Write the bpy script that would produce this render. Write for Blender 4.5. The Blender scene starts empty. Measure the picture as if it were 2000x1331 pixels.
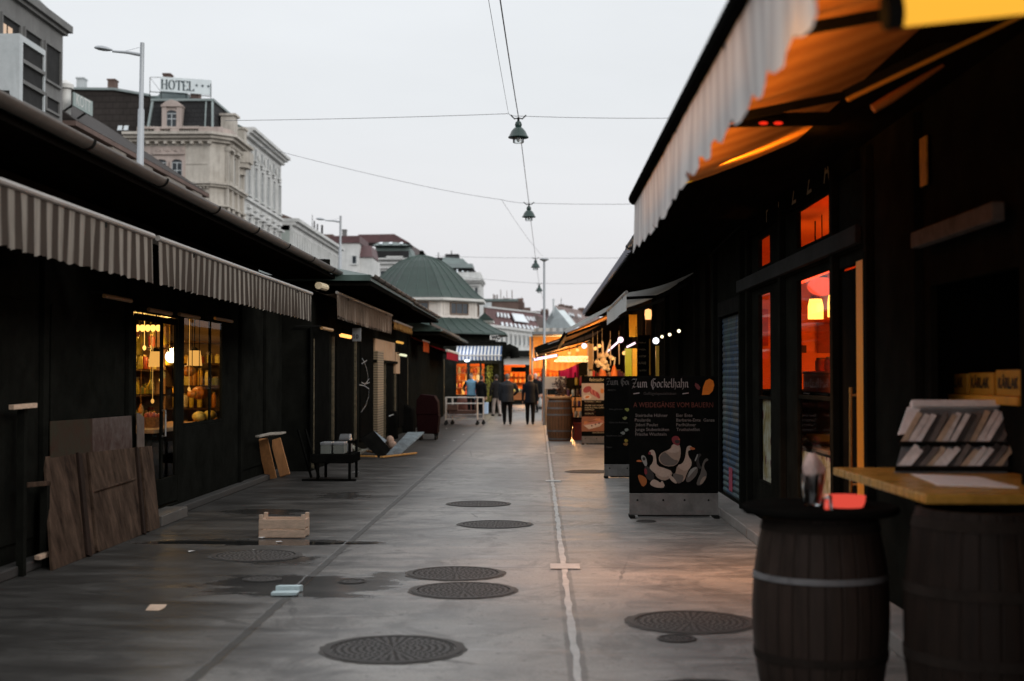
import bpy, bmesh, math, random
from mathutils import Vector, Matrix
random.seed(7)
S = bpy.context.scene
COL = S.collection
V = Vector
PI = math.pi
# ------------------------------------------------------------------ camera
FPX = 48 / 36 * 2000          # focal length in photograph pixels
EYE = 1.65
yaw = math.atan(52 / FPX)
pitch = math.atan(69.5 / FPX)
FWD = V((-math.sin(yaw) * math.cos(pitch), math.cos(yaw) * math.cos(pitch), math.sin(pitch)))
RGT = V((math.cos(yaw), math.sin(yaw), 0))
UPV = RGT.cross(FWD)
CAM = V((0, 0, EYE))
def ray(px, py): return FWD * FPX + RGT * (px - 1000) + UPV * (665.5 - py)
def atY(px, py, y):
    r = ray(px, py); return CAM + r * (y / r.y)
def atX(px, py, x):
    r = ray(px, py); return CAM + r * (x / r.x)
def G(px, py, z=0.0):
    r = ray(px, py); return CAM + r * ((z - EYE) / r.z)
cd = bpy.data.cameras.new("camera"); cam = bpy.data.objects.new("camera", cd); COL.objects.link(cam)
cam.matrix_world = Matrix(((RGT.x, UPV.x, -FWD.x, 0), (RGT.y, UPV.y, -FWD.y, 0), (RGT.z, UPV.z, -FWD.z, EYE), (0, 0, 0, 1)))
cd.lens = 48; cd.sensor_width = 36; cd.clip_start = 0.05; cd.clip_end = 5000
cd.dof.use_dof = True; cd.dof.focus_distance = 17.0; cd.dof.aperture_fstop = 1.65
S.camera = cam
# ------------------------------------------------------------------ materials
class NT:
    def __init__(s, name):
        s.m = bpy.data.materials.new(name); s.m.use_nodes = True
        s.t = s.m.node_tree; s.t.nodes.clear()
        s.out = s.t.nodes.new("ShaderNodeOutputMaterial")
    def n(s, typ, **kw):
        nd = s.t.nodes.new(typ)
        for k, v in kw.items(): setattr(nd, k, v)
        return nd
    def set(s, sock, val):
        if hasattr(val, "is_output"): s.t.links.new(val, sock)
        elif isinstance(val, (tuple, list)) and len(val) == 3 and sock.type == 'RGBA': sock.default_value = (*val, 1)
        else: sock.default_value = val
    def math(s, op, a, b=0.0, c=None, clamp=False):
        nd = s.n("ShaderNodeMath", operation=op, use_clamp=clamp)
        s.set(nd.inputs[0], a); s.set(nd.inputs[1], b)
        if c is not None: s.set(nd.inputs[2], c)
        return nd.outputs[0]
    def mix(s, f, a, b, mode='MIX'):
        nd = s.n("ShaderNodeMix", data_type='RGBA', blend_type=mode)
        s.set(nd.inputs[0], f); s.set(nd.inputs[6], a); s.set(nd.inputs[7], b)
        return nd.outputs[2]
    def coord(s, kind="Object", scale=(1, 1, 1), loc=(0, 0, 0), rot=(0, 0, 0)):
        tc = s.n("ShaderNodeTexCoord"); mp = s.n("ShaderNodeMapping")
        s.t.links.new(tc.outputs[kind], mp.inputs[0])
        mp.inputs["Scale"].default_value = scale; mp.inputs["Location"].default_value = loc; mp.inputs["Rotation"].default_value = rot
        return mp.outputs[0]
    def xyz(s, vec):
        nd = s.n("ShaderNodeSeparateXYZ"); s.t.links.new(vec, nd.inputs[0]); return nd.outputs
    def noise(s, vec, scale=5, detail=6, rough=.6, dist=0):
        nd = s.n("ShaderNodeTexNoise"); s.t.links.new(vec, nd.inputs["Vector"])
        nd.inputs["Scale"].default_value = scale; nd.inputs["Detail"].default_value = detail
        nd.inputs["Roughness"].default_value = rough; nd.inputs["Distortion"].default_value = dist
        return nd.outputs[0]
    def ramp(s, f, stops):
        nd = s.n("ShaderNodeValToRGB"); s.set(nd.inputs[0], f)
        e = nd.color_ramp.elements
        while len(e) < len(stops): e.new(.5)
        for el, (p, c) in zip(e, stops):
            el.position = p; el.color = (c, c, c, 1) if isinstance(c, (int, float)) else (*c, 1)
        return nd.outputs[0]
    def mr(s, v, a, b, c=0.0, d=1.0, smooth=False):
        nd = s.n("ShaderNodeMapRange", interpolation_type='SMOOTHSTEP' if smooth else 'LINEAR')
        s.set(nd.inputs[0], v)
        for i, q in enumerate((a, b, c, d)): nd.inputs[i + 1].default_value = q
        return nd.outputs[0]
    def bsdf(s, col, rough=.7, metal=0.0, bump=None, bstr=.3, bdist=.02, spec=.5, extra=None):
        p = s.n("ShaderNodeBsdfPrincipled")
        s.set(p.inputs["Base Color"], col); s.set(p.inputs["Roughness"], rough); s.set(p.inputs["Metallic"], metal)
        p.inputs["Specular IOR Level"].default_value = spec
        if bump is not None:
            b = s.n("ShaderNodeBump"); b.inputs["Strength"].default_value = bstr; b.inputs["Distance"].default_value = bdist
            s.set(b.inputs["Height"], bump); s.t.links.new(b.outputs[0], p.inputs["Normal"])
        s.t.links.new(p.outputs[0], s.out.inputs[0])
        return p
def lin(*c):   # sRGB 0-255 -> linear
    r = tuple(((x / 255 + .055) / 1.055) ** 2.4 if x > 10 else x / 255 / 12.92 for x in c)
    return r
def MAT(name, col, rough=.7, var=.25, scale=4, bump=.15, metal=0.0, col2=None, stretch=(1, 1, 1), spec=.4, fine=40):
    n = NT(name)
    co = n.coord("Object", stretch)
    a = n.noise(co, scale, 8, .65, .3)
    f = n.mr(a, .3, .7)
    c1 = tuple(x * (1 - var) for x in col); c2 = col2 or tuple(min(1, x * (1 + var)) for x in col)
    base = n.mix(f, c1, c2)
    b = n.noise(co, fine, 4, .6)
    base = n.mix(n.mr(b, .35, .65, 0, .25), base, tuple(x * .6 for x in col))
    n.bsdf(base, n.mr(a, .3, .7, max(.05, rough - .12), min(1, rough + .1)), metal, b if bump else None, bump, .01, spec)
    return n.m
def EMIT(name, col, st):
    n = NT(name); e = n.n("ShaderNodeEmission"); n.set(e.inputs[0], col); e.inputs[1].default_value = st
    n.t.links.new(e.outputs[0], n.out.inputs[0]); return n.m
def GLASS(name, tint=(.9, .95, .95), refl=.6):
    n = NT(name); tr = n.n("ShaderNodeBsdfTransparent"); n.set(tr.inputs[0], tint)
    gl = n.n("ShaderNodeBsdfGlossy"); gl.inputs["Roughness"].default_value = .02
    lw = n.n("ShaderNodeFresnel"); lw.inputs[0].default_value = 1.45
    mx = n.n("ShaderNodeMixShader"); n.set(mx.inputs[0], n.math('MULTIPLY', lw.outputs[0], refl))
    n.t.links.new(tr.outputs[0], mx.inputs[1]); n.t.links.new(gl.outputs[0], mx.inputs[2])
    n.t.links.new(mx.outputs[0], n.out.inputs[0]); return n.m
def CLOTH(name, colA, colB=None, period=.23, duty=.5, trans=.35, axis=1, dirt=.5, soft=.12):
    """woven awning cloth: optional stripes along an axis, dirty streaks, some light passing through"""
    n = NT(name); co = n.coord("Object"); s = n.xyz(co)
    wob = n.math('MULTIPLY', n.math('SUBTRACT', n.noise(co, 3, 3), .5), .03)
    if colB:
        ph = n.math('FRACT', n.math('DIVIDE', n.math('ADD', s[axis], wob), period))
        tri = n.math('ABSOLUTE', n.math('SUBTRACT', ph, .5))
        f = n.mr(tri, .5 * (1 - duty) - soft * .5, .5 * (1 - duty) + soft * .5)
        base = n.mix(f, colA, colB)
    else: base = colA
    st = n.noise(n.coord("Object", (9, 9, .8)), 2.2, 6, .7)
    base = n.mix(n.mr(st, .42, .72, 0, dirt), base, (.05, .04, .032))
    bl = n.noise(co, 1.3, 5, .6)
    base = n.mix(n.mr(bl, .45, .75, 0, dirt * .7), base, (.09, .075, .06))
    d = n.n("ShaderNodeBsdfDiffuse"); t = n.n("ShaderNodeBsdfTranslucent")
    n.set(d.inputs[0], base); n.set(t.inputs[0], base)
    mx = n.n("ShaderNodeMixShader"); mx.inputs[0].default_value = trans
    n.t.links.new(d.outputs[0], mx.inputs[1]); n.t.links.new(t.outputs[0], mx.inputs[2])
    n.t.links.new(mx.outputs[0], n.out.inputs[0]); return n.m
# ------------------------------------------------------------------ mesh builder
class MB:
    def __init__(s): s.v = []; s.f = []; s.mi = []; s.k = 0
    def face(s, idx): s.f.append(idx); s.mi.append(s.k)
    def poly(s, pts):
        b = len(s.v); s.v += [V(p) for p in pts]; s.face(list(range(b, b + len(pts)))); return s
    def box(s, x0, x1, y0, y1, z0, z1):
        return s.obox(V(((x0 + x1) / 2, (y0 + y1) / 2, (z0 + z1) / 2)), V(((x1 - x0) / 2, 0, 0)), V((0, (y1 - y0) / 2, 0)), V((0, 0, (z1 - z0) / 2)))
    def obox(s, c, ux, uy, uz):
        c, ux, uy, uz = V(c), V(ux), V(uy), V(uz); b = len(s.v)
        for i in (-1, 1):
            for j in (-1, 1):
                for k in (-1, 1): s.v.append(c + ux * i + uy * j + uz * k)
        for q in ((0, 1, 3, 2), (4, 6, 7, 5), (0, 4, 5, 1), (2, 3, 7, 6), (0, 2, 6, 4), (1, 5, 7, 3)): s.face([b + x for x in q])
        return s
    def bar(s, a, b, w, h, up=(0, 0, 1)):
        a, b = V(a), V(b); d = (b - a); up = V(up)
        sx = d.cross(up)
        if sx.length < 1e-6: sx = d.cross(V((1, 0, 0)))
        sx.normalize(); uz = sx.cross(d).normalized()
        return s.obox((a + b) / 2, d / 2, sx * w / 2, uz * h / 2)
    def rings(s, rings, cap=True, closed=True):
        n = len(rings[0]); b = len(s.v)
        for r in rings: s.v += [V(p) for p in r]
        for i in range(len(rings) - 1):
            for j in range(n if closed else n - 1):
                j2 = (j + 1) % n
                s.face([b + i * n + j, b + i * n + j2, b + (i + 1) * n + j2, b + (i + 1) * n + j])
        if cap and closed:
            s.face([b + j for j in range(n)][::-1]); s.face([b + (len(rings) - 1) * n + j for j in range(n)])
        return s
    def tube(s, pts, r, n=8):
        pts = [V(p) for p in pts]; rs = r if isinstance(r, (list, tuple)) else [r] * len(pts)
        rg = []; side = None
        for i, p in enumerate(pts):
            d = (pts[min(i + 1, len(pts) - 1)] - pts[max(i - 1, 0)]).normalized()
            if side is None:
                side = d.cross(V((0, 0, 1)))
                if side.length < .05: side = d.cross(V((0, 1, 0)))
            side = (side - d * side.dot(d)).normalized(); u = d.cross(side)
            rg.append([p + (side * math.cos(2 * PI * k / n) + u * math.sin(2 * PI * k / n)) * rs[i] for k in range(n)])
        return s.rings(rg)
    def lathe(s, prof, c=(0, 0, 0), n=24, phase=0.0, cap=True, sx=1, sy=1):
        c = V(c)
        return s.rings([[c + V((r * sx * math.cos(2 * PI * k / n + phase), r * sy * math.sin(2 * PI * k / n + phase), z)) for k in range(n)] for r, z in prof], cap)
    def ell(s, c, r, n=12, m=8, rot=None):
        c = V(c); rx, ry, rz = r if isinstance(r, (tuple, list)) else (r, r, r)
        rg = []
        for i in range(m + 1):
            t = PI * i / m; t = max(.02, min(PI - .02, t))
            ring = [V((rx * math.sin(t) * math.cos(2 * PI * k / n), ry * math.sin(t) * math.sin(2 * PI * k / n), -rz * math.cos(t))) for k in range(n)]
            if rot is not None: ring = [rot @ p for p in ring]
            rg.append([c + p for p in ring])
        return s.rings(rg)
    def prism(s, pts, off):
        """closed solid: polygon pts swept by vector off"""
        pts = [V(p) for p in pts]; off = V(off); b = len(s.v); n = len(pts)
        s.v += pts + [p + off for p in pts]
        s.face([b + i for i in range(n)][::-1]); s.face([b + n + i for i in range(n)])
        for i in range(n): s.face([b + i, b + (i + 1) % n, b + n + (i + 1) % n, b + n + i])
        return s
    def grid(s, fn, nu, nv):
        b = len(s.v)
        for i in range(nu + 1):
            for j in range(nv + 1): s.v.append(V(fn(i / nu, j / nv)))
        for i in range(nu):
            for j in range(nv):
                q = b + i * (nv + 1) + j
                s.face([q, q + nv + 1, q + nv + 2, q + 1])
        return s
    def build(s, name, mats, parent=None, smooth=False, bevel=0, solid=0, recalc=True):
        off = V((0, 0, 0)); p = parent
        while p is not None: off += p.location; p = p.parent
        me = bpy.data.meshes.new(name)
        me.from_pydata([v - off for v in s.v], [], s.f)
        for m in (mats if isinstance(mats, (list, tuple)) else [mats]): me.materials.append(m)
        for p_, k in zip(me.polygons, s.mi): p_.material_index = k; p_.use_smooth = smooth
        if recalc:
            bm = bmesh.new(); bm.from_mesh(me); bmesh.ops.recalc_face_normals(bm, faces=bm.faces); bm.to_mesh(me); bm.free()
        me.update()
        o = bpy.data.objects.new(name, me); COL.objects.link(o)
        if parent is not None: o.parent = parent
        if solid:
            md = o.modifiers.new("solid", 'SOLIDIFY'); md.thickness = solid
        if bevel:
            md = o.modifiers.new("bevel", 'BEVEL'); md.width = bevel; md.segments = 2; md.limit_method = 'ANGLE'; md.angle_limit = .7
        if smooth and hasattr(me, "set_sharp_from_angle"): me.set_sharp_from_angle(angle=.8)
        return o
def tag(o, label=None, cat=None, group=None, kind=None):
    if label: o["label"] = label
    if cat: o["category"] = cat
    if group: o["group"] = group
    if kind: o["kind"] = kind
    return o
def thing(name, label, cat, loc=(0, 0, 0), group=None):
    o = bpy.data.objects.new(name, None); o.empty_display_size = .1; COL.objects.link(o); o.location = V(loc)
    return tag(o, label, cat, group)
def one(mb, name, mats, label, cat, base=None, group=None, **kw):
    """a thing that is a single mesh; origin moved to its base"""
    if base is None:
        xs = [v.x for v in mb.v]; ys = [v.y for v in mb.v]
        base = V(((min(xs) + max(xs)) / 2, (min(ys) + max(ys)) / 2, min(v.z for v in mb.v)))
    base = V(base); mb.v = [v - base for v in mb.v]
    o = mb.build(name, mats, None, **kw); o.location = base
    return tag(o, label, cat, group)
def kids(o): return [c for c in COL.objects if c.parent == o]
def dup(o, loc=None, rotz=None, label=None, parent=None, scale=None):
    c = o.copy(); COL.objects.link(c)
    if parent is not None: c.parent = parent
    for ch in kids(o): dup(ch, parent=c)
    if loc is not None: c.location = V(loc)
    if rotz is not None: c.rotation_euler = (0, 0, rotz)
    if scale is not None: c.scale = (scale,) * 3
    if label: c["label"] = label
    return c
def wall_x(mb, x0, x1, y0, y1, z0, z1, ops):
    """wall in an x = const plane with rectangular openings (y0,y1,z0,z1)"""
    ys = sorted({y0, y1, *[o[0] for o in ops], *[o[1] for o in ops]}); ys = [y for y in ys if y0 <= y <= y1]
    for a, b in zip(ys, ys[1:]):
        if b - a < 1e-4: continue
        m = (a + b) / 2; cut = sorted([(o[2], o[3]) for o in ops if o[0] < m < o[1]]); z = z0
        for c, d in cut:
            if c > z + 1e-4: mb.box(x0, x1, a, b, z, c)
            z = max(z, d)
        if z < z1 - 1e-4: mb.box(x0, x1, a, b, z, z1)
    return mb
class Face:
    """facade frame: origin o, unit u along, v up, n outwards"""
    def __init__(s, o, u, n): s.o = V(o); s.u = V(u).normalized(); s.n = V(n).normalized(); s.w = V((0, 0, 1))
    def p(s, u, v, d=0): return s.o + s.u * u + s.w * v + s.n * d
    def box(s, mb, u0, u1, v0, v1, d0, d1):
        return mb.obox(s.p((u0 + u1) / 2, (v0 + v1) / 2, (d0 + d1) / 2), s.u * (u1 - u0) / 2, s.w * (v1 - v0) / 2, s.n * (d1 - d0) / 2)
# lettering -----------------------------------------------------------------
def text_pts(txt, size=1.0, bold=0.0, space=1.0):
    cu = bpy.data.curves.new("txt", 'FONT'); cu.body = txt; cu.size = size; cu.offset = bold; cu.space_character = space; cu.resolution_u = 2
    ob = bpy.data.objects.new("txt", cu); COL.objects.link(ob)
    dg = bpy.context.evaluated_depsgraph_get(); me = ob.evaluated_get(dg).to_mesh()
    vs = [V(v.co) for v in me.vertices]; fs = [list(p.vertices) for p in me.polygons]
    ob.evaluated_get(dg).to_mesh_clear(); bpy.data.objects.remove(ob); bpy.data.curves.remove(cu)
    return vs, fs
def add_text(mb, txt, org, u, w, size=None, width=None, bold=0.0, off=V((0, 0, 0)), sy=1.0):
    """flat letters starting at org along u, up w"""
    vs, fs = text_pts(txt, 1.0, bold)
    if not vs: return 0
    x0 = min(v.x for v in vs); x1 = max(v.x for v in vs)
    k = size if size else width / (x1 - x0); ky = (size or k) * sy
    u, w, org = V(u).normalized(), V(w).normalized(), V(org)
    b = len(mb.v); mb.v += [org + u * ((v.x - x0) * k) + w * (v.y * ky) + off for v in vs]
    for f in fs: mb.face([b + i for i in f])
    return (x1 - x0) * k
BL = {'Z': (4.2, [[(0, 5.3), (1, 6.2), (2.2, 5.9), (3.6, 6.2), (1.2, .9), (.2, -.8)], [(.7, .7), (2, .1), (3.6, .8)], [(.9, 3.1), (2.9, 3.1)]]),
 'u': (3, [[(.3, 4), (.3, .8), (1, 0), (2, .8)], [(2, 4), (2, .5), (2.6, 0)]]),
 'm': (4.5, [[(.1, 3.5), (.6, 4), (.6, 0)], [(.6, 3.4), (1.5, 4), (2, 3.4), (2, 0)], [(2, 3.4), (2.9, 4), (3.4, 3.4), (3.4, .5), (4, 0)]]),
 'G': (4.4, [[(3.2, 5.8), (2, 6.4), (.6, 5), (.4, 2), (1.4, 0), (2.8, .2), (3.4, 1.2), (3.4, 3.2), (2.2, 3.5)], [(1.7, 5.6), (1.7, .8)], [(3.2, 5.8), (3.7, 6.6)], [(1.4, 0), (1.8, -1.4)]]),
 'o': (2.7, [[(1, 4), (.2, 3.2), (.2, .8), (1, 0), (2, .8), (2, 3.2), (1, 4)]]),
 'c': (2.5, [[(2, 3.6), (1, 4), (.2, 3.2), (.2, .8), (1, 0), (2, .6)]]),
 'k': (2.7, [[(.4, 6.5), (.4, 0)], [(.4, 3.4), (1.4, 4), (2, 3.4), (1.2, 2.2), (.5, 2.2)], [(1.2, 2.2), (2.2, 0)]]),
 'e': (2.5, [[(.3, 2), (2, 2.8), (1.9, 3.5), (1, 4), (.2, 3.2), (.2, .8), (1, 0), (2, .6)]]),
 'l': (1.6, [[(.4, 6.5), (.4, .5), (1.1, 0)]]),
 'h': (2.7, [[(.4, 6.5), (.4, 0)], [(.4, 3.4), (1.5, 4), (2, 3.2), (2, .4), (1.3, -1.4)]]),
 'a': (2.9, [[(.4, 3.6), (1.2, 4), (2, 3.4), (2, .5), (2.6, 0)], [(2, 2.4), (.8, 2), (.3, 1), (.9, 0), (2, .8)]]),
 'n': (3, [[(.1, 3.5), (.6, 4), (.6, 0)], [(.6, 3.4), (1.6, 4), (2.1, 3.4), (2.1, .5), (2.7, 0)]]), ' ': (2.2, [])}
def nib_text(mb, txt, glyphs, org, u, w, unit, ang=40, nib=.8, thin=.18, off=V((0, 0, 0))):
    u, w, org = V(u).normalized(), V(w).normalized(), V(org); x = 0
    nv = (u * math.cos(math.radians(ang)) + w * math.sin(math.radians(ang))) * nib * unit / 2
    tv = (w * math.cos(math.radians(ang)) - u * math.sin(math.radians(ang))) * thin * unit / 2
    for ch in txt:
        adv, strokes = glyphs[ch]
        for st in strokes:
            P = [org + u * ((a + x) * unit) + w * (b * unit) + off for a, b in st]
            for p, q in zip(P, P[1:]):
                mb.poly([p + nv, q + nv, q - nv, p - nv]); mb.poly([p + tv, q + tv, q - tv, p - tv])
        x += adv
    return x * unit
SER = {'H': (4.6, [[(.7, 0), (.7, 6)], [(3.5, 0), (3.5, 6)], [(.7, 3), (3.5, 3)], [(0, .1), (1.4, .1)], [(0, 5.9), (1.4, 5.9)], [(2.8, .1), (4.2, .1)], [(2.8, 5.9), (4.2, 5.9)]]),
 'O': (4.6, [[(2.1 + 1.7 * math.sin(a * PI / 8), 3 + 3 * math.cos(a * PI / 8)) for a in range(17)]]),
 'T': (4.2, [[(2, 0), (2, 6)], [(.2, 5.9), (3.8, 5.9)], [(.2, 5.9), (.2, 4.8)], [(3.8, 5.9), (3.8, 4.8)], [(1.3, .1), (2.7, .1)]]),
 'E': (3.9, [[(.7, 0), (.7, 6)], [(0, .1), (3.2, .1)], [(0, 5.9), (3.2, 5.9)], [(.7, 3), (2.5, 3)], [(3.2, .1), (3.2, 1.2)], [(3.2, 5.9), (3.2, 4.9)]]),
 'L': (3.8, [[(.7, 0), (.7, 6)], [(0, .1), (3.2, .1)], [(0, 5.9), (1.4, 5.9)], [(3.2, .1), (3.2, 1.3)]])}
# ------------------------------------------------------------------ sky and sun
SUN_EL, SUN_AZ = math.radians(19), math.radians(135)
W = bpy.data.worlds.new("World"); S.world = W; W.use_nodes = True
wt = W.node_tree; wt.nodes.clear()
class WN(NT):
    def __init__(s): s.t = wt
wn = WN(); wn.out = wn.n("ShaderNodeOutputWorld")
sky = wn.n("ShaderNodeTexSky", sky_type='NISHITA', sun_disc=False, sun_elevation=SUN_EL, sun_rotation=SUN_AZ, air_density=1.0, dust_density=4.0)
gen = wn.coord("Generated"); gz = wn.xyz(gen)[2]
cl = wn.noise(wn.coord("Generated", (1.4, 1.4, 5)), 2.2, 5, .55)
cloud = wn.ramp(gz, [(0, (.80, .79, .815)), (.055, (.80, .79, .81)), (.12, (.815, .82, .84)), (.20, (.815, .84, .865)), (.30, (.84, .87, .90)), (.5, (1.22, 1.25, 1.29)), (1.0, (1.65, 1.68, 1.72))])
cloud = wn.mix(1.0, cloud, wn.ramp(cl, [(.3, 1.01), (.7, 1.075)]), 'MULTIPLY')
skyd = wn.mix(1.0, sky.outputs[0], (.08, .08, .08), 'MULTIPLY')
col = wn.mix(.94, skyd, cloud)
bg = wn.n("ShaderNodeBackground"); wn.set(bg.inputs[0], col); bg.inputs[1].default_value = 1.0
wt.links.new(bg.outputs[0], wn.out.inputs[0])
sd = bpy.data.lights.new("sun", 'SUN'); sd.energy = 1.2; sd.angle = math.radians(25); sd.color = (1, .96, .9)
so = bpy.data.objects.new("sun", sd); COL.objects.link(so)
so.rotation_euler = (PI / 2 - SUN_EL, 0, PI - SUN_AZ)
so.location = (0, 0, 60)
S.view_settings.view_transform = 'Standard'; S.view_settings.look = 'None'
S.view_settings.exposure = 0; S.view_settings.gamma = 1
S.render.engine = 'CYCLES'
S.cycles.use_denoising = True
try: S.cycles.denoiser = 'OPENIMAGEDENOISE'
except Exception: pass
S.cycles.max_bounces = 7; S.cycles.transparent_max_bounces = 12; S.cycles.caustics_reflective = False; S.cycles.caustics_refractive = False
S.cycles.sample_clamp_indirect = 4
def LAMP(name, kind, loc, energy, col, size=.1, rot=None, sizey=None, spread=None):
    d = bpy.data.lights.new(name, kind); d.energy = energy; d.color = col
    if kind == 'AREA':
        d.size = size
        if sizey: d.shape = 'RECTANGLE'; d.size_y = sizey
        if spread: d.spread = spread
    else: d.shadow_soft_size = size
    o = bpy.data.objects.new(name, d); COL.objects.link(o); o.location = V(loc)
    if rot is not None: o.rotation_euler = rot
    return o
# ------------------------------------------------------------------ shared materials
m_darkwood = MAT("dark_painted_wood", (.011, .0113, .0095), .95, .4, 3, .2, spec=0)
m_darkmetal = MAT("dark_metal", (.016, .016, .015), .8, .3, 5, .1, 0, spec=0)
m_black = MAT("black_paint", (.007, .007, .0063), .9, .3, 4, .1, spec=0)
m_soffit = MAT("soffit_boards", (.007, .006, .005), .85, .4, 2, .3, stretch=(6, .6, 6), spec=0)
m_gutter = MAT("weathered_zinc", (.105, .09, .078), .55, .35, 3, .1, .3)
m_roofgreen = MAT("green_copper", (.035, .062, .052), .55, .35, 1.2, .15, 0.0, (.07, .115, .1))
m_white = MAT("white_paint", (.62, .62, .60), .6, .12, 2, .1)
m_greymetal = MAT("grey_metal", (.30, .31, .32), .45, .2, 4, .05, .5)
m_steel = MAT("brushed_steel", (.42, .42, .42), .35, .2, 8, .05, .9)
m_glass = GLASS("window_glass", refl=.28)
m_glassdark = MAT("dark_window_glass", (.035, .045, .055), .08, .35, .8, 0, 0, spec=.7)
m_wood = MAT("raw_wood", (.36, .20, .10), .75, .35, 3, .3, 0, stretch=(3, 3, 14))
m_palewood = MAT("pale_poplar_wood", (.62, .45, .33), .75, .25, 5, .2, 0, stretch=(2, 8, 8))
m_boardwood = MAT("weathered_board", (.036, .021, .014), .95, .65, 2.4, .35, 0, (.125, .082, .058), (1, 3, 1.2), spec=.05)
m_paper = MAT("paper", (.75, .74, .72), .8, .1, 6, 0)
m_red = MAT("red_paint", (.45, .02, .03), .5, .3, 5, .05)
m_skin = MAT("skin", (.50, .29, .21), .55, .12, 10, 0)
m_orange = MAT("orange_wall_paint", (.80, .20, .035), .7, .15, 1.5, .05)
m_yellow = MAT("amber_paint", (.70, .36, .04), .6, .2, 3, .05)
m_cream = MAT("cream_goods", (.75, .62, .42), .7, .25, 9, .2)
m_rubber = MAT("black_rubber", (.015, .015, .015), .7, .2, 8, .05)
m_darkfloor = MAT("stall_floor", (.05, .045, .04), .8, .3, 3, .1)
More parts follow.
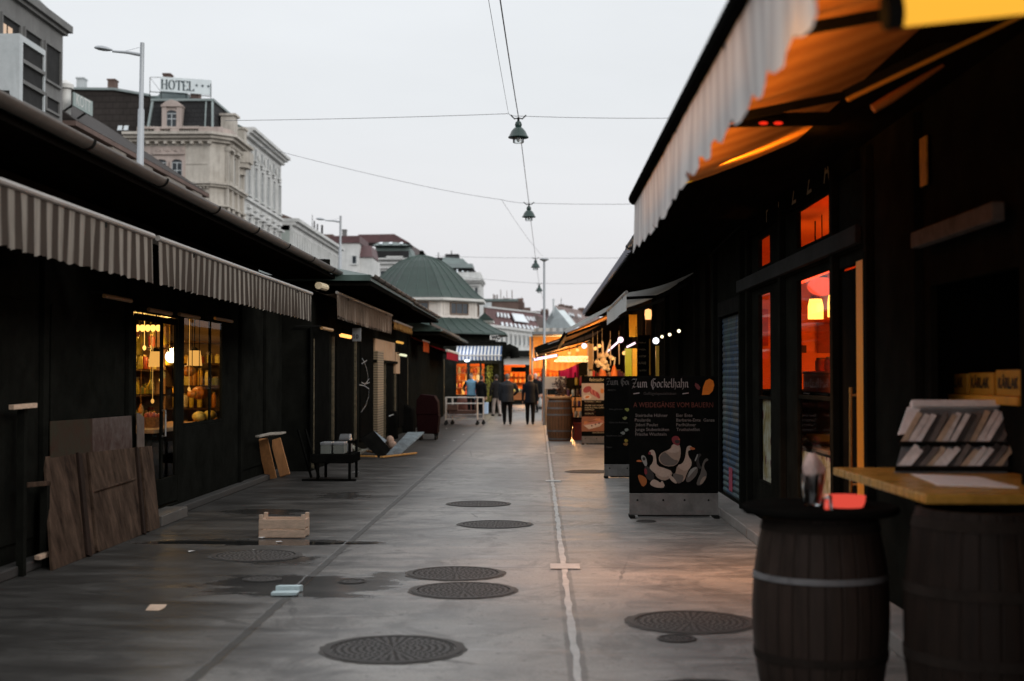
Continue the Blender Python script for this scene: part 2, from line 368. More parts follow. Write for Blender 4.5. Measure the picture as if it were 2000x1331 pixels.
# ------------------------------------------------------------------ ground
def ground_material():
    n = NT("concrete_paving"); co = n.coord("Object"); x, y, z = n.xyz(co)
    big = n.noise(n.coord("Object", (1, .55, 1)), .45, 6, .6, .4); mid = n.noise(n.coord("Object", (.8, 2.2, 1)), 1.3, 8, .65, .5); fine = n.noise(co, 55, 6, .75)
    base = n.ramp(n.math('ADD', n.math('MULTIPLY', big, .5), n.math('MULTIPLY', mid, .5)),
                  [(.36, (.080, .075, .070)), (.46, (.168, .160, .149)), (.55, (.277, .264, .245)), (.68, (.39, .374, .349))])
    base = n.mix(n.mr(fine, .40, .64, .0, .55), base, (.085, .082, .078)); base = n.mix(n.mr(n.noise(co, 130, 2, .5), .60, .68, 0, .5), base, (.45, .44, .42))
    base = n.mix(n.mr(n.noise(co, 7, 6, .7), .55, .75, 0, .35), base, (.40, .39, .37))
    sm = n.noise(n.coord('Object', (1, .8, 1), (3, 7, 0)), 1.9, 9, .72, .8); base = n.mix(n.mr(sm, .49, .60, 0, .72), base, (.085, .081, .076)); sp = n.noise(co, 14, 3, .5); base = n.mix(n.mr(sp, .64, .69, 0, .7), base, (.05, .047, .044)); vg = n.n('ShaderNodeTexVoronoi', feature='F1'); n.t.links.new(n.coord('Object'), vg.inputs['Vector']); vg.inputs['Scale'].default_value = 2.6; base = n.mix(n.math('MULTIPLY', n.mr(vg.outputs['Distance'], .06, .085, 1, 0), .7), base, (.055, .052, .05)); vc = n.n('ShaderNodeTexVoronoi', feature='DISTANCE_TO_EDGE'); n.t.links.new(n.coord('Object', (1, .8, 1), (1.3, .4, 0)), vc.inputs['Vector']); vc.inputs['Scale'].default_value = .42; ck = n.math('ADD', vc.outputs['Distance'], n.math('MULTIPLY', n.math('SUBTRACT', n.noise(co, 4, 6), .5), .05)); base = n.mix(n.math('MULTIPLY', n.mr(n.math('ABSOLUTE', ck), .002, .006, 1, 0), n.mr(big, .48, .56, 0, .75)), base, (.05, .047, .044)); base = n.mix(n.mr(n.noise(n.coord('Object', (.35, 2.5, 1)), 2.4, 6, .7), .56, .70, 0, .35), base, (.40, .40, .395))
    # shade and edge darkening towards the left, painted into the slab colour
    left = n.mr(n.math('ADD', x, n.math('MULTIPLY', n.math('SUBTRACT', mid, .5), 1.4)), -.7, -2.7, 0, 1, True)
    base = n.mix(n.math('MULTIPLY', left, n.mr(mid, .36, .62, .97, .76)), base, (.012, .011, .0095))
    leftslab = n.math('LESS_THAN', x, -1.88)
    base = n.mix(n.math('MULTIPLY', leftslab, .22), base, (.10, .095, .09))
    # cross joints of the slabs
    wob = n.math('MULTIPLY', n.math('SUBTRACT', n.noise(co, 6, 4), .5), .05)
    def joint(coord, pos, w, soft=.012):
        d = n.math('ABSOLUTE', n.math('SUBTRACT', n.math('ADD', coord, wob), pos)); return n.mr(d, w, w + soft, 1, 0)
    jy = n.math('ABSOLUTE', n.math('SUBTRACT', n.math('FRACT', n.math('ADD', n.math('DIVIDE', n.math('ADD', y, n.math('ADD', wob, n.math('MULTIPLY', leftslab, 2.5))), 4.85), -.435 + .5)), .5))
    jm = n.mr(jy, .0022, .0045, 1, 0)
    base = n.mix(n.math('MULTIPLY', jm, .6), base, (.045, .042, .04))
    jl = joint(x, -1.88, .028)
    base = n.mix(n.math('MULTIPLY', jl, .85), base, (.035, .033, .03))
    jr = n.mr(n.math('ABSOLUTE', n.math('SUBTRACT', n.math('ADD', x, n.math('MULTIPLY', wob, .5)), .216)), .05, .062, 1, 0)
    base = n.mix(n.math('MULTIPLY', jr, .75), base, (.07, .067, .064))
    # wet patches
    def blob(cx, cy, rx, ry, edge=.5):
        dx = n.math('DIVIDE', n.math('SUBTRACT', x, cx), rx); dy = n.math('DIVIDE', n.math('SUBTRACT', y, cy), ry)
        d = n.math('SQRT', n.math('ADD', n.math('MULTIPLY', dx, dx), n.math('MULTIPLY', dy, dy)))
        d = n.math('ADD', d, n.math('MULTIPLY', n.math('SUBTRACT', mid, .5), 1.6)); d = n.math('ADD', d, n.math('MULTIPLY', n.math('SUBTRACT', n.noise(co, 3.3, 4), .5), .7))
        return n.mr(d, 1 - edge, 1, 1, 0, True)
    wet = None
    for b in ((-2.75, 13.55, 1.25, .32, .25), (-1.95, 10.75, .95, .75, .35), (-1.1, 11.3, .5, .35, .4), (-2.3, 12.3, .5, .6, .6), (-3.3, 16.6, .7, .5, .5), (-2.7, 18.9, .5, .7, .5), (1.6, 17.6, .8, .4, .7)):
        q = blob(*b); wet = q if wet is None else n.math('MAXIMUM', wet, q)
    base = n.mix(n.math('MULTIPLY', wet, .62), base, (.028, .028, .028))
    pool = blob(-2.95, 13.5, 1.15, .16, .2)
    base = n.mix(n.math('MULTIPLY', pool, .8), base, (.012, .012, .012))
    rgh = n.mr(mid, .35, .65, .42, .62)
    mxr = n.n("ShaderNodeMix", data_type='FLOAT'); n.set(mxr.inputs[0], wet); n.set(mxr.inputs[2], rgh); mxr.inputs[3].default_value = .2
    mx2 = n.n("ShaderNodeMix", data_type='FLOAT'); n.set(mx2.inputs[0], pool); n.set(mx2.inputs[2], mxr.outputs[0]); mx2.inputs[3].default_value = .04
    dry = n.math('SUBTRACT', 1.0, n.math('MAXIMUM', wet, pool), clamp=True)
    hgt = n.math('MULTIPLY', n.math('ADD', n.math('MULTIPLY', fine, .35), n.math('MULTIPLY', n.noise(co, 9, 6), .65)), dry)
    hgt = n.math('SUBTRACT', hgt, n.math('MULTIPLY', n.math('MAXIMUM', jl, n.math('MULTIPLY', jm, .6)), 1.5))
    pb = n.bsdf(base, mx2.outputs[0], 0, hgt, .45, .007, .5); n.set(pb.inputs['Specular IOR Level'], n.math('MULTIPLY_ADD', n.math('SUBTRACT', left, n.math('MULTIPLY', n.math('MAXIMUM', wet, pool), .8), clamp=True), -.46, .5))  # the painted left shade also lowers specular, except on wet spots
    return n.m
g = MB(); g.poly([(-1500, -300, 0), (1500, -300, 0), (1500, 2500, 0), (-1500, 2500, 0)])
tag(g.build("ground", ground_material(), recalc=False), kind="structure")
rnd = random.Random(3)
st = MB(); N = 140
def edge_row(y, s): return .216 + s * (.021 + rnd.uniform(-.009, .010))
rows = [(3.5 + (29.2 - 3.5) * i / N) for i in range(N + 1)]
L = [V((edge_row(y, -1), y, .004)) for y in rows]; R = [V((edge_row(y, 1), y, .004)) for y in rows]
for i in range(N): st.poly([L[i], R[i], R[i + 1], L[i + 1]])
st.poly([(.10, 11.7, .0085), (.355, 11.7, .0085), (.355, 12.02, .0085), (.10, 12.02, .0085)])
st.poly([(.11, 21.35, .0085), (.345, 21.35, .0085), (.345, 21.62, .0085), (.11, 21.62, .0085)])
st.poly([(.11, 29.0, .0085), (.345, 29.0, .0085), (.345, 29.35, .0085), (.11, 29.35, .0085)])
st.poly([(.2, 29.4, .004), (.235, 29.4, .004), (.235, 60, .004), (.2, 60, .004)])
m_strip = MAT("pale_mortar", (.46, .45, .43), .8, .25, 5, .3)
tag(st.build("drainage_strip", m_strip), kind="structure")
kb = MB(); kb.box(2.12, 2.42, 1, 19.0, 0, .11); 
for y in range(2, 19, 2): kb.box(2.11, 2.425, y - .012, y + .012, .0, .102)
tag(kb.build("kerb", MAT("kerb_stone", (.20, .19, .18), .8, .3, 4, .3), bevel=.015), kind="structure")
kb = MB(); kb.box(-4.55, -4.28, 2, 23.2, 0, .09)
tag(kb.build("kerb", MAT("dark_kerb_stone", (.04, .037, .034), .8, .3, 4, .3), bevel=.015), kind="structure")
# manhole covers ---------------------------------------------------------------
def iron():
    n = NT("cast_iron_cover"); co = n.coord("Object"); x, y, z = n.xyz(co)
    r = n.math('SQRT', n.math('ADD', n.math('MULTIPLY', x, x), n.math('MULTIPLY', y, y))); a = n.math('ARCTAN2', y, x)
    ringi = n.math('FLOOR', n.math('DIVIDE', r, .044))
    rad = n.math('ABSOLUTE', n.math('SUBTRACT', n.math('FRACT', n.math('DIVIDE', r, .044)), .5))
    cnt = n.math('ADD', 18.0, n.math('MULTIPLY', n.math('FLOOR', n.math('DIVIDE', r, .19)), 20.0))
    ang = n.math('ABSOLUTE', n.math('SUBTRACT', n.math('FRACT', n.math('MULTIPLY', n.math('DIVIDE', a, 2 * PI), cnt)), .5))
    stud = n.math('MULTIPLY', n.mr(rad, .22, .32, 1, 0), n.mr(ang, .22, .32, 1, 0))
    nz = n.noise(co, 5, 6)
    c = n.mix(stud, n.mix(nz, (.018, .017, .016), (.04, .037, .035)), n.mix(nz, (.075, .072, .07), (.14, .135, .13)))
    oi = n.n('ShaderNodeObjectInfo'); c = n.mix(n.mr(oi.outputs['Random'], 0, 1, .0, .65), c, (.020, .017, .016)); n.bsdf(c, n.mr(stud, 0, 1, .75, .5), 0, stud, .9, .006, .16); return n.m
m_iron = iron(); m_ironrim = MAT("worn_iron_rim", (.055, .051, .048), .65, .4, 8, .1, 0, spec=.15)
m_collar = MAT("dark_mortar", (.085, .08, .075), .9, .4, 9, .3, spec=.2)
def manhole(px, py, d, label, grp="cast iron manhole covers"):
    c = G(px, py); o = thing("manhole_cover", label, "manhole cover", (c.x, c.y, 0), grp)
    r = d / 2
    MB().lathe([(r, 0.001), (r, .008), (r * .95, .010), (r * .90, .010), (r * .895, .002)], c, 48, 0, False).build("frame", m_ironrim, o)
    MB().lathe([(r * .885, .001), (r * .88, .007), (0.001, .0075)], c, 48, 0, False).build("lid", m_iron, o).rotation_euler.z = px * .37
    if d > .5:
        for a in (.5, 2.7, 4.6): MB().lathe([(.03, .0076), (.03, .0088), (.001, .0088)], c + V((r * .68 * math.cos(a), r * .68 * math.sin(a), 0)), 10, 0, False).build("lifting_eye", m_ironrim, o)
    rc = random.Random(int(px * 7 + py)); nn = 56; ro_ = [r * (1.055 + rc.uniform(-.02, .035)) for _ in range(nn)]; ml = MB()
    for i in range(nn):
        a0, a1 = 2 * PI * i / nn, 2 * PI * (i + 1) / nn; j = (i + 1) % nn
        ml.poly([c + V((r * .99 * math.cos(a0), r * .99 * math.sin(a0), .0035)), c + V((ro_[i] * math.cos(a0), ro_[i] * math.sin(a0), .0035)), c + V((ro_[j] * math.cos(a1), ro_[j] * math.sin(a1), .0035)), c + V((r * .99 * math.cos(a1), r * .99 * math.sin(a1), .0035))])
    ml.build("mortar_collar", m_collar, o, recalc=False)
    return o
manhole(768, 1269, .84, "large round studded manhole cover, nearest in the middle strip")
manhole(905, 1154, .80, "studded manhole cover, nearer of the touching pair in the middle strip")
manhole(890, 1121, .80, "studded manhole cover, farther of the touching pair in the middle strip")
manhole(967, 1025, .80, "studded manhole cover beyond the touching pair, closer to the pale drainage strip")
manhole(935, 985, .80, "studded manhole cover farthest along the middle strip")
manhole(500, 1086, .80, "wet dark manhole cover in front of the little wooden crate")
manhole(1350, 1216, .84, "reddish dark manhole cover beside the foreground wine barrel")
manhole(1150, 922, .80, "manhole cover partly behind the black menu boards")
manhole(1322, 1249, .24, "little round valve cover in front of the reddish manhole cover", "small valve covers")
manhole(1262, 1019, .22, "little round valve cover at the foot of the poultry poster stand", "small valve covers")
manhole(1385, 1363, .8, "manhole cover cut by the bottom edge beside the foreground barrel")
manhole(688, 1137, .22, "little round valve cover in the wet patch beside the left joint", "small valve covers")
manhole(512, 1132, .3, "small round cover in the wet patch left of the dark joint", "small valve covers")
# ================================================================== LEFT ROW OF STALLS
STRIPE_L = CLOTH("striped_awning_cloth", (.29, .26, .225), (.058, .046, .039), .232, .52, .15, 1, .45, .14)
STRIPE_L2 = CLOTH("faded_striped_cloth", (.50, .41, .335), (.20, .145, .11), .16, .62, .25, 1, .55)
PLAIN_Y = CLOTH("ochre_cloth", (.45, .26, .08), (.30, .15, .05), .2, .5, .3, 1, .4)
m_awnbar = MAT("awning_bar", (.32, .30, .28), .5, .2, 5, .05, .3)
def valance(mb, x, y0, y1, zt, zb, per=.232, amp=.007, scal=.007, saw=False, sag=0.0):
    n = int((y1 - y0) / per * 6); rd = random.Random(int(y0 * 31))
    off = [rd.uniform(-.012, .012) for _ in range(n + 1)]
    rows = 5
    def fn(u, v):
        y = y0 + (y1 - y0) * u; ph = (y / per) * 2 * PI
        low = zb + (scal * (math.cos(ph) if not saw else (2 * abs((y / per) % 1 - .5) - .5) * 2)) + off[min(n, int(u * n))] * .5
        z = zt + (low - zt) * v - sag * math.sin(PI * u)
        return (x + math.sin(ph) * amp * v + off[min(n, int(u * n))] * v + .012 * math.sin(y * 1.7) * v, y, z)
    return mb.grid(fn, n, rows)
def awning(parent, xw, zw, xf, zf, y0, y1, drop, m_cloth, arms=(.15, .85), per=.232, saw=False, scal=.007, bar_r=.025, sag=.0, m_bar=None, m_top=None):
    """cloth from wall (xw,zw) to front bar (xf,zf) with hanging valance"""
    fb = MB()
    fb.grid(lambda u, v: (xw + (xf - xw) * v, y0 + (y1 - y0) * u, zw + (zf - zw) * v - .05 * math.sin(PI * v)), 12, 6)
    a = fb.build("awning", m_top or m_cloth, parent, smooth=True)
    vb = valance(MB(), xf, y0, y1, zf, zf - drop, per, saw=saw, scal=scal, sag=sag); vb.build("valance", m_cloth, a, smooth=True)
    dx = .03 if xf < xw else -.03
    b = MB(); b.tube([(xf - dx * 0, y0 - .02, zf + .012), (xf, y1 + .02, zf + .012)], bar_r, 10); b.build("front_bar", m_bar or m_awnbar, a)
    for t in arms:
        y = y0 + (y1 - y0) * t; k = MB(); mx, mz = xw + (xf - xw) * .45, zw + (zf - zw) * .45 - .16
        k.bar((xw, y, zw - .12), (mx, y + .35, mz), .045, .05); k.bar((mx, y + .35, mz), (xf, y, zf - .03), .04, .045); k.build("folding_arm", m_darkmetal, a)
    return a
def gutter(parent, x, z, y0, y1, r=.06, m=None, step=2.05):
    n = 10
    def ring(y): return [(x + r * math.cos(PI + PI * k / n), y, z + r * math.sin(PI + PI * k / n)) for k in range(n + 1)]
    mb = MB(); mb.rings([ring(y0), ring(y1)], cap=False, closed=False); o = mb.build("gutter", m or m_gutter, parent, smooth=True, solid=.006)
    y = y0 + .6
    while y < y1:
        b = MB(); b.rings([[(x + (r + .008) * math.cos(PI + PI * k / n), yy, z + (r + .008) * math.sin(PI + PI * k / n)) for k in range(n + 1)] for yy in (y, y + .05)], cap=False, closed=False); y += step; b.build("gutter_bracket", m_darkmetal, o, solid=.004)
    return o
def pane(parent, x, y0, y1, z0, z1, frame=.05, mullions=(), rails=(), m_f=None, m_g=None, proud=.04, back=.03):
    """window of a wall in an x plane: frame plus one pane"""
    s = MB(); d0, d1 = x - back, x + proud
    s.box(d0, d1, y0, y0 + frame, z0, z1); s.box(d0, d1, y1 - frame, y1, z0, z1)
    s.box(d0, d1, y0 + frame, y1 - frame, z0, z0 + frame); s.box(d0, d1, y0 + frame, y1 - frame, z1 - frame, z1)
    for m in mullions: s.box(d0 + .005, d1 - .005, m - .022, m + .022, z0 + frame, z1 - frame)
    for r in rails: s.box(d0 + .008, d1 - .008, y0 + frame, y1 - frame, r - .02, r + .02)
    w = s.build("window", m_f or m_darkwood, parent, bevel=.006)
    p = MB(); p.poly([(x, y0 + frame * .5, z0 + frame * .5), (x, y1 - frame * .5, z0 + frame * .5), (x, y1 - frame * .5, z1 - frame * .5), (x, y0 + frame * .5, z1 - frame * .5)]); p.build("pane", m_g or m_glass, w)
    return w
# ---- first long stall -------------------------------------------------------
XA = -4.4
sA = thing("market_stall", "long dark market stall with two grey striped awnings and a lit shop window", "market stall", (-6.5, 13, 0))
opsA = [(14.75, 16.62, .12, 2.36), (16.86, 19.0, 1.02, 2.42)]
w = MB(); wall_x(w, XA - .05, XA, 2, 23.3, 0, 3.3, opsA)
w.box(-8.6, -8.45, 2, 23.3, 0, 3.3); w.box(-8.45, XA - .15, 23.15, 23.3, 0, 3.3); w.box(-8.45, XA - .15, 2, 2.15, 0, 3.3)
for y in (6, 9.2, 12.0, 14.5, 20.0, 21.8): w.box(XA, XA + .05, y - .06, y + .06, .1, 3.2)
for y0, y1 in ((6.2, 9.0), (9.4, 11.8), (12.2, 14.3), (20.2, 21.6), (21.95, 23.2)): w.box(XA, XA + .022, y0, y1, .25, 2.3)
w.build("wall", m_darkwood, sA, bevel=.008)
r = MB(); r.prism([(-3.5, 1.5, 3.40), (-3.5, 1.5, 3.50), (-6.4, 1.5, 4.35), (-9.3, 1.5, 3.5), (-9.3, 1.5, 3.40), (-6.4, 1.5, 4.25)], (0, 22.1, 0)); r.build("roof", m_roofgreen, sA)
s_ = MB(); s_.box(-4.42, -3.52, 1.5, 23.55, 3.33, 3.385); s_.build("soffit", m_soffit, sA)
gutter(sA, -3.46, 3.455, 1.5, 23.6, .07)
fl = MB(); fl.box(-8.45, XA - .16, 2.2, 23.1, .01, .06); fl.build("floor", m_darkfloor, sA)
cl_ = MB(); cl_.box(-8.45, XA - .16, 2.2, 23.1, 3.0, 3.04); cl_.box(-6.9, -6.8, 12.2, 21.5, .06, 3.0); cl_.box(-6.8, XA - .16, 12.2, 12.3, .06, 3.0); cl_.box(-6.8, XA - .16, 21.4, 21.5, .06, 3.0); cl_.build("inner_wall", MAT("shop_inner_wall", (.16, .10, .05), .8, .4, 2, .1), sA)
pane(sA, XA - .02, 16.86, 19.0, 1.02, 2.42, .04, (18.3,), proud=.012)
d = MB(); d.box(XA - .04, XA - .005, 14.8, 14.88, .14, 2.3); d.box(XA - .04, XA - .005, 16.52, 16.6, .14, 2.34); d.box(XA - .04, XA - .005, 14.88, 16.52, .14, .45); d.box(XA - .04, XA - .005, 14.88, 16.52, 2.27, 2.34); d.box(XA - .038, XA - .0055, 15.9, 15.96, .45, 2.27)
do = d.build("door", m_darkwood, sA, bevel=.006)
MB().poly([(XA - .022, 14.86, .43), (XA - .022, 16.54, .43), (XA - .022, 16.54, 2.3), (XA - .022, 14.86, 2.3)]).build("pane", m_glass, do)
k = MB(); k.tube([(XA + .01, 15.86, .95), (XA + .05, 15.86, .95), (XA + .05, 15.86, 1.25), (XA + .01, 15.86, 1.25)], .012); k.build("handle", m_steel, do)
awning(sA, XA + .02, 3.2, -3.4, 2.87, 3.2, 11.93, .40, STRIPE_L)
awning(sA, XA + .02, 3.2, -3.4, 2.87, 12.12, 20.35, .40, STRIPE_L)
ca = MB(); ca.box(XA, XA + .2, 3.1, 20.4, 3.12, 3.28); ca.build("awning_cassette", m_darkmetal, sA, bevel=.02)
sp = MB(); sp.box(XA + .02, XA + .28, 14.9, 16.0, .0, .12); sp.build("doorstep", MAT("worn_step", (.1, .09, .08), .7, .3, 4, .2), sA, bevel=.01)
# lit goods inside the first shop
WARM = (1, .55, .16)
LAMP("shop_light", 'POINT', (-5.25, 16.1, 1.95), 30, WARM, .12)
LAMP("shop_light", 'POINT', (-5.5, 18.6, 2.0), 34, WARM, .12)
m_bulb = EMIT("warm_bulb", (1, .50, .10), 2.6)
m_bulbw = EMIT("bright_globe", (1, .74, .44), 6)
m_shade = EMIT("lit_paper_shade", (1, .46, .10), .95)
def pendant(px, py, x, label, kind, r=.12):
    c = atX(px, py, x); o = thing("pendant_lamp", label, "pendant lamp", (c.x, c.y, c.z + r + .05), "pendant lamps in the first stall")
    MB().tube([(c.x, c.y, c.z + r), (c.x, c.y, 3.0)], .008, 6).build("cord", m_black, o)
    MB().lathe([(.02, r + .05), (.05, r + .02), (.055, r - .02)], c, 12).build("cap", m_darkmetal, o)
    if kind == "globe": MB().ell(c, r, 16, 10).build("globe", m_bulbw, o, smooth=True)
    else: MB().lathe([(r * .75, r), (r * .9, 0), (r, -r)], c, 16, 0, False).build("lamp_shade", m_shade, o, smooth=True)
pendant(335, 697, -5.0, "glowing white globe lamp hanging behind the stall's door glass", "globe", .085)
pendant(380, 700, -5.0, "orange paper shade lamp hanging in the stall's wide window", "shade", .11)
pendant(305, 702, -5.0, "dim pinkish shade lamp hanging left of the glowing globe", "shade", .10)
PAL = [(.60, .33, .03), (.68, .46, .05), (.50, .17, .02), (.34, .27, .03), (.62, .5, .30), (.30, .05, .02), (.16, .17, .04), (.55, .24, .05), (.70, .55, .15)]
PALM = [MAT("goods_colour", c, .45, .35, 12, .1) for c in PAL]
m_lid = MAT("jar_lid", (.5, .35, .12), .4, .2, 8, 0, .6)
def jar(c, r, h, m, label, cat, grp, name="preserve_jar"):
    o = thing(name, label, cat, c, grp); c = V(c)
    MB().lathe([(r * .9, 0), (r, .01), (r, h * .78), (r * .7, h * .86), (r * .7, h * .9)], c, 12).build("body", m, o, smooth=True)
    MB().lathe([(r * .74, h * .9), (r * .76, h), (.002, h)], c, 12).build("lid", m_lid, o)
    return o
rd = random.Random(11)
# shelves behind the glass
m_shelf = MAT('dark_shelf_wood', (.07, .035, .015), .8, .3, 4, .1, spec=.1)
shf = thing("shop_shelf", "dark wooden shelf rack full of preserves behind the stall's lit window", "shelf", (-5.9, 17.5, .06))
for i, z in enumerate((1.0, 1.36, 1.72, 2.06)): MB().box(-6.15, -5.65, 14.3, 20.6, z, z + .02).build("shelf_board", m_shelf, shf)
for y in (14.3, 16.4, 18.5, 20.57): MB().box(-6.15, -5.65, y, y + .03, .06, 2.4).build("upright", m_wood, shf)
for z in (1.03, 1.39, 1.75, 2.09):
    y = 14.45
    while y < 20.4:
        if rd.random() < .8 and min(abs(y - u) for u in (16.4, 18.5)) > .1:
            jar((-5.8 + rd.uniform(-.05, .05), y, z), rd.uniform(.035, .062), rd.uniform(.10, .25), rd.choice(PALM), "coloured preserve jar on the rack inside the lit stall window", "jar", "jars on the rack in the first stall")
        y += rd.uniform(.10, .155)
ct = thing("display_counter", "low wooden display counter along the stall's lit window", "counter", (-4.95, 17.8, .06))
MB().box(-5.3, -4.66, 16.5, 19.6, .95, 1.0).build("top", m_wood, ct, bevel=.008); MB().box(-5.25, -4.7, 16.55, 19.55, .06, .95).build("body", m_darkwood, ct)
for px, m, lab in ((389, 8, "pale yellow squash on the window counter, left of its twin"), (410, 8, "pale yellow squash on the window counter, right of its twin")):
    c = atX(px, 808, -4.85); c.z = 1.0; q = MB(); q.ell(c + V((0, 0, .075)), (.1, .12, .075), 14, 8); one(q, "squash", PALM[m], lab, "squash", smooth=True, base=c)
for px, py, lab, r in ((368, 725, "orange pumpkin hung high in the stall window", .1), (389, 768, "orange pumpkin hung low in the stall window", .12), (375, 770, "small orange pumpkin beside the low hung one", .07)):
    c = atX(px, py, -4.9); o = thing("pumpkin", lab, "pumpkin", c, "pumpkins hung in the stall window")
    q = MB()
    q.rings([[c + V((r * math.sin(t) * (1 + .08 * math.cos(8 * a)) * math.cos(a), r * math.sin(t) * (1 + .08 * math.cos(8 * a)) * math.sin(a), -r * .8 * math.cos(t))) for a in [2 * PI * k / 32 for k in range(32)]] for t in [max(.05, PI * i / 10 - .01) for i in range(11)]]); q.build("flesh", PALM[2], o, smooth=True)
    MB().tube([c + V((0, 0, r * .7)), c + V((0, 0, 2.9 - c.z))], .006, 5).build("string", m_black, o)
bk = thing("basket", "pink basket of radishes on the window counter", "basket", (-4.9, 17.3, 1.0))
MB().lathe([(.12, 0), (.17, .12), (.175, .13), (.16, .12), (.11, .01)], (-4.9, 17.3, 1.0), 16).build("bowl", MAT("wicker", (.35, .2, .1), .8, .4, 30, .5), bk)
q = MB()
for i in range(16): q.ell(V((-4.9 + rd.uniform(-.1, .1), 17.3 + rd.uniform(-.1, .1), 1.0 + .11 + rd.uniform(0, .05))), .035, 8, 6)
q.build("radishes", MAT("radish_skin", (.55, .16, .14), .5, .3, 10, 0), bk, smooth=True)
for i in range(5):
    c = atX(268 + i * 10.3, 641, -4.75); o = thing("string_bulb", "small glowing amber bulb in the row over the door glass", "light bulb", c + V((0, 0, .05)), "amber bulbs over the door of the first stall")
    MB().ell(c, (.035, .035, .045), 10, 8).build("bulb", m_bulb, o, smooth=True); MB().lathe([(.018, .03), (.02, .07)], c, 8).build("socket", m_black, o)
    MB().tube([c + V((0, 0, .07)), (c.x, c.y, 3.0)], .004, 5).build("cord", m_black, o)
for i, (px, py, s, mi) in enumerate(((338, 845, .16, 8), (338, 868, .16, 1))):
    c = atX(px, py, -4.9)
    q = MB(); q.box(c.x - .14, c.x + .14, c.y - .2, c.y + .2, c.z - .09, c.z + .09)
    q.box(c.x - .15, c.x + .15, c.y - .21, c.y + .21, c.z + .045, c.z + .075)
    one(q, "carton", PALM[mi], ["pale yellow carton stacked behind the door glass", "mustard yellow carton low behind the door glass"][i], "carton", bevel=.01)
er = thing("shop_shelf", "lit end wall rack of bottles and preserves seen through the stall's wide window", "shelf", (-5.7, 21.1, .06))
for z in (.8, 1.14, 1.48, 1.82, 2.16): MB().box(-6.75, -4.7, 20.75, 21.2, z, z + .02).build("shelf_board", m_shelf, er)
for x in (-6.75, -5.75, -4.73): MB().box(x, x + .03, 20.75, 21.2, .06, 2.5).build("upright", m_wood, er)
for z in (.83, 1.17, 1.51, 1.85):
    x = -6.65
    while x < -4.8:
        if rd.random() < .86 and abs(x + 5.73) > .09: jar((x, 20.86 + rd.uniform(-.03, .05), z), rd.uniform(.035, .062), rd.uniform(.11, .27), rd.choice(PALM), "coloured bottle on the lit end wall rack of the first stall", "jar", "bottles on the end wall rack")
        x += rd.uniform(.10, .145)
for i in range(9):
    c = V((-4.75 - .03 * (i % 3), 14.95 + i * .47, 2.12 - .13 * ((i * 5) % 7))); q = MB(); q.ell(c, (.022, .022, .03), 8, 6); q.tube([c + V((0, 0, .02)), (c.x, c.y, 3.0)], .003, 4); one(q, "bulb", m_bulb if i % 2 else m_shade, "tiny amber bulb dangling among the goods in the first lit stall", "light bulb", group="tiny bulbs among the goods", base=c)
hb = random.Random(41)
for i in range(30):
    y = 14.95 + hb.uniform(0, 3.95); c = V((-4.85 - hb.uniform(0, .5), y, hb.uniform(1.2, 2.25))); q = MB(); r_ = hb.uniform(.04, .075); q.lathe([(.008, r_ * 1.7), (r_ * .5, r_ * 1.1), (r_, 0), (r_ * .8, -r_ * .9), (.006, -r_ * 1.2)], c, 9); q.tube([c + V((0, 0, r_ * 1.6)), (c.x, c.y, 3.0)], .003, 4)
    if abs(y - 16.74) > .2: one(q, "gourd", hb.choice(PALM), "golden gourd or pouch hanging on a string in the first lit stall", "gourd", group="goods hanging in the first stall", base=c, smooth=True)
LAMP("shop_light", 'POINT', (-5.4, 19.9, 2.2), 24, WARM, .1)
# rectangular grey-green vent over window seen through the glass
q = MB(); c = atX(375, 655, -5.2); q.box(-5.6, -4.9, 15.6, 19.3, 2.48, 2.72); one(q, "air_duct", MAT("duct_sheet", (.25, .26, .18), .5, .2, 4, 0, .3), "pale sheet metal air duct under the stall's ceiling", "air duct", bevel=.01)
# ---- second stall ------------------------------------------------------------
XB = -3.95
sB = thing("market_stall", "second stall with a stained striped awning, graffiti panel and green hipped roof", "market stall", (-6, 28, 0))
w = MB(); w.box(XB - .15, XB, 23.6, 40.8, 0, 3.3); w.box(-8, XB - .15, 23.6, 23.75, 0, 3.3); w.box(-8, -7.85, 23.75, 40.8, 0, 3.3)
w.build("wall", m_darkwood, sB)
for a, b in ((605, 640), (655, 686), (702, 727), (752, 763), (777, 795)):
    y0, y1 = atX(a, 735, XB).y, atX(b, 735, XB).y; MB().box(XB, XB + .03, y0, y1, .2, 2.5).build("shutter", m_black, sB, bevel=.006)
m_strip1 = MAT("worn_metal_strip", (.12, .10, .065), .6, .6, 8, .1, 0, stretch=(1, 1, 3), spec=.1)
for px, wd, zt in ((609, .03, 2.3), (648, .035, 2.4), (692, .05, 2.55), (750, .05, 2.4), (770, .08, 2.3), (794, .04, 2.2), (812, .05, 2.1), (866, .06, 2.35)):
    c = atX(px, 735, XB); MB().box(XB, XB + .045, c.y - wd / 2, c.y + wd / 2, .05, zt).build("post", m_strip1, sB)
n_ = NT("ribbed_blind"); co = n_.coord("Object"); zz = n_.xyz(co)[2]; rb = n_.math('ABSOLUTE', n_.math('SUBTRACT', n_.math('FRACT', n_.math('MULTIPLY', zz, 17)), .5))
n_.bsdf(n_.mix(n_.mr(rb, .1, .4), (.10, .075, .045), (.27, .21, .13)), .7, 0, rb, .6, .01); m_rib = n_.m
c0, c1 = atX(728, 735, XB).y, atX(740, 735, XB).y
MB().box(XB, XB + .12, c0, c1, .05, 2.25).build("ribbed_column", m_rib, sB)
r = MB(); ev = 3.40
pts = dict(a=V((-2.9, 23.5, ev)), b=V((-9, 23.5, ev)), c=V((-9, 31.5, ev)), d=V((-2.9, 31.5, ev)), r0=V((-5.2, 26.2, 3.98)), r1=V((-5.2, 31.5, 3.98)))
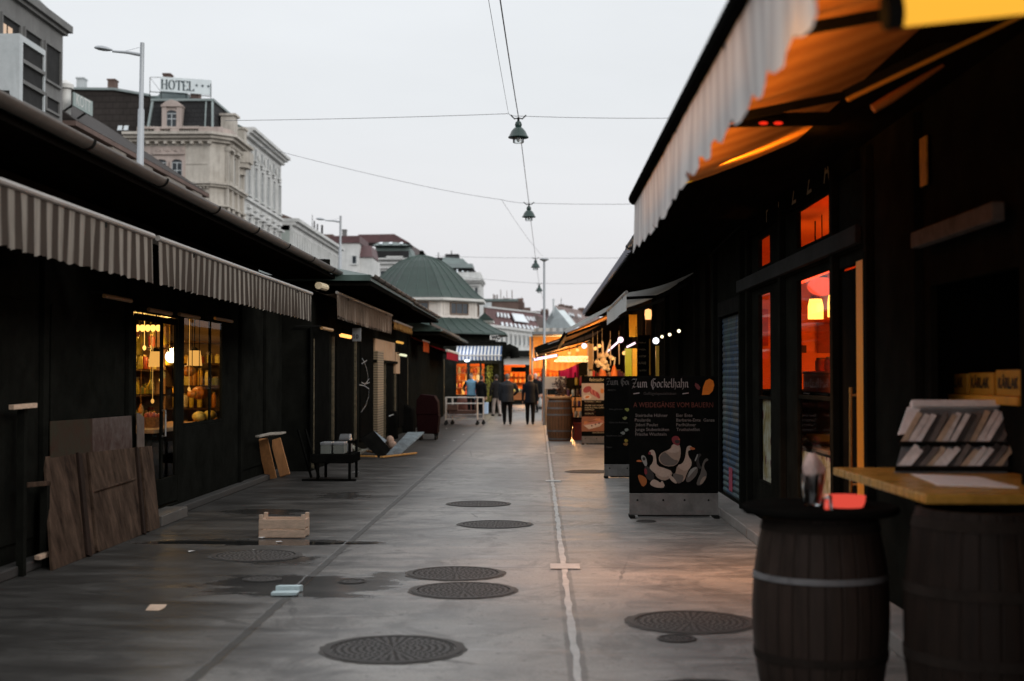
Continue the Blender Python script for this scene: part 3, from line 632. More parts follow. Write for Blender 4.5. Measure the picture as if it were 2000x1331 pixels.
r.poly([pts['a'], pts['b'], pts['r0']]); r.poly([pts['a'], pts['r0'], pts['r1'], pts['d']]); r.poly([pts['b'], pts['c'], pts['r1'], pts['r0']])
dz = V((0, 0, -.1)); r.poly([p + dz for p in (pts['a'], pts['b'], pts['c'], pts['d'])]); r.poly([pts['a'], pts['b'], pts['b'] + dz, pts['a'] + dz]); r.poly([pts['a'], pts['d'], pts['d'] + dz, pts['a'] + dz]); r.poly([pts['d'], pts['r1'], pts['c'], pts['c'] + dz, pts['d'] + dz])
rf = r.build("roof", m_roofgreen, sB)
MB().tube([(-4.0, 25.3, 3.72), (-4.0, 25.3, 3.82)], .12, 10).build("vent", m_black, rf)
MB().prism([(-3.0, 31.52, 3.34), (-3.0, 31.52, 3.44), (-5.4, 31.52, 4.0), (-9, 31.52, 3.4)], (0, 9.4, 0)).build("roof", m_roofgreen, sB)
gutter(sB, -2.88, 3.41, 23.5, 31.5, .055, None, 1.0)
gutter(sB, -2.98, 3.43, 31.6, 40.9, .055, None, 1.0)
MB().box(XB, -2.92, 23.6, 31.4, 3.22, 3.28).build("soffit", m_soffit, sB); MB().box(XB, -3.0, 31.6, 40.8, 3.24, 3.3).build("soffit", m_soffit, sB)
awning(sB, XB + .02, 3.16, -3.5, 3.09, 23.6, 32.5, .41, STRIPE_L2, per=.16, scal=.03, sag=.02)
awning(sB, XB + .02, 3.12, -3.5, 2.98, 33.0, 37.6, .17, PLAIN_Y, per=.1, scal=.03)
ro = MB(); ro.tube([atX(622, 558, -3.6), atX(636, 562, -3.6)], .06, 10); ro.build("rolled_blind", m_cream, sB)
y0, y1, y2 = atX(729, 660, XB).y, atX(748.5, 660, XB).y, atX(768, 660, XB).y
m_blind = MAT("brown_paper_blind", (.42, .27, .16), .8, .2, 2, .05)
for a, b in ((y0, y1 - .05), (y1 + .05, y2)): MB().box(XB, XB + .05, a, b, 2.05, 2.55).build("blind", m_blind, sB, bevel=.01)
MB().box(XB, XB + .10, y0 - .2, y2 + .3, 1.98, 2.045).build("blind_rail", m_darkwood, sB)
y3 = atX(777, 680, XB).y; MB().box(XB, XB + .06, y2 + .12, y3, 1.72, 2.3).build("blind", m_blind, sB)
# graffiti: sprayed strokes on the dark shutter (flush lines in the shutter's plane)
gm = MB()
def stroke(pts, wd=.009):
    P = [atX(px, py, XB + .034) for px, py in pts]
    for a, b in zip(P, P[1:]):
        d_ = (b - a); s2 = d_.cross(V((1, 0, 0))).normalized() * wd; gm.poly([a + s2, b + s2, b - s2, a - s2])
stroke([(707, 700), (712, 708), (716, 720), (719, 735), (718, 746), (713, 751), (706, 747)])
stroke([(706, 711), (717, 704)]); stroke([(713, 751), (721, 740)]); stroke([(702, 752), (712, 754), (721, 760), (720, 775), (714, 793), (705, 806)]); stroke([(716, 750), (722, 747)])
gm.build("graffiti", MAT("white_spray_paint", (.22, .25, .28), .6, .2, 20, 0), sB, recalc=False)
def plate(px0, py0, px1, py1, y, txt, label, mcol, tcol, size, tw=None, arrow=False):
    a, b = atY(px0, py1, y), atY(px1, py0, y); o = thing("sign_plate", label, "sign", ((a.x + b.x) / 2, y, a.z))
    MB().box(a.x, b.x, y, y + .03, a.z, b.z).build("panel", mcol, o, bevel=.004)
    t = MB(); add_text(t, txt, (a.x + (b.x - a.x) * .16, y - .004, a.z + (b.z - a.z) * .2), (1, 0, 0), (0, 0, 1), size=size, width=tw, bold=.03)
    t.build("lettering", tcol, o, recalc=False)
    k = MB(); k.bar(((a.x) - .3, y + .015, b.z - .04), (a.x, y + .015, b.z - .04), .02, .02); k.build("bracket", m_darkmetal, o)
    return o
m_ink = MAT("black_lettering", (.015, .015, .017), .6, .1, 5, 0)
plate(761, 600, 776, 615, 36.5, "6", "little white number plate 6 above the stained awning", m_white, m_ink, .21)
plate(688, 641, 705, 667, 27.5, "10", "square grey sign numbered 10 under the stained awning", m_greymetal, m_ink, None, .1)
# small lamps along the left row
def wall_lamp(p, label, em, r=.05, length=.18, pdir=(1, 0, 0)):
    o = thing("wall_lamp", label, "wall lamp", p, "small lamps along the left row"); p = V(p)
    MB().lathe([(r * .4, -.02), (r, .02), (r, length), (r * .6, length + .03)], (0, 0, 0), 12)
    t = MB(); t.tube([p, p + V((.10, .55, -.02))], r, 10); t.build("tube", em, o)
    b = MB(); b.tube([p + V((-.45, 0, .03)), p + V((0, 0, .03))], .015, 6); b.build("bracket", m_darkmetal, o)
wall_lamp(atX(666, 655, -3.75), "orange glowing lamp by the grey number sign", EMIT("orange_lamp", (1, .40, .10), 2.2), .035)
wall_lamp(atX(628, 641, -3.75), "brownish lamp at the start of the second stall", MAT("unlit_amber_tube", (.45, .25, .1), .4, .2, 5, 0), .03)
wall_lamp(atX(775, 668, -3.7), "amber lamp beside the paper blinds", EMIT("amber_lamp", (1, .5, .1), .8), .03)
wall_lamp(atX(782, 693, -3.8), "pale green lamp below the paper blinds", EMIT("pale_lamp", (.9, .9, .6), 1.0), .035)
for i, (px, py) in enumerate(((203, 578), (290, 605), (350, 614), (420, 622))):
    p = atX(px, py, -4.25)
    wall_lamp(p, ["unlit amber tube lamp farthest left under the first awning", "unlit amber tube lamp over the glowing globe", "unlit amber tube lamp over the stall's wide window", "unlit amber tube lamp past the wide window"][i], MAT("unlit_amber_tube", (.40, .22, .09), .4, .2, 5, 0), .022)
# ---- third stall -------------------------------------------------------------
sC = thing("market_stall", "third stall with a low corrugated canopy and short red awnings", "market stall", (-6, 48, 0))
w = MB(); w.box(-4.05, -3.9, 41.0, 56, 0, 3.0); w.box(-8, -4.05, 41.0, 41.15, 0, 3.0); w.box(-8, -7.85, 41.15, 56, 0, 3); w.box(-7.85, -3.9, 55.85, 56, 3.0, 3.01); w.box(-7.85, -4.05, 55.85, 56, 0, 3.0); w.build("wall", m_darkwood, sC)
MB().prism([(-2.95, 41.0, 3.0), (-2.95, 41.0, 3.1), (-5.5, 41.0, 3.7), (-8.3, 41.0, 3.1), (-8.3, 41.0, 3.0)], (0, 15, 0)).build("roof", m_roofgreen, sC)
MB().grid(lambda u, v: (-2.98 + .03 * math.cos(u * 90 * PI), 37.5 + 13.5 * u, 3.06 + .07 * v), 180, 1).build("corrugated_edge", m_gutter, sC, solid=.01)
gutter(sC, -2.93, 3.04, 41, 56, .05, None, .9)
MB().box(-3.9, -2.97, 41.1, 55.9, 2.88, 2.94).build("soffit", m_soffit, sC)
m_redcloth = CLOTH("red_awning_cloth", (.42, .025, .05), None, trans=.3, dirt=.3)
awning(sC, -3.88, 2.75, -3.25, 2.55, 48.3, 55.2, .30, m_redcloth, per=.3, m_bar=m_white, bar_r=.05)
awning(sC, -3.88, 2.85, -3.5, 2.72, 41.3, 43.6, .32, CLOTH("orange_awning_cloth", (.70, .12, .03), None, trans=.4, dirt=.2), per=.3)
# ================================================================== THINGS IN FRONT OF THE LEFT ROW
def quad_board(name, label, cat, corners, th, mat, group=None, extra=None, bevel=.006):
    """leaning panel from its four front corners (bl, br, tr, tl)"""
    P = [V(p) for p in corners]; P[3] = P[0] + (P[2] - P[1]) * ((P[3] - P[0]).length / (P[2] - P[1]).length); nrm = (P[1] - P[0]).cross(P[3] - P[0]).normalized()
    if nrm.x < 0: nrm = -nrm
    o = thing(name, label, cat, (P[0] + P[1]) / 2, group)
    MB().prism(P, -nrm * th).build("panel", mat, o, bevel=bevel)
    if extra:
        for a, b, wd, nm, em in extra:
            f = lambda u, v: (P[0] * (1 - u) + P[1] * u) * (1 - v) + (P[3] * (1 - u) + P[2] * u) * v
            p, q = f(*a), f(*b); MB().bar(p + nrm * .014, q + nrm * .014, wd, .028, nrm).build(nm, em, o, bevel=.004)
    return o
def foot(px):
    p = atX(px, 1060, -4.335); p.z = .09; return p
b0, b1 = atX(104, 1060, -4.12), atX(313, 1030, -4.12); b0.z = b1.z = 0
t0, t1 = atX(95, 893, -4.33), atX(297, 871, -4.33)
quad_board("wooden_board", "big weathered brown board with two battens leaning on the first stall", "board", (b0, b1, t1, t0), .03, m_boardwood, "boards leaning on the first stall",
           [((.27, .0), (.25, .99), .10, "batten", MAT("dark_batten", (.028, .018, .014), .8, .4, 4, .2, spec=.05)), ((.80, 0), (.81, .99), .07, "batten", bpy.data.materials["dark_batten"]), ((.34, .60), (.76, .64), .02, "batten", m_boardwood), ((.345, 0.01), (.33, .99), .05, "batten", m_boardwood), ((.845, .01), (.85, .99), .04, "batten", m_boardwood)])
quad_board("wooden_board", "taller reddish board with green paint leaning behind the big board", "board", (foot(100), foot(182), atX(181, 818, -4.345), atX(102, 823, -4.345)), .012, MAT("green_stained_board", (.085, .032, .02), .9, .5, 4, .3, 0, (.035, .042, .028), spec=.1), "boards leaning on the first stall")
quad_board("wooden_board", "taller reddish board with a pale worn patch behind the big board", "board", (foot(186), foot(262), atX(257, 812, -4.345), atX(184, 817, -4.345)), .012, MAT("patchy_board", (.085, .034, .022), .9, .5, 3, .3, 0, (.15, .125, .115), spec=.1), "boards leaning on the first stall")
quad_board("wooden_board", "narrow greyish board standing upright at the shop door's edge", "board", (foot(270), foot(284), atX(282, 815, -4.345), atX(262, 808, -4.345)), .012, MAT("grey_board", (.13, .10, .085), .8, .4, 3, .3, spec=.1), "boards leaning on the first stall")
# upright frame at the far left
fr = thing("rack_frame", "dark wooden rack with pale ends standing left of the leaning boards", "rack", G(95, 1095))
for a, b, z in ((22, 68, 796), (50, 95, 948), (72, 118, 1090)):
    p, q = atX(a, z, -4.25), atX(b, z - 4 - (12 if z > 1000 else 0), -4.2); MB().bar(p, q, .05, .04).build("rail", m_palewood if z != 948 else m_boardwood, fr, bevel=.005)
for px, y0, y1 in ((44, 796, 1100), (88, 948, 1085)):
    p = atX(px, y0, -4.27); MB().box(p.x - .03, p.x + .03, p.y - .035, p.y + .035, 0, p.z).build("upright", m_darkwood, fr)
# poplar crate
c = G(550, 1052); cr = thing("fruit_crate", "little pale poplar fruit crate standing on the wet concrete", "crate", (c.x, c.y, 0))
W_, D_, Hh = .47, .30, .19
def cbx(x0, x1, y0, y1, z0, z1, nm, m=m_palewood): MB().box(c.x + x0, c.x + x1, c.y + y0, c.y + y1, z0, z1).build(nm, m, cr, bevel=.003)
hw = W_ / 2
cbx(-hw, hw, 0, .008, .012, .085, "slat"); cbx(-hw, hw, 0, .008, .094, Hh, "slat"); cbx(-hw, hw, D_ - .008, D_, .012, .085, "slat"); cbx(-hw, hw, D_ - .008, D_, .094, Hh, "slat")
for s_ in (-1, 1):
    x = s_ * (hw - .012); cbx(x - .010, x + .010, .009, D_ - .009, .1, Hh - .005, "end_board"); cbx(x - .010, x + .010, .009, D_ - .009, .012, .08, "end_board")
    for y in (.010, D_ - .05): cbx(x - .028 * (1 if s_ > 0 else .4), x + .028 * (.4 if s_ > 0 else 1), y, y + .04, 0, Hh + .048, "corner_post")
for i in range(5): cbx(-hw + .012, hw - .012, .012 + i * .055, .055 + i * .055, .004, .010, "floor_slat")
# planks leaning and other clutter
for i, (pb, pt, lab) in enumerate((((530, 937), (512, 858), "orange brown plank leaning against the first stall, left of its neighbour"), ((557, 932), (538, 858), "orange brown plank leaning against the first stall, right of its neighbour"))):
    a, b = G(*pb), atX(pt[0], pt[1], -4.33); k = MB(); k.bar(a + V((0, 0, .02)), b, .045, .17, (1, 0, .3)); one(k, "plank", MAT("orange_plank", (.42, .19, .07), .7, .3, 3, .25, 0, stretch=(6, 6, 1)), lab, "plank", base=a, bevel=.004)
tr = thing("tray_stack", "pale slatted trays resting across the tops of the leaning planks", "tray", atX(520, 852, -4.2))
for i in range(4):
    p = atX(503 + i * 8, 853 - i * .5, -4.2); MB().bar(p + V((0, 0, 0)), p + V((.12, .55, .03)), .07, .025).build("slat", MAT("grey_slat", (.36, .32, .27), .8, .3, 4, .2), tr)
# black trolley with white boxes
b = G(648, 940); bt = thing("black_trolley", "black steel trolley loaded with white boxes beside the second stall", "trolley", (b.x, b.y, 0))
x0, x1 = b.x - .22, b.x + .28
for x in (x0, x1):
    for y in (b.y, b.y + .8): MB().box(x - .02, x + .02, y - .02, y + .02, 0, .62).build("leg", m_black, bt)
MB().box(x0 - .1, x1 + .06, b.y - .03, b.y + .83, .28, .42).build("deck", m_black, bt, bevel=.01); MB().box(x0 - .25, x1 + .1, b.y - .02, b.y + .03, 0, .03).build("foot_bar", m_black, bt); MB().box(x0, x1, b.y + .78, b.y + .82, .55, .60).build("rail", m_black, bt)
for k_, (x, z) in enumerate(((x0, .62), (x0 - .12, .8))): MB().bar((x, b.y + .1, .05), (x - .25, b.y + .3, .8), .03, .03).build("brace", m_black, bt)
for i, (dx, lab) in enumerate(((.02, "white box on the black trolley, nearer the stall"), (.22, "white box on the black trolley, at its open end"))):
    o = thing("white_box", lab, "box", (x0 + dx + .08, b.y + .3, .42)); xx = x0 + dx
    MB().box(xx, xx + .17, b.y + .12, b.y + .5, .42, .56).build("body", MAT("grey_carton", (.17, .18, .16), .7, .15, 4, 0), o, bevel=.006); MB().box(xx - .006, xx + .176, b.y + .114, b.y + .506, .56, .60).build("lid", m_greymetal, o, bevel=.006)
q = G(662, 905); k = MB(); k.box(q.x - .18, q.x + .08, q.y + .9, q.y + 1.3, 0.0, .42); k.prism([(q.x - .19, q.y + .88, .42), (q.x + .09, q.y + .88, .42), (q.x + .06, q.y + 1.1, .50), (q.x - .16, q.y + 1.1, .50)], (0, .22, 0))
one(k, "storage_bin", m_greymetal, "small grey lidded bin at the second stall behind the black trolley", "bin", bevel=.015)
# heap of broken boards and cartons
def plank(p, q, w_, h_, m, label, nm="broken_board", cat="board"):
    k = MB(); k.bar(p, q, w_, h_); return one(k, nm, m, label, cat, bevel=.003)
m_paleboard = MAT("pale_scrap_board", (.42, .41, .33), .8, .3, 3, .2); m_orangewood = MAT("fresh_split_wood", (.60, .30, .08), .7, .3, 3, .2, 0, stretch=(5, 5, 1))
m_bluegrey = MAT("peeling_blue_board", (.13, .135, .14), .9, .45, 2.5, .2, 0, (.26, .32, .35), spec=.1)
plank(G(660, 884) + V((0, 0, .24)), G(698, 892) + V((0, 0, .14)), .16, .04, m_paleboard, "pale green scrap board lying over the clutter behind the trolley")
plank(G(745, 896) + V((0, 0, .03)), G(812, 888) + V((0, 0, .03)), .07, .03, m_orangewood, "longest split orange lath on the ground, pointing into the aisle")
plank(G(703, 896) + V((0, 0, .05)), G(735, 897) + V((0, 0, .05)), .08, .03, m_orangewood, "short orange lath under the tipped black carton", "broken_lath", "lath")
plank(G(708, 888) + V((0, 0, .09)), G(738, 892) + V((0, 0, .07)), .06, .03, m_orangewood, "crooked orange lath stacked behind the short one", "broken_lath", "lath")
plank(G(685, 897) + V((0, 0, .04)), G(712, 888) + V((0, 0, .1)), .15, .03, m_paleboard, "crumpled pale strip at the edge of the rubbish heap")
a = G(757, 893); e1 = G(793, 893) ; 
P = [a + V((-.02, 0, .02)), a + V((.22, .25, .02)), a + V((.62, 1.6, .42)), a + V((.28, 1.45, .42))]
k = MB(); k.prism(P, (-.01, 0, .03)); one(k, "leaning_board", m_bluegrey, "grey board with peeling light blue paint tilted up on the rubbish heap", "board", bevel=.003)
P = [a + V((-.45, .05, .42)), a + V((-.02, -.05, .02)), a + V((.06, .35, .10)), a + V((-.35, .55, .52))]
k = MB(); k.prism(P, (-.12, -.12, -.05)); one(k, "tipped_carton", m_black, "black flattened carton tipped onto the rubbish heap", "carton", bevel=.004)
P = [a + V((-.42, .6, .36)), a + V((-.16, .55, .22)), a + V((-.1, .75, .3)), a + V((-.35, .8, .48))]
k = MB(); k.prism(P, (-.03, -.03, .03)); one(k, "blue_flap", MAT("blue_grey_carton", (.24, .29, .33), .8, .2, 4, .1), "blue grey carton flap behind the tipped black carton", "carton")
k = MB(); k.ell(a + V((-.05, .9, .28)), (.09, .12, .12), 10, 7); k.ell(a + V((.0, .85, .2)), (.1, .1, .1), 9, 6); one(k, "paper_wrapping", MAT("brown_wrapping", (.45, .30, .22), .8, .3, 7, .4), "crumpled brown wrapping paper between the carton and the blue board", "wrapping", smooth=True)
# black board cluster further back
c = G(757, 858); k = MB(); k.prism([c + V((-.35, 0, 0)), c + V((.25, 0, 0)), c + V((.2, .1, .72)), c + V((-.3, .1, .80))], (0, .35, 0)); o = one(k, "black_sack", m_black, "black covered bin with white edges beyond the rubbish heap", "bin", bevel=.03)
for px in (752, 762):
    p = atY(px, 812, c.y + .05); MB().bar(p + V((-.07, 0, -.03)), p + V((.08, .05, .03)), .05, .02).build("white_edge", m_white, o)
c = G(795, 846); k = MB(); k.prism([c + V((-.3, 0, 0)), c + V((.2, 0, 0)), c + V((.16, 0, .7)), c + V((-.1, 0, .85)), c + V((-.3, 0, .8))], (0, .6, 0)); one(k, "covered_stack", m_black, "dark tarpaulin covered stack left of the dark red container", "covered stack", bevel=.04)
# dark red waste container
c = G(835, 860); wc = thing("waste_container", "dark red wheeled waste container with a humped lid", "waste container", (c.x, c.y, 0))
m_dred = MAT("dark_red_plastic", (.016, .0055, .006), .8, .25, 3, .05, spec=.02)
MB().prism([c + V((-.27, 0, .16)), c + V((.25, 0, .16)), c + V((.29, 0, .62)), c + V((.27, 0, .66)), c + V((-.29, 0, .66))], (0, .7, 0)).build("body", m_dred, wc, bevel=.02)
prof = [(-.3, .66), (.28, .66), (.26, .98), (.17, 1.14), (-.18, 1.18), (-.29, 1.02)]
MB().prism([c + V((x, -.02, z)) for x, z in prof], (0, .74, 0)).build("lid", m_dred, wc, bevel=.015)
for dx in (-.2, .2):
    for dy in (.1, .6):
        MB().lathe([(.002, -.025), (.07, -.025), (.075, 0), (.07, .025), (.002, .025)], (0, 0, 0), 14)
        wv = MB(); wv.rings([[c + V((dx + e, dy + .075 * math.cos(2 * PI * k / 14), .076 + .075 * math.sin(2 * PI * k / 14))) for k in range(14)] for e in (-.025, .025)]); wv.build("wheel", m_rubber, wc); MB().box(c.x + dx - .035, c.x + dx + .035, c.y + dy - .02, c.y + dy + .02, .1, .165).build("fork", m_darkmetal, wc)
# white wire carts -----------------------------------------------------------------
c = G(905, 831)
def wire_cart(label, x, y, L, D, Ht):
    o = thing("wire_cart", label, "cart", (x, y, 0), "white wire carts parked by the corner shop"); m = m_white; r = .014
    for dx in (0, L):
        for dy in (0, D): MB().tube([(x + dx, y + dy, .14), (x + dx, y + dy, Ht)], r, 8).build("upright", m, o)
    for z in (.2, Ht * .78, Ht):
        k = MB()
        for a, b in (((0, 0), (L, 0)), ((L, 0), (L, D)), ((L, D), (0, D)), ((0, D), (0, 0))): k.tube([(x + a[0], y + a[1], z), (x + b[0], y + b[1], z)], r, 8)
        k.build("rail", m, o)
    k = MB()
    for i in range(1, 4): k.tube([(x + L, y + D * i / 4, .2), (x + L, y + D * i / 4, Ht * .78)], .007, 6)
    for i in range(1, 6): k.tube([(x + L, y, .2 + (Ht * .78 - .2) * i / 6), (x + L, y + D, .2 + (Ht * .78 - .2) * i / 6)], .007, 6)
    k.build("end_grille", m, o)
    k = MB(); k.box(x + .02, x + L - .02, y + .02, y + D - .02, Ht * .36, Ht * .36 + .02); k.build("shelf", m_greymetal, o)
    for dx in (0, L):
        for dy in (.0, D):
            wv = MB(); wv.rings([[V((x + dx + .055 * math.cos(2 * PI * t / 14), y + dy + e, .056 + .055 * math.sin(2 * PI * t / 14))) for t in range(14)] for e in (-.02, .02)]); wv.build("wheel", m_rubber, o)
            MB().box(x + dx - .018, x + dx + .018, y + dy - .03, y + dy + .03, .1, .16).build("caster_fork", m_darkmetal, o)
    return o
wire_cart("white wire cart nearest the camera at the corner shop", c.x - .6, c.y, 1.06, .55, .93)
wire_cart("white wire cart pushed behind the nearest one, sticking out to the right", c.x - .42, c.y + .62, 1.06, .5, .92)
k = MB(); k.box(c.x - .5, c.x + .4, c.y + .1, c.y + .45, .37, .50); k.box(c.x - .55, c.x - .2, c.y + .05, c.y + .4, .5, .68); one(k, "crate_load", MAT("brown_load", (.10, .055, .04), .7, .4, 5, .2), "dark brown trays stacked on the nearest wire cart", "trays", bevel=.01)
# litter -----------------------------------------------------------------------------
rl = random.Random(5)
def scrap(px, py, s, m, label, nm="paper_scrap", cat="litter"):
    p = G(px, py); k = MB(); a = rl.uniform(0, PI)
    pts = []
    for t in range(6):
        q = 2 * PI * t / 6; rr = s * rl.uniform(.6, 1); pts.append(p + V((rr * math.cos(q + a), rr * .7 * math.sin(q + a), .006 + rl.uniform(0, s * .25))))
    b_ = len(k.v); k.v += pts + [p + V((0, 0, s * .35))]
    for t in range(6): k.face([t, (t + 1) % 6, 6])
    k.face([5, 4, 3, 2, 1, 0]); return one(k, nm, m, label, cat, base=p)
m_foil = MAT("pale_blue_plastic", (.52, .64, .66), .35, .15, 8, .2)
p = G(552, 1166)
k = MB(); k.prism([p + V((-.09, 0, .005)), p + V((.10, .02, .005)), p + V((.11, .02, .03)), p + V((-.09, 0, .03))], (0, .10, 0)); k.prism([p + V((-.08, .13, .004)), p + V((.09, .20, .004)), p + V((.09, .21, .05)), p + V((-.08, .14, .06))], (.02, .05, 0)); one(k, "plastic_tray", m_foil, "crushed pale blue plastic tray on the dark joint", "litter", bevel=.004)
p = G(300, 1194); k = MB(); k.prism([p + V((-.06, 0, .004)), p + V((.04, 0, .004)), p + V((.07, .03, .02)), p + V((-.05, .03, .02))], (0, .06, .012)); one(k, "torn_card", m_palewood, "torn beige card lying alone on the dark left slab", "litter")
for px, py, s, lab in ((375, 1079, .04, "white scrap left of the wet manhole cover"), (497, 1076, .025, "tiny white scrap on the wet manhole cover"), (545, 1060, .04, "pale blue scrap under the little crate's front"), (512, 1052, .05, "white scrap at the little crate's left foot"), (695, 925, .10, "flat white scrap in front of the black trolley"), (845, 842, .05, "white scrap on the paving right of the dark red container"),
                       (872, 838, .04, "white scrap under the front of the wire carts"), (888, 862, .05, "pale scrap in the aisle right of the dark red container"), (868, 891, .04, "tiny scrap on the dark joint beyond the heap"), (905, 850, .05, "pale scrap in the aisle below the wire carts"), (1152, 842, .1, "white scrap at the foot of the far barrel")):
    scrap(px, py, s, m_paper, lab)
k = MB(); p = G(405, 965); k.box(p.x - .12, p.x + .12, p.y - .1, p.y + .5, 0.09, .21); one(k, "stone_block", MAT("block_stone", (.17, .12, .09), .8, .3, 5, .3), "low brown block on the kerb under the lit window", "block", bevel=.015)
# ================================================================== OCTAGONAL PAVILION, CORNER SHOP AND END STALL
PC = V((-5.75, 67.0, 0)); ph = PI / 8
pv = thing("market_pavilion", "octagonal pavilion with a green copper dome and white clerestory", "pavilion", PC)
def octo(r, z): return [PC + V((r * math.cos(ph + k * PI / 4), r * math.sin(ph + k * PI / 4), z)) for k in range(8)]
MB().rings([octo(3.9, 0), octo(3.9, 3.75)]).build("wall", m_darkwood, pv)
m_copper = MAT("patinated_copper", (.021, .039, .033), .65, .3, .9, .15, 0, (.040, .064, .055), (1, 1, 2.2))
lr = [(4.55, 3.62), (4.5, 3.70), (4.1, 3.86), (3.6, 4.12), (3.1, 4.42)]
lo = MB(); lo.rings([octo(*p) for p in lr]); lo.build("lower_roof", m_copper, pv)
ss = MB()
def seam(prof, frac, side, rad=.022):
    P = []
    for r, z in prof:
        o_ = octo(r, z); P.append(o_[side].lerp(o_[(side + 1) % 8], frac) + V((0, 0, .012)))
    ss.tube(P, rad, 5)
for sd in range(8):
    for f in (0, .2, .4, .6, .8): seam(lr, f, sd)
m_white2 = MAT("cream_boarding", (.62, .58, .54), .65, .12, 2, .1)
cl2 = MB(); cl2.rings([octo(2.98, 4.38), octo(2.98, 5.3)]); ck = cl2.build("clerestory", m_white2, pv)
MB().rings([octo(3.04, 4.38), octo(3.04, 4.50)]).build("sill_band", m_white2, ck); 
wd = MB(); dark = MB(); bt_ = MB()
for sd in range(8):
    o0 = octo(2.99, 4.58); o1 = octo(2.99, 5.16); a, b_ = o0[sd], o0[(sd + 1) % 8]; nrm = ((a + b_) / 2 - V((PC.x, PC.y, 4.58))).normalized(); u = (b_ - a).normalized(); Lc = (b_ - a).length; mid = (a + b_) / 2
    fc = Face(V((mid.x, mid.y, 0)), u, nrm)
    fr_ = MB(); W2 = .58
    fc.box(fr_, -W2, W2, 4.58, 4.63, -.05, .05); fc.box(fr_, -W2, W2, 5.11, 5.16, -.05, .05); fc.box(fr_, -W2, -W2 + .05, 4.63, 5.11, -.05, .05); fc.box(fr_, W2 - .05, W2, 4.63, 5.11, -.05, .05)
    for t in (-.2, .2): fc.box(fr_, t - .012, t + .012, 4.63, 5.11, -.02, .04)
    wf = fr_.build("window", MAT("brown_window_frame", (.16, .11, .08), .6, .2, 5, 0) if sd == 0 else bpy.data.materials["brown_window_frame"], ck)
    q = MB(); q.poly([fc.p(-W2 + .04, 4.62, .02), fc.p(W2 - .04, 4.62, .02), fc.p(W2 - .04, 5.12, .02), fc.p(-W2 + .04, 5.12, .02)]); q.build("pane", m_glassdark, wf)
    for t in [-.98, -.82, -.7, .7, .82, .98]: bt_ = MB(); fc.box(bt_, t - .01, t + .01, 4.5, 5.3, -.02, .018); bt_.build("boarding_strip", m_white2, ck)
MB().rings([octo(3.34, 5.22), octo(3.36, 5.26), octo(3.36, 5.36), octo(3.3, 5.38)]).build("eaves_board", m_white, pv)
dr = [(3.38, 5.36), (3.2, 5.46), (2.86, 5.74), (2.5, 6.1), (2.1, 6.5), (1.65, 6.9), (1.15, 7.24), (.6, 7.47), (.2, 7.58), (.02, 7.6)]
dm = MB(); dm.rings([octo(*p) for p in dr]); dmo = dm.build("dome", m_copper, pv)
ss.build("standing_seam", m_roofgreen, pv)
ss = MB()
for sd in range(8):
    for f in (0, .25, .5, .75): seam(dr[:-1], f, sd, .02)
ss.build("standing_seam", m_roofgreen, dmo)
MB().lathe([(.14, 7.55), (.16, 7.62), (.1, 7.7), (.13, 7.76), (.02, 7.85)], PC, 12).build("finial", m_black, dmo, smooth=True)
# side lantern just right of the dome
q = MB(); q.box(-3.05, -2.55, 71, 72.5, 3.4, 4.45); o = one(q, "roof_lantern", m_white2, "small cream roof lantern with a green cap right of the dome", "roof lantern", base=(-2.8, 71.7, 3.4))
MB().box(-3.2, -2.35, 70.8, 72.7, 4.45, 4.55).build("eaves", m_white, o); MB().prism([(-3.22, 70.7, 4.55), (-2.33, 70.7, 4.55), (-2.8, 70.7, 4.95)], (0, 2.1, 0)).build("cap_roof", m_copper, o)
# corner shop with blue striped awning
YS = 60.5
cs = thing("corner_shop", "corner shop with a blue and white striped awning and glowing window", "shop", (-3.2, YS + 1.6, 0))
xa, xb = atY(888, 740, YS).x, atY(940, 740, YS).x
w = MB(); zt = 3.0; x0, x1 = -4.6, -1.62
w.box(x0, xa, YS, YS + .12, 0, zt); w.box(xb, -2.55, YS, YS + .12, 0, zt); w.box(xa, xb, YS, YS + .12, 0, .75); w.box(xa, xb, YS, YS + .12, 2.26, zt); w.box(-2.55, x1, YS, YS + .12, 2.2, zt)
w.box(x0, x0 + .1, YS + .12, YS + 3, 0, zt); w.box(x1 - .1, x1, YS + .12, YS + 3, 0, zt); w.box(x0, x1, YS + 3, YS + 3.1, 0, zt); w.box(x0, x1, YS, YS + 3.1, zt, zt + .08)
w.build("wall", m_darkwood, cs)
MB().box(-2.62, -2.52, YS - .02, YS + .1, 0, 2.2).build("post", m_darkmetal, cs); MB().box(-1.75, -1.65, YS - .02, YS + .1, 0, 2.2).build("post", m_darkmetal, cs)
iw = MB(); iw.box(x0 + .11, x1 - .11, YS + 2.2, YS + 2.25, 0.02, zt - .02); iw.build("inner_wall", MAT("deep_orange_wall", (.42, .10, .018), .7, .3, 3, .05), cs); MB().box(xb + .1, x1 - .11, YS + .75, YS + .8, .02, 2.9).build("partition", m_darkwood, cs)
MB().box(x0 + .1, x1 - .1, YS + .14, YS + 2.2, .0, .03).build("floor", m_darkfloor, cs)
f_ = MB(); xm = (xa + xb) / 2 + .02
for a, b_ in ((xa, xa + .08), (xm - .07, xm + .07), (xb - .06, xb)): f_.box(a, b_, YS - .03, YS + .05, .75, 2.26)
f_.box(xa, xb, YS - .028, YS + .048, .75, .82); f_.box(xa, xb, YS - .028, YS + .048, 2.2, 2.26)
wf = f_.build("window", m_darkwood, cs); MB().poly([(xa, YS + .02, .8), (xb, YS + .02, .8), (xb, YS + .02, 2.24), (xa, YS + .02, 2.24)]).build("pane", m_glass, wf)
STRIPE_B = CLOTH("blue_striped_cloth", (.62, .64, .66), (.08, .13, .25), .155, .5, .3, 0, .15)
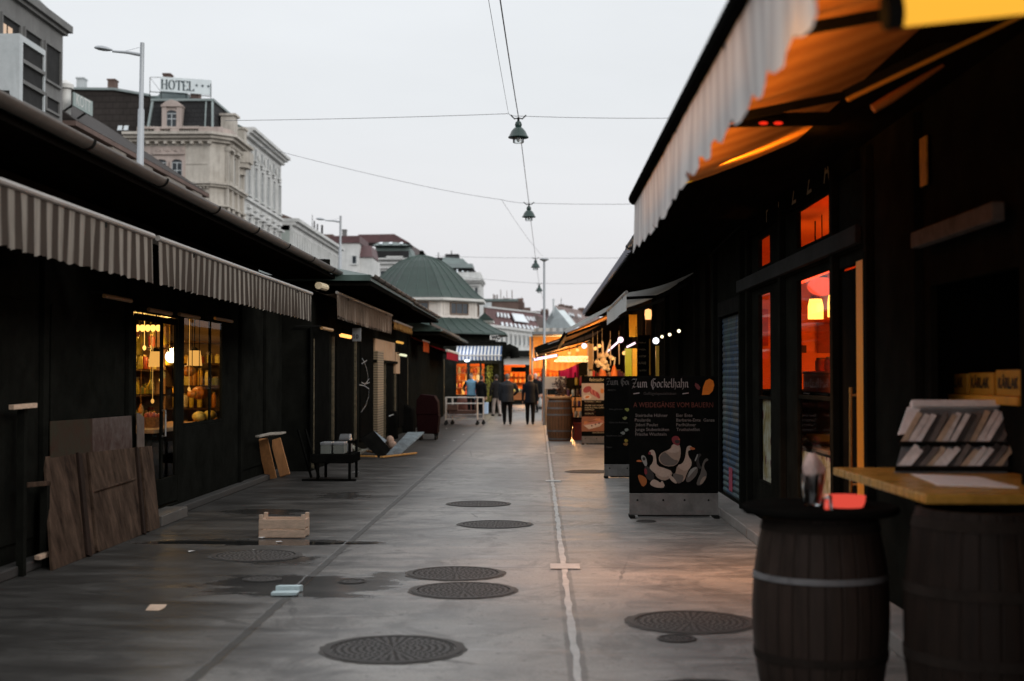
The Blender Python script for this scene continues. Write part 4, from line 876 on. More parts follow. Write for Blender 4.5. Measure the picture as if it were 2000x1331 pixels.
ab = MB(); ab.grid(lambda u, v: (-3.62 + 2.0 * u, YS - .02 - 1.15 * v, 2.98 - .44 * v), 24, 4); aw = ab.build("awning", STRIPE_B, cs)
MB().grid(lambda u, v: (-3.62 + 2.0 * u, YS - 1.17 - .008 * v, 2.54 - .2 * v + .015 * v * math.cos(u * 2.0 / .155 * 2 * PI)), 80, 2).build("valance", STRIPE_B, aw); MB().tube([(-3.64, YS - 1.17, 2.55), (-1.6, YS - 1.17, 2.55)], .025, 8).build("front_bar", m_white, aw)
c = atY(912, 703, YS - .3); lt = thing("shop_lamp", "dazzling white lamp under the blue striped awning", "lamp", c); MB().ell(c, (.13, .1, .09), 14, 8).build("bulb", EMIT("white_lamp", (.88, .92, 1), 5), lt, smooth=True); MB().tube([c + V((0, 0, .05)), c + V((0, 0, .35))], .012, 6).build("stem", m_black, lt)
LAMP("shop_lamp_light", 'POINT', c + V((0, -.35, -.12)), 34, (.9, .93, 1), .1)
c2 = atY(969, 702, YS - .6); o = thing("shop_lamp", "smaller white lamp at the awning's right end", "lamp", c2); MB().ell(c2, .06, 10, 7).build("bulb", EMIT("white_lamp_small", (.95, .95, .9), 3), o, smooth=True); MB().tube([c2, c2 + V((0, 0, .3))], .01, 6).build("stem", m_black, o)
LAMP("shop_light", 'POINT', ((xa + xb) / 2, YS + 1.0, 2.3), 120, (1, .42, .10), .15); LAMP("shop_light", 'POINT', (-2.3, YS - .3, 1.7), 38, (1, .80, .40), .1); LAMP("shop_light", 'POINT', ((xa + xb) / 2, YS + .35, 1.2), 30, (1, .5, .15), .1)
GOODS = [(.8, .22, .03), (.85, .35, .06), (.7, .10, .03), (.9, .55, .2), (.8, .7, .5), (.35, .05, .03)]
GM = [MAT("warm_goods", c_, .5, .3, 8, .1) for c_ in GOODS]
sh = thing("shop_shelf", "glowing shelves of jars inside the corner shop window", "shelf", ((xa + xb) / 2, YS + 1.2, 0))
for z in (.80, 1.12, 1.44, 1.76, 2.06): MB().box(xa - .3, xb + .25, YS + .8, YS + 1.2, z, z + .025).build("shelf_board", m_wood, sh)
for x in (xa - .3, xb + .22): MB().box(x, x + .03, YS + .8, YS + 1.2, 0, 2.2).build("upright", m_wood, sh)
rd = random.Random(21)
for z in (.825, 1.145, 1.465, 1.785):
    x = xa - .2
    while x < xb + .15:
        if rd.random() < .93: jar((x, YS + .92 + rd.uniform(-.04, .04), z), rd.uniform(.065, .09), rd.uniform(.18, .28), rd.choice(GM), "warm coloured jar on the shelves behind the corner shop window", "jar", "jars in the corner shop", "shop_jar")
        x += rd.uniform(.15, .19)
q = MB(); q.lathe([(.34, 0), (.42, .25), (.43, .5), (.38, .74), (.36, .76), (.34, .7), (.02, .7)], (xa + .55, YS - .5, 0), 20); one(q, "wooden_tub", MAT("reddish_tub", (.14, .05, .035), .6, .3, 5, .1), "reddish round tub in front of the corner shop window", "tub", smooth=True)
# greenery and yellow-lit doorway right of the window
q = MB(); rd = random.Random(4); c = V((-2.2, YS + .5, 0))
for i in range(420):
    z = rd.uniform(.5, 2.15); a_ = rd.uniform(0, 2 * PI); rr = rd.uniform(.02, .17); p = c + V((rr * math.cos(a_), rr * math.sin(a_), z)); d1 = V((rd.uniform(-1, 1), rd.uniform(-1, 1), rd.uniform(-1, .4))).normalized() * rd.uniform(.05, .1); d2 = d1.cross(V((rd.uniform(-1, 1), 1, rd.uniform(-1, 1)))).normalized() * .02
    q.poly([p, p + d1 * .5 + d2, p + d1, p + d1 * .5 - d2])
o = thing("hanging_plant", "yellow green hanging plant in the lit doorway of the corner shop", "plant", (-2.2, YS + .5, 0)); q.build("leaves", MAT("lit_leaves", (.13, .16, .035), .5, .4, 9, 0), o); MB().tube([c + V((0, 0, .05)), c + V((0, 0, 2.2))], .012, 6).build("stem", m_darkwood, o)
MB().lathe([(.12, 0), (.16, .3), (.14, .3), (.02, .28)], c, 12).build("pot", m_darkmetal, o)
p = G(953, 803); q = MB(); q.box(p.x - .2, p.x + .2, YS - .9, YS - .6, 0, .42); q.box(p.x - .21, p.x + .21, YS - .91, YS - .59, .42, .5); one(q, "cool_box", MAT("pale_blue_box", (.42, .56, .75), .5, .1, 4, 0), "pale blue cool box on the ground at the corner shop", "box", bevel=.02)
# WC sign and extraction ducts
q = atY(957, 664, 62); r_ = atY(978, 655, 62); o = thing("direction_sign", "white WC sign with an arrow pointing right", "sign", ((q.x + r_.x) / 2, 62, q.z))
wx = r_.x - q.x; tipx = q.x + wx * 1.0
MB().prism([(q.x, 62, q.z), (q.x + wx * .85, 62, q.z), (tipx, 62, (q.z + r_.z) / 2), (q.x + wx * .85, 62, r_.z), (q.x, 62, r_.z)], (0, .04, 0)).build("panel", m_white, o)
t = MB(); add_text(t, "WC", (q.x + .05, 61.99, q.z + .035), (1, 0, 0), (0, 0, 1), size=.21, bold=.075); t.build("lettering", m_ink, o, recalc=False); t = MB(); t.poly([(q.x + wx * .78, 61.992, q.z), (q.x + wx * .86, 61.992, q.z), (q.x + wx * 1.0, 61.992, (q.z + r_.z) / 2), (q.x + wx * .86, 61.992, r_.z), (q.x + wx * .78, 61.992, r_.z), (q.x + wx * .92, 61.992, (q.z + r_.z) / 2)]); t.build("arrow", m_ink, o, recalc=False)
MB().tube([(q.x + .1, 62.1, q.z - .3), (q.x + .1, 62.1, q.z + .1)], .02, 6).build("bracket", m_darkmetal, o)
bx = MB(); a = atY(938, 700, 62.5); b_ = atY(988, 668, 62.5); bx.box(a.x, b_.x, 62.2, 64.5, a.z, b_.z); bx.box(b_.x - .3, b_.x + .25, 62.3, 63.5, a.z + .1, b_.z - .15)
dk = bx.build("duct_housing", m_black, pv, bevel=.03)
P = [atY(980, 688, 62.4), atY(997, 681, 62.4), atY(1004, 684, 62.4), atY(1006, 700, 62.4)]; MB().tube(P, .22, 12).build("exhaust_duct", m_black, pv, smooth=True)
# end stall across the aisle
YE = 80.0
es = thing("end_stall", "stall across the aisle end with a white fascia and amber interior", "market stall", (.6, YE + 2, 0))
x0, x1 = atY(978, 700, YE).x, 4.2
zf1, zf0 = atY(1000, 697, YE).z, atY(1000, 713, YE).z
MB().box(x0, x1, YE - .06, YE, zf0, zf1).build("fascia", m_white, es); MB().box(x0 - .2, x1 + .2, YE - .5, YE + 4.2, zf1, zf1 + .35).build("roof", m_darkmetal, es)
w = MB(); w.box(x0, x0 + .1, YE, YE + 4, 0, zf1); w.box(x1 - .1, x1, YE, YE + 4, 0, zf1); w.box(x0, x1, YE, YE + .1, 0, .9); w.build("wall", m_darkwood, es)
MB().box(x0, x1, YE + 4, YE + 4.1, 0, zf1).build("inner_wall", m_orange, es)
for px in (1030, 1062): p_ = atY(px, 740, YE); MB().box(p_.x - .12, p_.x + .12, YE - .03, YE + .09, .9, zf0).build("post", m_darkwood, es)
q = atY(1013, 722, YE + .5); MB().box(q.x - .45, q.x + .45, YE + .5, YE + .55, q.z - .14, q.z + .14).build("menu_board", m_black, es)
for z in (1.25, 1.6, 1.95): MB().box(x0 + .2, x1 - .2, YE + 3.6, YE + 3.95, z, z + .03).build("shelf_board", m_wood, es)
rd = random.Random(8); x = x0 + .3
while x < 1.6:
    for z in (1.28, 1.63):
        if rd.random() < .8: jar((x, YE + 3.75, z), .07, rd.uniform(.16, .26), rd.choice(GM), "warm coloured jar on the end stall's back shelves", "jar", "jars on the end stall shelves", "shop_jar")
    x += rd.uniform(.2, .32)
LAMP("stall_light", 'POINT', (-.9, YE + 2.2, 2.1), 190, (1, .46, .12), .2); LAMP("stall_light", 'POINT', (1.5, YE + 2.2, 2.1), 190, (1, .46, .12), .2)
ctb = thing("produce_table", "wooden produce table heaped with fruit between the walking people", "table", (atY(1014, 800, 66).x, 66, 0))
c = V((atY(1014, 800, 66).x, 66, 0)); MB().box(c.x - .55, c.x + .5, 65.8, 66.9, .5, .85).build("body", MAT("orange_table", (.42, .14, .04), .6, .3, 4, .1), ctb, bevel=.02); MB().box(c.x - .6, c.x + .55, 65.75, 66.95, .85, .9).build("top", m_wood, ctb)
for dx in (-.5, .45): MB().box(c.x + dx - .04, c.x + dx + .04, 65.85, 65.93, 0, .5).build("leg", m_darkwood, ctb)
FR = [MAT("fruit_skin", c_, .45, .2, 9, 0) for c_ in ((.75, .55, .12), (.6, .62, .25), (.75, .28, .05), (.7, .66, .55))]
rd = random.Random(9)
for i in range(26):
    p = c + V((rd.uniform(-.5, .45), rd.uniform(-.1, .8), .9 + .07)); k = MB(); k.ell(p, (.075, .075, .07), 9, 6); k.tube([p + V((0, 0, .065)), p + V((.01, 0, .09))], .008, 5)
    one(k, "fruit", rd.choice(FR), "round fruit heaped on the produce table between the people", "fruit", group="fruit on the produce table", smooth=True)
# ================================================================== RIGHT ROW OF STALLS
XR = 2.4
STRIPE_R = CLOTH("pale_striped_awning", (.82, .81, .79), (.64, .62, .61), .21, .5, .22, 1, .10, .3)
UNDER_R = CLOTH("lamp_tinted_awning_cloth", (.50, .23, .07), (.40, .17, .05), .42, .5, .06, 1, .2, .3)  # orange lamp glow of the underside put into the cloth colour
m_edge = MAT("bluish_sheet_metal", (.12, .12, .14), .45, .3, 4, .05, .4)
sR = thing("market_stall", "near right stall with a big pale awning and an orange lit eatery window", "market stall", (4, 11, 0))
def span(p0, p1, y0, y1, x=XR): # px range -> (Y0,Y1), py range -> (z0,z1) in the facade plane
    a, b = atX(p0, 735, x), atX(p1, 735, x); return min(a.y, b.y), max(a.y, b.y)
W1 = span(1481, 1506, 0, 0); W2 = span(1556, 1630, 0, 0); DR = (9.95, 10.95)
zW = 2.56; ops = [(*W1, .5, zW), (*W2, .5, zW), (W1[0], W1[1], 2.80, 3.16), (W2[0], W2[1], 2.80, 3.20), (DR[0], DR[1], .12, 2.5), (6.86, 8.42, 1.0, 2.2)]
SH = (16.2, 18.2); ops.append((*SH, .12, 2.42))
w = MB(); wall_x(w, XR, XR + .05, 1.5, 19.1, 0, 3.5, ops)
for y in (13.35, 10.98, 9.85, 16.0, 15.45, 8.6, 18.4): w.box(XR - .06, XR, y - .05, y + .05, .1, 3.3)
w.box(XR - .035, XR, 9.9, 16.2, 2.60, 2.78)
w.box(5.6, 5.75, 1.5, 19.1, 0, 3.5); w.box(XR + .15, 5.6, 18.95, 19.1, 0, 3.5); w.box(XR + .15, 5.6, 1.5, 1.65, 0, 3.5)
w.build("wall", m_darkwood, sR, bevel=.006)
MB().box(XR - .09, XR - .036, 10.0, 16.0, 2.62, 2.76).build("lintel", MAT("slate_lintel", (.034, .035, .035), .9, .2, 2, .05, spec=0), sR, bevel=.01)
MB().prism([(1.3, 1.5, 3.42), (1.3, 1.5, 3.49), (3.6, 1.5, 4.4), (6.2, 1.5, 3.5), (6.2, 1.5, 3.42), (3.6, 1.5, 4.28)], (0, 17.7, 0)).build("roof", m_edge, sR)
MB().box(1.32, XR, 1.5, 19.1, 3.36, 3.40).build("soffit", m_soffit, sR)
gutter(sR, 1.27, 3.47, 1.5, 19.2, .05, m_edge, 1.2)
pane(sR, XR + .02, *W1, .5, zW, .03, (), (1.42,), proud=.015, back=.022); pane(sR, XR + .02, *W2, .5, zW, .03, (), (1.46,), proud=.015, back=.022); 
pane(sR, XR + .02, W1[0], W1[1], 2.80, 3.16, .03, proud=.015, back=.022); pane(sR, XR + .02, W2[0], W2[1], 2.80, 3.20, .03, proud=.015, back=.022)
for s_ in kids(sR):
    pass
# eatery room behind the windows
rm = MB(); rm.box(5.3, 5.35, 8.9, 18.9, 0.0, 3.4); rm.box(XR + .16, 5.3, 18.8, 18.9, 0, 3.4); rm.box(XR + .16, 5.3, 8.9, 8.95, 0, 3.4); rm.box(XR + .16, 5.3, 8.95, 18.8, 3.36, 3.4)
rm.build("inner_wall", m_orange, sR)
MB().box(XR + .16, 5.3, 8.95, 18.8, .02, .06).build("floor", m_darkfloor, sR)
ORG = (1, .235, .03)
LAMP("eatery_light", 'POINT', (3.15, 15.2, 2.05), 66, (1, .29, .045), .12); LAMP("eatery_light", 'POINT', (3.3, 13.4, 2.95), 22, (1, .14, .02), .12); LAMP("eatery_light", 'POINT', (4.4, 17.4, 1.5), 46, (1, .30, .05), .12)
m_hot = EMIT("amber_pendant_glass", (1, .42, .06), 5); m_redtube = EMIT("red_neon", (1, .06, .01), 3.0)
def eat_lamp(px, py, x, label, r, h):
    c = atX(px, py, x); o = thing("pendant_lamp", label, "pendant lamp", c, "pendants in the orange eatery")
    MB().lathe([(r * .8, h), (r, h * .3), (r, -h), (r * .92, -h)], c, 16, 0, False).build("lamp_shade", m_hot, o, smooth=True); MB().lathe([(.02, h + .06), (r * .8, h), (r * .8, h - .01)], c, 12).build("cap", m_red, o); MB().tube([c + V((0, 0, h)), (c.x, c.y, 3.36)], .008, 6).build("cord", m_black, o)
eat_lamp(1593, 604, 3.05, "amber pendant lamp glowing in the middle of the eatery window", .085, .11); rl_c = atX(1606, 560, 3.0); rl = thing("red_lantern", "red paper lantern above the amber pendant in the eatery window", "lantern", rl_c, None); MB().ell(rl_c, (.16, .16, .10), 18, 10).build("lamp_shade", EMIT("red_lantern_paper", (1, .07, .02), 1.5), rl, smooth=True); MB().lathe([(.05, .095), (.055, .115), (.01, .12)], rl_c, 10).build("cap", m_black, rl); MB().tube([rl_c + V((0, 0, .1)), (rl_c.x, rl_c.y, 3.36)], .006, 5).build("cord", m_black, rl)
for i, (px, py, w_, h_) in enumerate(((1568, 682, .10, .10), (1618, 660, .30, .42), (1492, 640, .12, .5), (1606, 590, .25, .2))):
    c_ = atY(px, py, 18.74); k = MB(); k.box(c_.x - w_ / 2, c_.x + w_ / 2, 18.74, 18.78, c_.z - h_ / 2, c_.z + h_ / 2); k.box(c_.x - w_ / 2 + .02, c_.x + w_ / 2 - .02, 18.725, 18.739, c_.z - h_ / 2 + .02, c_.z + h_ / 2 - .02); one(k, "wall_picture", [m_black, MAT("maroon_print", (.30, .05, .02), .7, .4, 3, 0), m_red, MAT("pinkish_print", (.7, .4, .35), .7, .3, 3, 0)][i], ["small dark hook panel on the eatery's orange back wall", "maroon picture on the eatery's orange back wall", "narrow red picture on the eatery's back wall behind the narrow window", "pale pinkish menu print high on the eatery's back wall"][i], "picture")
eat_lamp(1628, 598, 2.95, "amber pendant lamp at the right edge of the eatery window", .06, .11)
nb = thing("neon_tube", "red neon strip along the top of the eatery window", "neon light", atX(1600, 540, 2.8)); MB().tube([atX(1562, 553, 2.62), atX(1600, 537, 2.62), atX(1629, 525, 2.62)], .018, 8).build("tube", m_redtube, nb); MB().tube([atX(1562, 549, 2.64), atX(1629, 521, 2.64)], .01, 6).build("rail", m_black, nb)
cl_ = atX(1590, 432, 3.4); o = thing("ceiling_spot", "small ceiling spotlight behind the eatery's upper window", "spotlight", cl_); MB().lathe([(.08, .12), (.09, 0), (.06, -.01), (.002, 0)], cl_, 14).build("housing", m_black, o); MB().ell(cl_ + V((0, -.02, -.03)), .03, 8, 6).build("bulb", EMIT("spot_bulb", (1, .3, .1), 4), o); MB().tube([cl_ + V((0, 0, .1)), (cl_.x, cl_.y, 3.36)], .01, 6).build("stem", m_black, o)
# display case and goods just inside
dc = thing("display_case", "dark display case behind the orange eatery window", "display case", (2.85, 12.2, .06))
MB().box(2.62, 3.2, 12.4, 17.0, .06, .93).build("body", m_darkwood, dc); MB().box(2.60, 3.22, 12.35, 17.05, 1.44, 1.49).build("shelf", m_black, dc); MB().box(2.60, 3.22, 12.35, 17.05, .93, .97).build("top", m_wood, dc); MB().box(3.17, 3.2, 12.4, 17.0, .97, 1.44).build("back_panel", MAT("amber_back_panel", (.20, .08, .02), .6, .4, 3, 0), dc); MB().box(2.62, 3.17, 16.95, 17.0, .97, 1.44).build("end_panel", bpy.data.materials["amber_back_panel"], dc)
for y in (12.42, 14.6): MB().box(2.64, 2.69, y, y + .04, .97, 1.44).build("post", m_black, dc)
k = MB(); k.box(2.7, 3.0, 12.75, 14.0, 1.491, 1.67); k.box(2.69, 3.01, 12.74, 14.01, 1.67, 1.70); one(k, "red_carton", MAT("red_orange_carton", (.6, .09, .02), .6, .2, 5, 0), "red carton with jars on the case's upper shelf", "carton", bevel=.01)
rd = random.Random(2)
for i in range(7): jar((2.78 + rd.uniform(-.04, .1), 12.8 + i * .17, 1.701), .05, .13, rd.choice(GM), "little jar lined up on the red carton in the eatery", "jar", "jars on the red carton", "shop_jar")
k = MB(); k.lathe([(.05, 0), (.17, .05), (.19, .12), (.18, .12), (.04, .03)], (2.8, 13.4, .97), 18); one(k, "salad_bowl", m_yellow, "yellow bowl inside the eatery's display case", "bowl", smooth=True)
n_ = NT("dotted_print"); co = n_.coord("Object", (1, 4.2, 3.2)); vo = n_.n("ShaderNodeTexVoronoi", feature='F1'); n_.t.links.new(co, vo.inputs["Vector"]); vo.inputs["Scale"].default_value = 1.4; vo.inputs["Randomness"].default_value = .3
dc_ = n_.ramp(vo.outputs["Distance"], [(.24, (.16, .02, .05)), (.30, (.55, .52, .42))]); n_.bsdf(n_.mix(n_.mr(n_.noise(co, 1.5), .4, .6), dc_, (.55, .42, .16), 'MULTIPLY'), .5); m_dots = n_.m
o = thing("printed_panel", "printed panel with dark red drops behind the wide eatery window's foot", "panel", (XR + .12, 12, .5)); MB().box(XR + .045, XR + .06, W2[0] + .06, W2[1] + .2, .5, .96).build("print", m_dots, o); MB().box(XR + .045, XR + .065, W2[0] + .06, W2[1] + .2, .961, .98).build("edge", m_black, o)
o = thing("printed_panel", "printed panel with dark red drops behind the narrow eatery window", "panel", (XR + .12, 14.6, .5)); MB().box(XR + .045, XR + .06, W1[0] + .05, W1[1] + .3, .5, 1.40).build("print", m_dots, o); MB().box(XR + .045, XR + .065, W1[0] + .05, W1[1] + .3, 1.401, 1.415).build("edge", m_black, o)
# door with amber edge and long bar handle
d = MB(); d.box(XR + .02, XR + .08, DR[0] + .14, DR[1] - .02, .13, 2.48); do = d.build("door", m_black, sR, bevel=.006)
p0, p1 = atX(1662, 757, XR - .05), atX(1662, 962, XR - .05); k = MB(); k.tube([p0, p1], .014, 10)
for p in (p0 + V((0, 0, -.06)), p1 + V((0, 0, .06))): k.tube([p, p + V((.09, -.03, 0))], .010, 8)
k.build("handle", MAT("brass_handle", (.55, .33, .12), .35, .2, 9, 0, .8), do)
MB().box(XR - .05, XR + .03, DR[0] - .1, DR[0] + .2, .12, 2.5).build("door_frame", MAT("amber_door_edge", (.85, .30, .012), .5, .12, 3, .05), sR, bevel=.008)
# fascia lettering
a = atX(1508, 432, XR - .065); b_ = atX(1612, 380, XR - .065)
for i, ch in enumerate("PIZZA"):
    t = i / 4; y = 14.0 - 2.85 * t
    k = MB(); add_text(k, ch, (XR - .045, y + .14, 3.24), (0, -1, 0), (0, 0, 1), size=.34, bold=-.0); k.build("letter", MAT("dull_brass", (.30, .20, .10), .5, .3, 9, 0, .3) if i == 0 else bpy.data.materials["dull_brass"], sR, recalc=False)
k = MB(); k.box(XR - .04, XR, 10.2, 15.6, 3.2, 3.5); k.build("fascia", m_black, sR)
MB().tube([atX(1385, 500, XR - .1), atX(1580, 310, XR - .1)], .014, 8).build("conduit", m_darkmetal, sR)
# roller shutter with graffiti
n_ = NT("roller_slats"); co = n_.coord("Object"); zz = n_.xyz(co)[2]; fr_ = n_.math('FRACT', n_.math('MULTIPLY', zz, 13)); sl = n_.math('ABSOLUTE', n_.math('SUBTRACT', fr_, .5))
gcol = n_.ramp(n_.noise(n_.coord("Object", (1, 1.3, .8)), 1.5, 3, .5, 1.5), [(.38, (.08, .085, .085)), (.46, (.028, .06, .11)), (.56, (.085, .10, .105)), (.63, (.05, .10, .10)), (.72, (.11, .11, .11))])
gcol = n_.mix(n_.mr(sl, .38, .5, 0, .8), gcol, (.02, .025, .03)); n_.bsdf(gcol, .8, 0, sl, .8, .02, .1); m_roll = n_.m
rs = MB(); rs.grid(lambda u, v: (XR + .05 - .012 * abs(math.sin(v * 30 * PI)), SH[0] + (SH[1] - SH[0]) * u, .12 + 2.3 * v), 1, 120); rs.build("roller_shutter", m_roll, sR)
MB().box(XR - .02, XR + .1, SH[0] - .01, SH[1] + .01, 2.42, 2.62).build("shutter_box", m_darkmetal, sR, bevel=.01)
for y in SH: MB().box(XR - .012, XR + .02, y - .03, y + .03, .12, 2.42).build("shutter_rail", m_darkmetal, sR)
q = MB(); c = atX(1427, 935, XR + .035); q.grid(lambda u, v: (XR + .034, c.y - .16 + .32 * u, c.z - .16 + .3 * v), 2, 2); q.build("graffiti", MAT("crimson_spray", (.30, .03, .07), .6, .4, 6, 0), sR)
# serving hatch
sv = MB(); sv.box(XR + .16, 4.2, 6.7, 8.6, 0, .98); sv.build("hatch_counter", m_black, sR); k = MB(); k.box(4.2, 4.3, 5.5, 8.8, 0, 3.35); k.box(XR + .16, 4.3, 8.8, 8.88, 0, 3.35); k.box(XR + .16, 4.2, 5.5, 8.8, 3.2, 3.3); k.build("inner_wall", m_black, sR)
MB().box(XR - .12, XR - .05, 6.9, 8.4, 2.43, 2.53).build("shutter_bar", MAT("grey_rail", (.11, .11, .11), .9, .35, 5, .05, spec=0), sR, bevel=.01)
# yellow boxed shelf inside the hatch
ys = thing("box_shelf", "amber wooden shelf holding yellow boxes in the serving hatch", "shelf", (2.75, 7.6, 1.3))
YX = 2.62
ya, yb = atX(1830, 760, YX).y, atX(1986, 760, YX).y; z0 = atX(1900, 785, YX).z; z1 = atX(1900, 772, YX).z; zt = atX(1900, 722, YX).z
MB().box(YX, YX + .32, yb, ya + .1, z0 - .01, z1).build("board", m_yellow, ys, bevel=.006); MB().box(YX, YX + .32, ya, ya + .1, z1, zt).build("side", m_yellow, ys, bevel=.006); MB().box(YX + .02, YX + .32, yb, ya + .1, .98, z0 - .01).build("body", m_darkwood, ys)
n3 = (ya - .02 - yb) / 3
for i in range(3):
    y0 = yb + n3 * i + .02; o = thing("yellow_box", ["yellow lettered box at the right end of the hatch shelf", "yellow lettered box in the middle of the hatch shelf", "yellow lettered box at the left end of the hatch shelf"][i], "box", (YX + .15, y0 + n3 / 2, z1)); hh = (.15, .135, .13)[i]
    MB().box(YX + .04, YX + .28, y0, y0 + n3 - .05, z1 + .001, z1 + hh).build("body", MAT("box_yellow", (.55, .30, .03), .6, .15, 4, 0) if i == 0 else bpy.data.materials["box_yellow"], o, bevel=.006)
    t = MB(); add_text(t, "KÄRLAK", (YX + .036, y0 + n3 - .10, z1 + .045), (0, -1, 0), (0, 0, 1), width=n3 - .16, bold=.03); t.build("lettering", m_ink, o, recalc=False)
# the big pale awning over the camera's right
awR = awning(sR, XR - .02, 3.6, .7, 2.93, 1.0, 9.93, .36, STRIPE_R, m_top=UNDER_R, arms=(.46, .66), per=.42, saw=True, scal=.035, bar_r=.045, m_bar=m_black)
LY = (1, .50, .09)
m_tubey = EMIT("yellow_tube_light", (1, .50, .004), 1.15); m_tubeo = EMIT("amber_heater_glow", (1, .48, .045), 1.05)
def tube_lamp(p, q, r, m, label, cat="tube lamp", grp=None, name="tube_lamp", hang=None):
    p, q = V(p), V(q); o = thing(name, label, cat, (p + q) / 2, grp); d = (q - p).normalized()
    MB().tube([p + d * .03, q - d * .03], r, 12).build("tube", m, o, smooth=True)
    for e, s_ in ((p, 1), (q, -1)): MB().tube([e - d * .01 * s_, e + d * .03 * s_], r * 1.15, 12).build("end_cap", m_darkmetal, o)
    if hang:
        k = MB()
        for e in (p + d * .08, q - d * .08): k.tube([e, e + V(hang)], .006, 5)
        k.build("bracket", m_black, o)
    return o
p, q = atY(1322, 357, 9.85), atY(1556, 264, 9.85); tube_lamp(p, q, .03, m_tubey, "long yellow light tube along the far edge of the big awning", hang=(0, .05, .10))
LAMP("awning_and_fill_light", 'AREA', (p + q) / 2 + V((-.05, -.45, -.10)), 7, (1, .36, .03), 1.0, (math.radians(165), 0, 0), .1)
p, q = atY(1735, 24, 3.5), atY(2100, -14, 3.5); tube_lamp(p, q, .042, m_tubeo, "thick glowing amber heater lamp under the big awning, top right", "heater lamp", hang=(0, 0, .4))
LAMP("heater_light", 'POINT', (p + q) / 2 + V((-.35, .25, -.16)), 9, (1, .40, .05), .08)
p, q = atY(1572, 28, 5.6), atY(1700, -22, 5.6); tube_lamp(p, q, .028, m_tubeo, "amber light tube close behind the awning's pale valance", hang=(0, 0, .08))
LAMP("awning_and_fill_light", 'AREA', (1.05, 6.9, 2.70), 17, (1, .36, .03), .35, (PI, math.radians(-12), 0), 4.5); LAMP("awning_and_fill_light", 'AREA', (1.5, 11.2, 2.75), 34, (1, .42, .16), .9, (math.radians(8), 0, 0), 1.0, math.radians(100))  # area light past the awning is added for ground glow; no lamp there
k = MB(); k.bar(atY(1655, 195, 6.4), atY(2010, 25, 6.4), .018, .018); k.build("support_arm", m_yellow, awR); MB().tube([atY(1705, 213, 6.8), atY(1740, 192, 6.8), atY(1842, 128, 6.8)], [.022, .024, .008], 8).build("support_arm", MAT("dull_amber", (.38, .15, .03), .6, .2, 4, 0), awR)
k = MB(); k.bar(atY(1418, 236, 7.6), atY(1640, 232, 7.6), .05, .07); k.build("cross_arm", m_black, awR)
for i, px in enumerate((1491, 1520)):
    p = atY(px, 241, 7.5); o = thing("red_lamp", ["small red lamp on the awning's cross arm, left one", "small red lamp on the awning's cross arm, right one"][i], "lamp", p); MB().ell(p, (.026, .015, .009), 10, 6).build("lens", EMIT("red_lens", (1, .03, .01), 1.0) if i == 0 else bpy.data.materials["red_lens"], o); MB().box(p.x - .04, p.x + .04, p.y + .01, p.y + .05, p.z, p.z + .03).build("housing", m_black, o)
q = atX(1803, 316, XR - .03); o = thing("poster_strip", "worn yellow notice strip on the dark wall over the serving hatch", "notice", q); MB().box(XR - .032, XR - .02, q.y - .07, q.y + .07, q.z - .15, q.z + .15).build("sheet", MAT("torn_yellow_notice", (.55, .28, .02), .7, .6, 4, 0, 0, (.6, .33, .04), (1, 6, 3)), o)
# ------------------------------------------------------------------ barrels with tops
def stave_mat(cA=(.014, .010, .008), cB=(.044, .030, .024), cC=(.040, .030, .025)):
    n = NT("barrel_staves"); co = n.coord("Object"); x, y, z = n.xyz(co); a = n.math('ARCTAN2', y, x)
    fr = n.math('FRACT', n.math('MULTIPLY', a, 26 / (2 * PI))); j = n.math('ABSOLUTE', n.math('SUBTRACT', fr, .5)); idx = n.math('FLOOR', n.math('MULTIPLY', a, 26 / (2 * PI)))
    wn_ = n.n("ShaderNodeTexWhiteNoise", noise_dimensions='1D'); n.set(wn_.inputs["W"], idx)
    g_ = n.noise(n.coord("Object", (7, 7, .9)), 2.5, 6, .7)
    c = n.mix(n.mr(g_, .3, .7), cA, cB); c = n.mix(n.math('MULTIPLY', wn_.outputs[0], .5), c, cC); c = n.mix(n.mr(j, .44, .49), c, (.012, .008, .006))
    n.bsdf(c, .55, 0, n.math('ADD', n.mr(j, .40, .5, 1, 0), n.math('MULTIPLY', g_, .3)), .5, .008, .10); return n.m
m_stave = stave_mat(); m_hoop = MAT("galvanised_hoop", (.17, .17, .175), .6, .4, 9, .05, .3, spec=.3); m_hoopd = MAT("rusty_hoop", (.024, .019, .016), .8, .3, 9, .1, 0, spec=.05)
def barrel(label, x, y, rb, rh, h, hoops, grp=None, sm=None):
    o = thing("wine_barrel", label, "barrel", (x, y, 0), grp); c = V((x, y, 0))
    def R(z): t = (z / h - .5) * 2; return rh + (rb - rh) * (1 - t * t)
    zs = [h * i / 16 for i in range(17)]
    MB().lathe([(R(z), z) for z in zs] + [(R(h) - .03, h), (R(h) - .035, h - .03), (.002, h - .03)], c, 52).build("staves", sm or m_stave, o, smooth=True)
    for z0, wd, hoop in hoops:
        z = z0 * h
        MB().lathe([(R(z) - .002, z), (R(z) + .006, z), (R(z + wd) + .006, z + wd), (R(z + wd) - .002, z + wd)], c, 52, 0, False).build("hoop", hoop, o, smooth=True)
    return o
b1 = barrel("dark wine barrel table at the right foreground, carrying a black disc", 1.40, 6.85, .335, .27, .97, ((.03, .05, m_hoopd), (.27, .04, m_hoopd), (.675, .028, m_hoop), (.92, .05, m_hoopd)))
dt = MB(); dt.lathe([(.002, .97), (.37, .97), (.385, .98), (.385, 1.0), (.375, 1.01), (.002, 1.01)], (1.40, 6.85, 0), 56); one(dt, "table_disc", m_black, "round black table top on the nearest barrel, left of the counter board", "table top", base=(1.40, 6.85, .97))
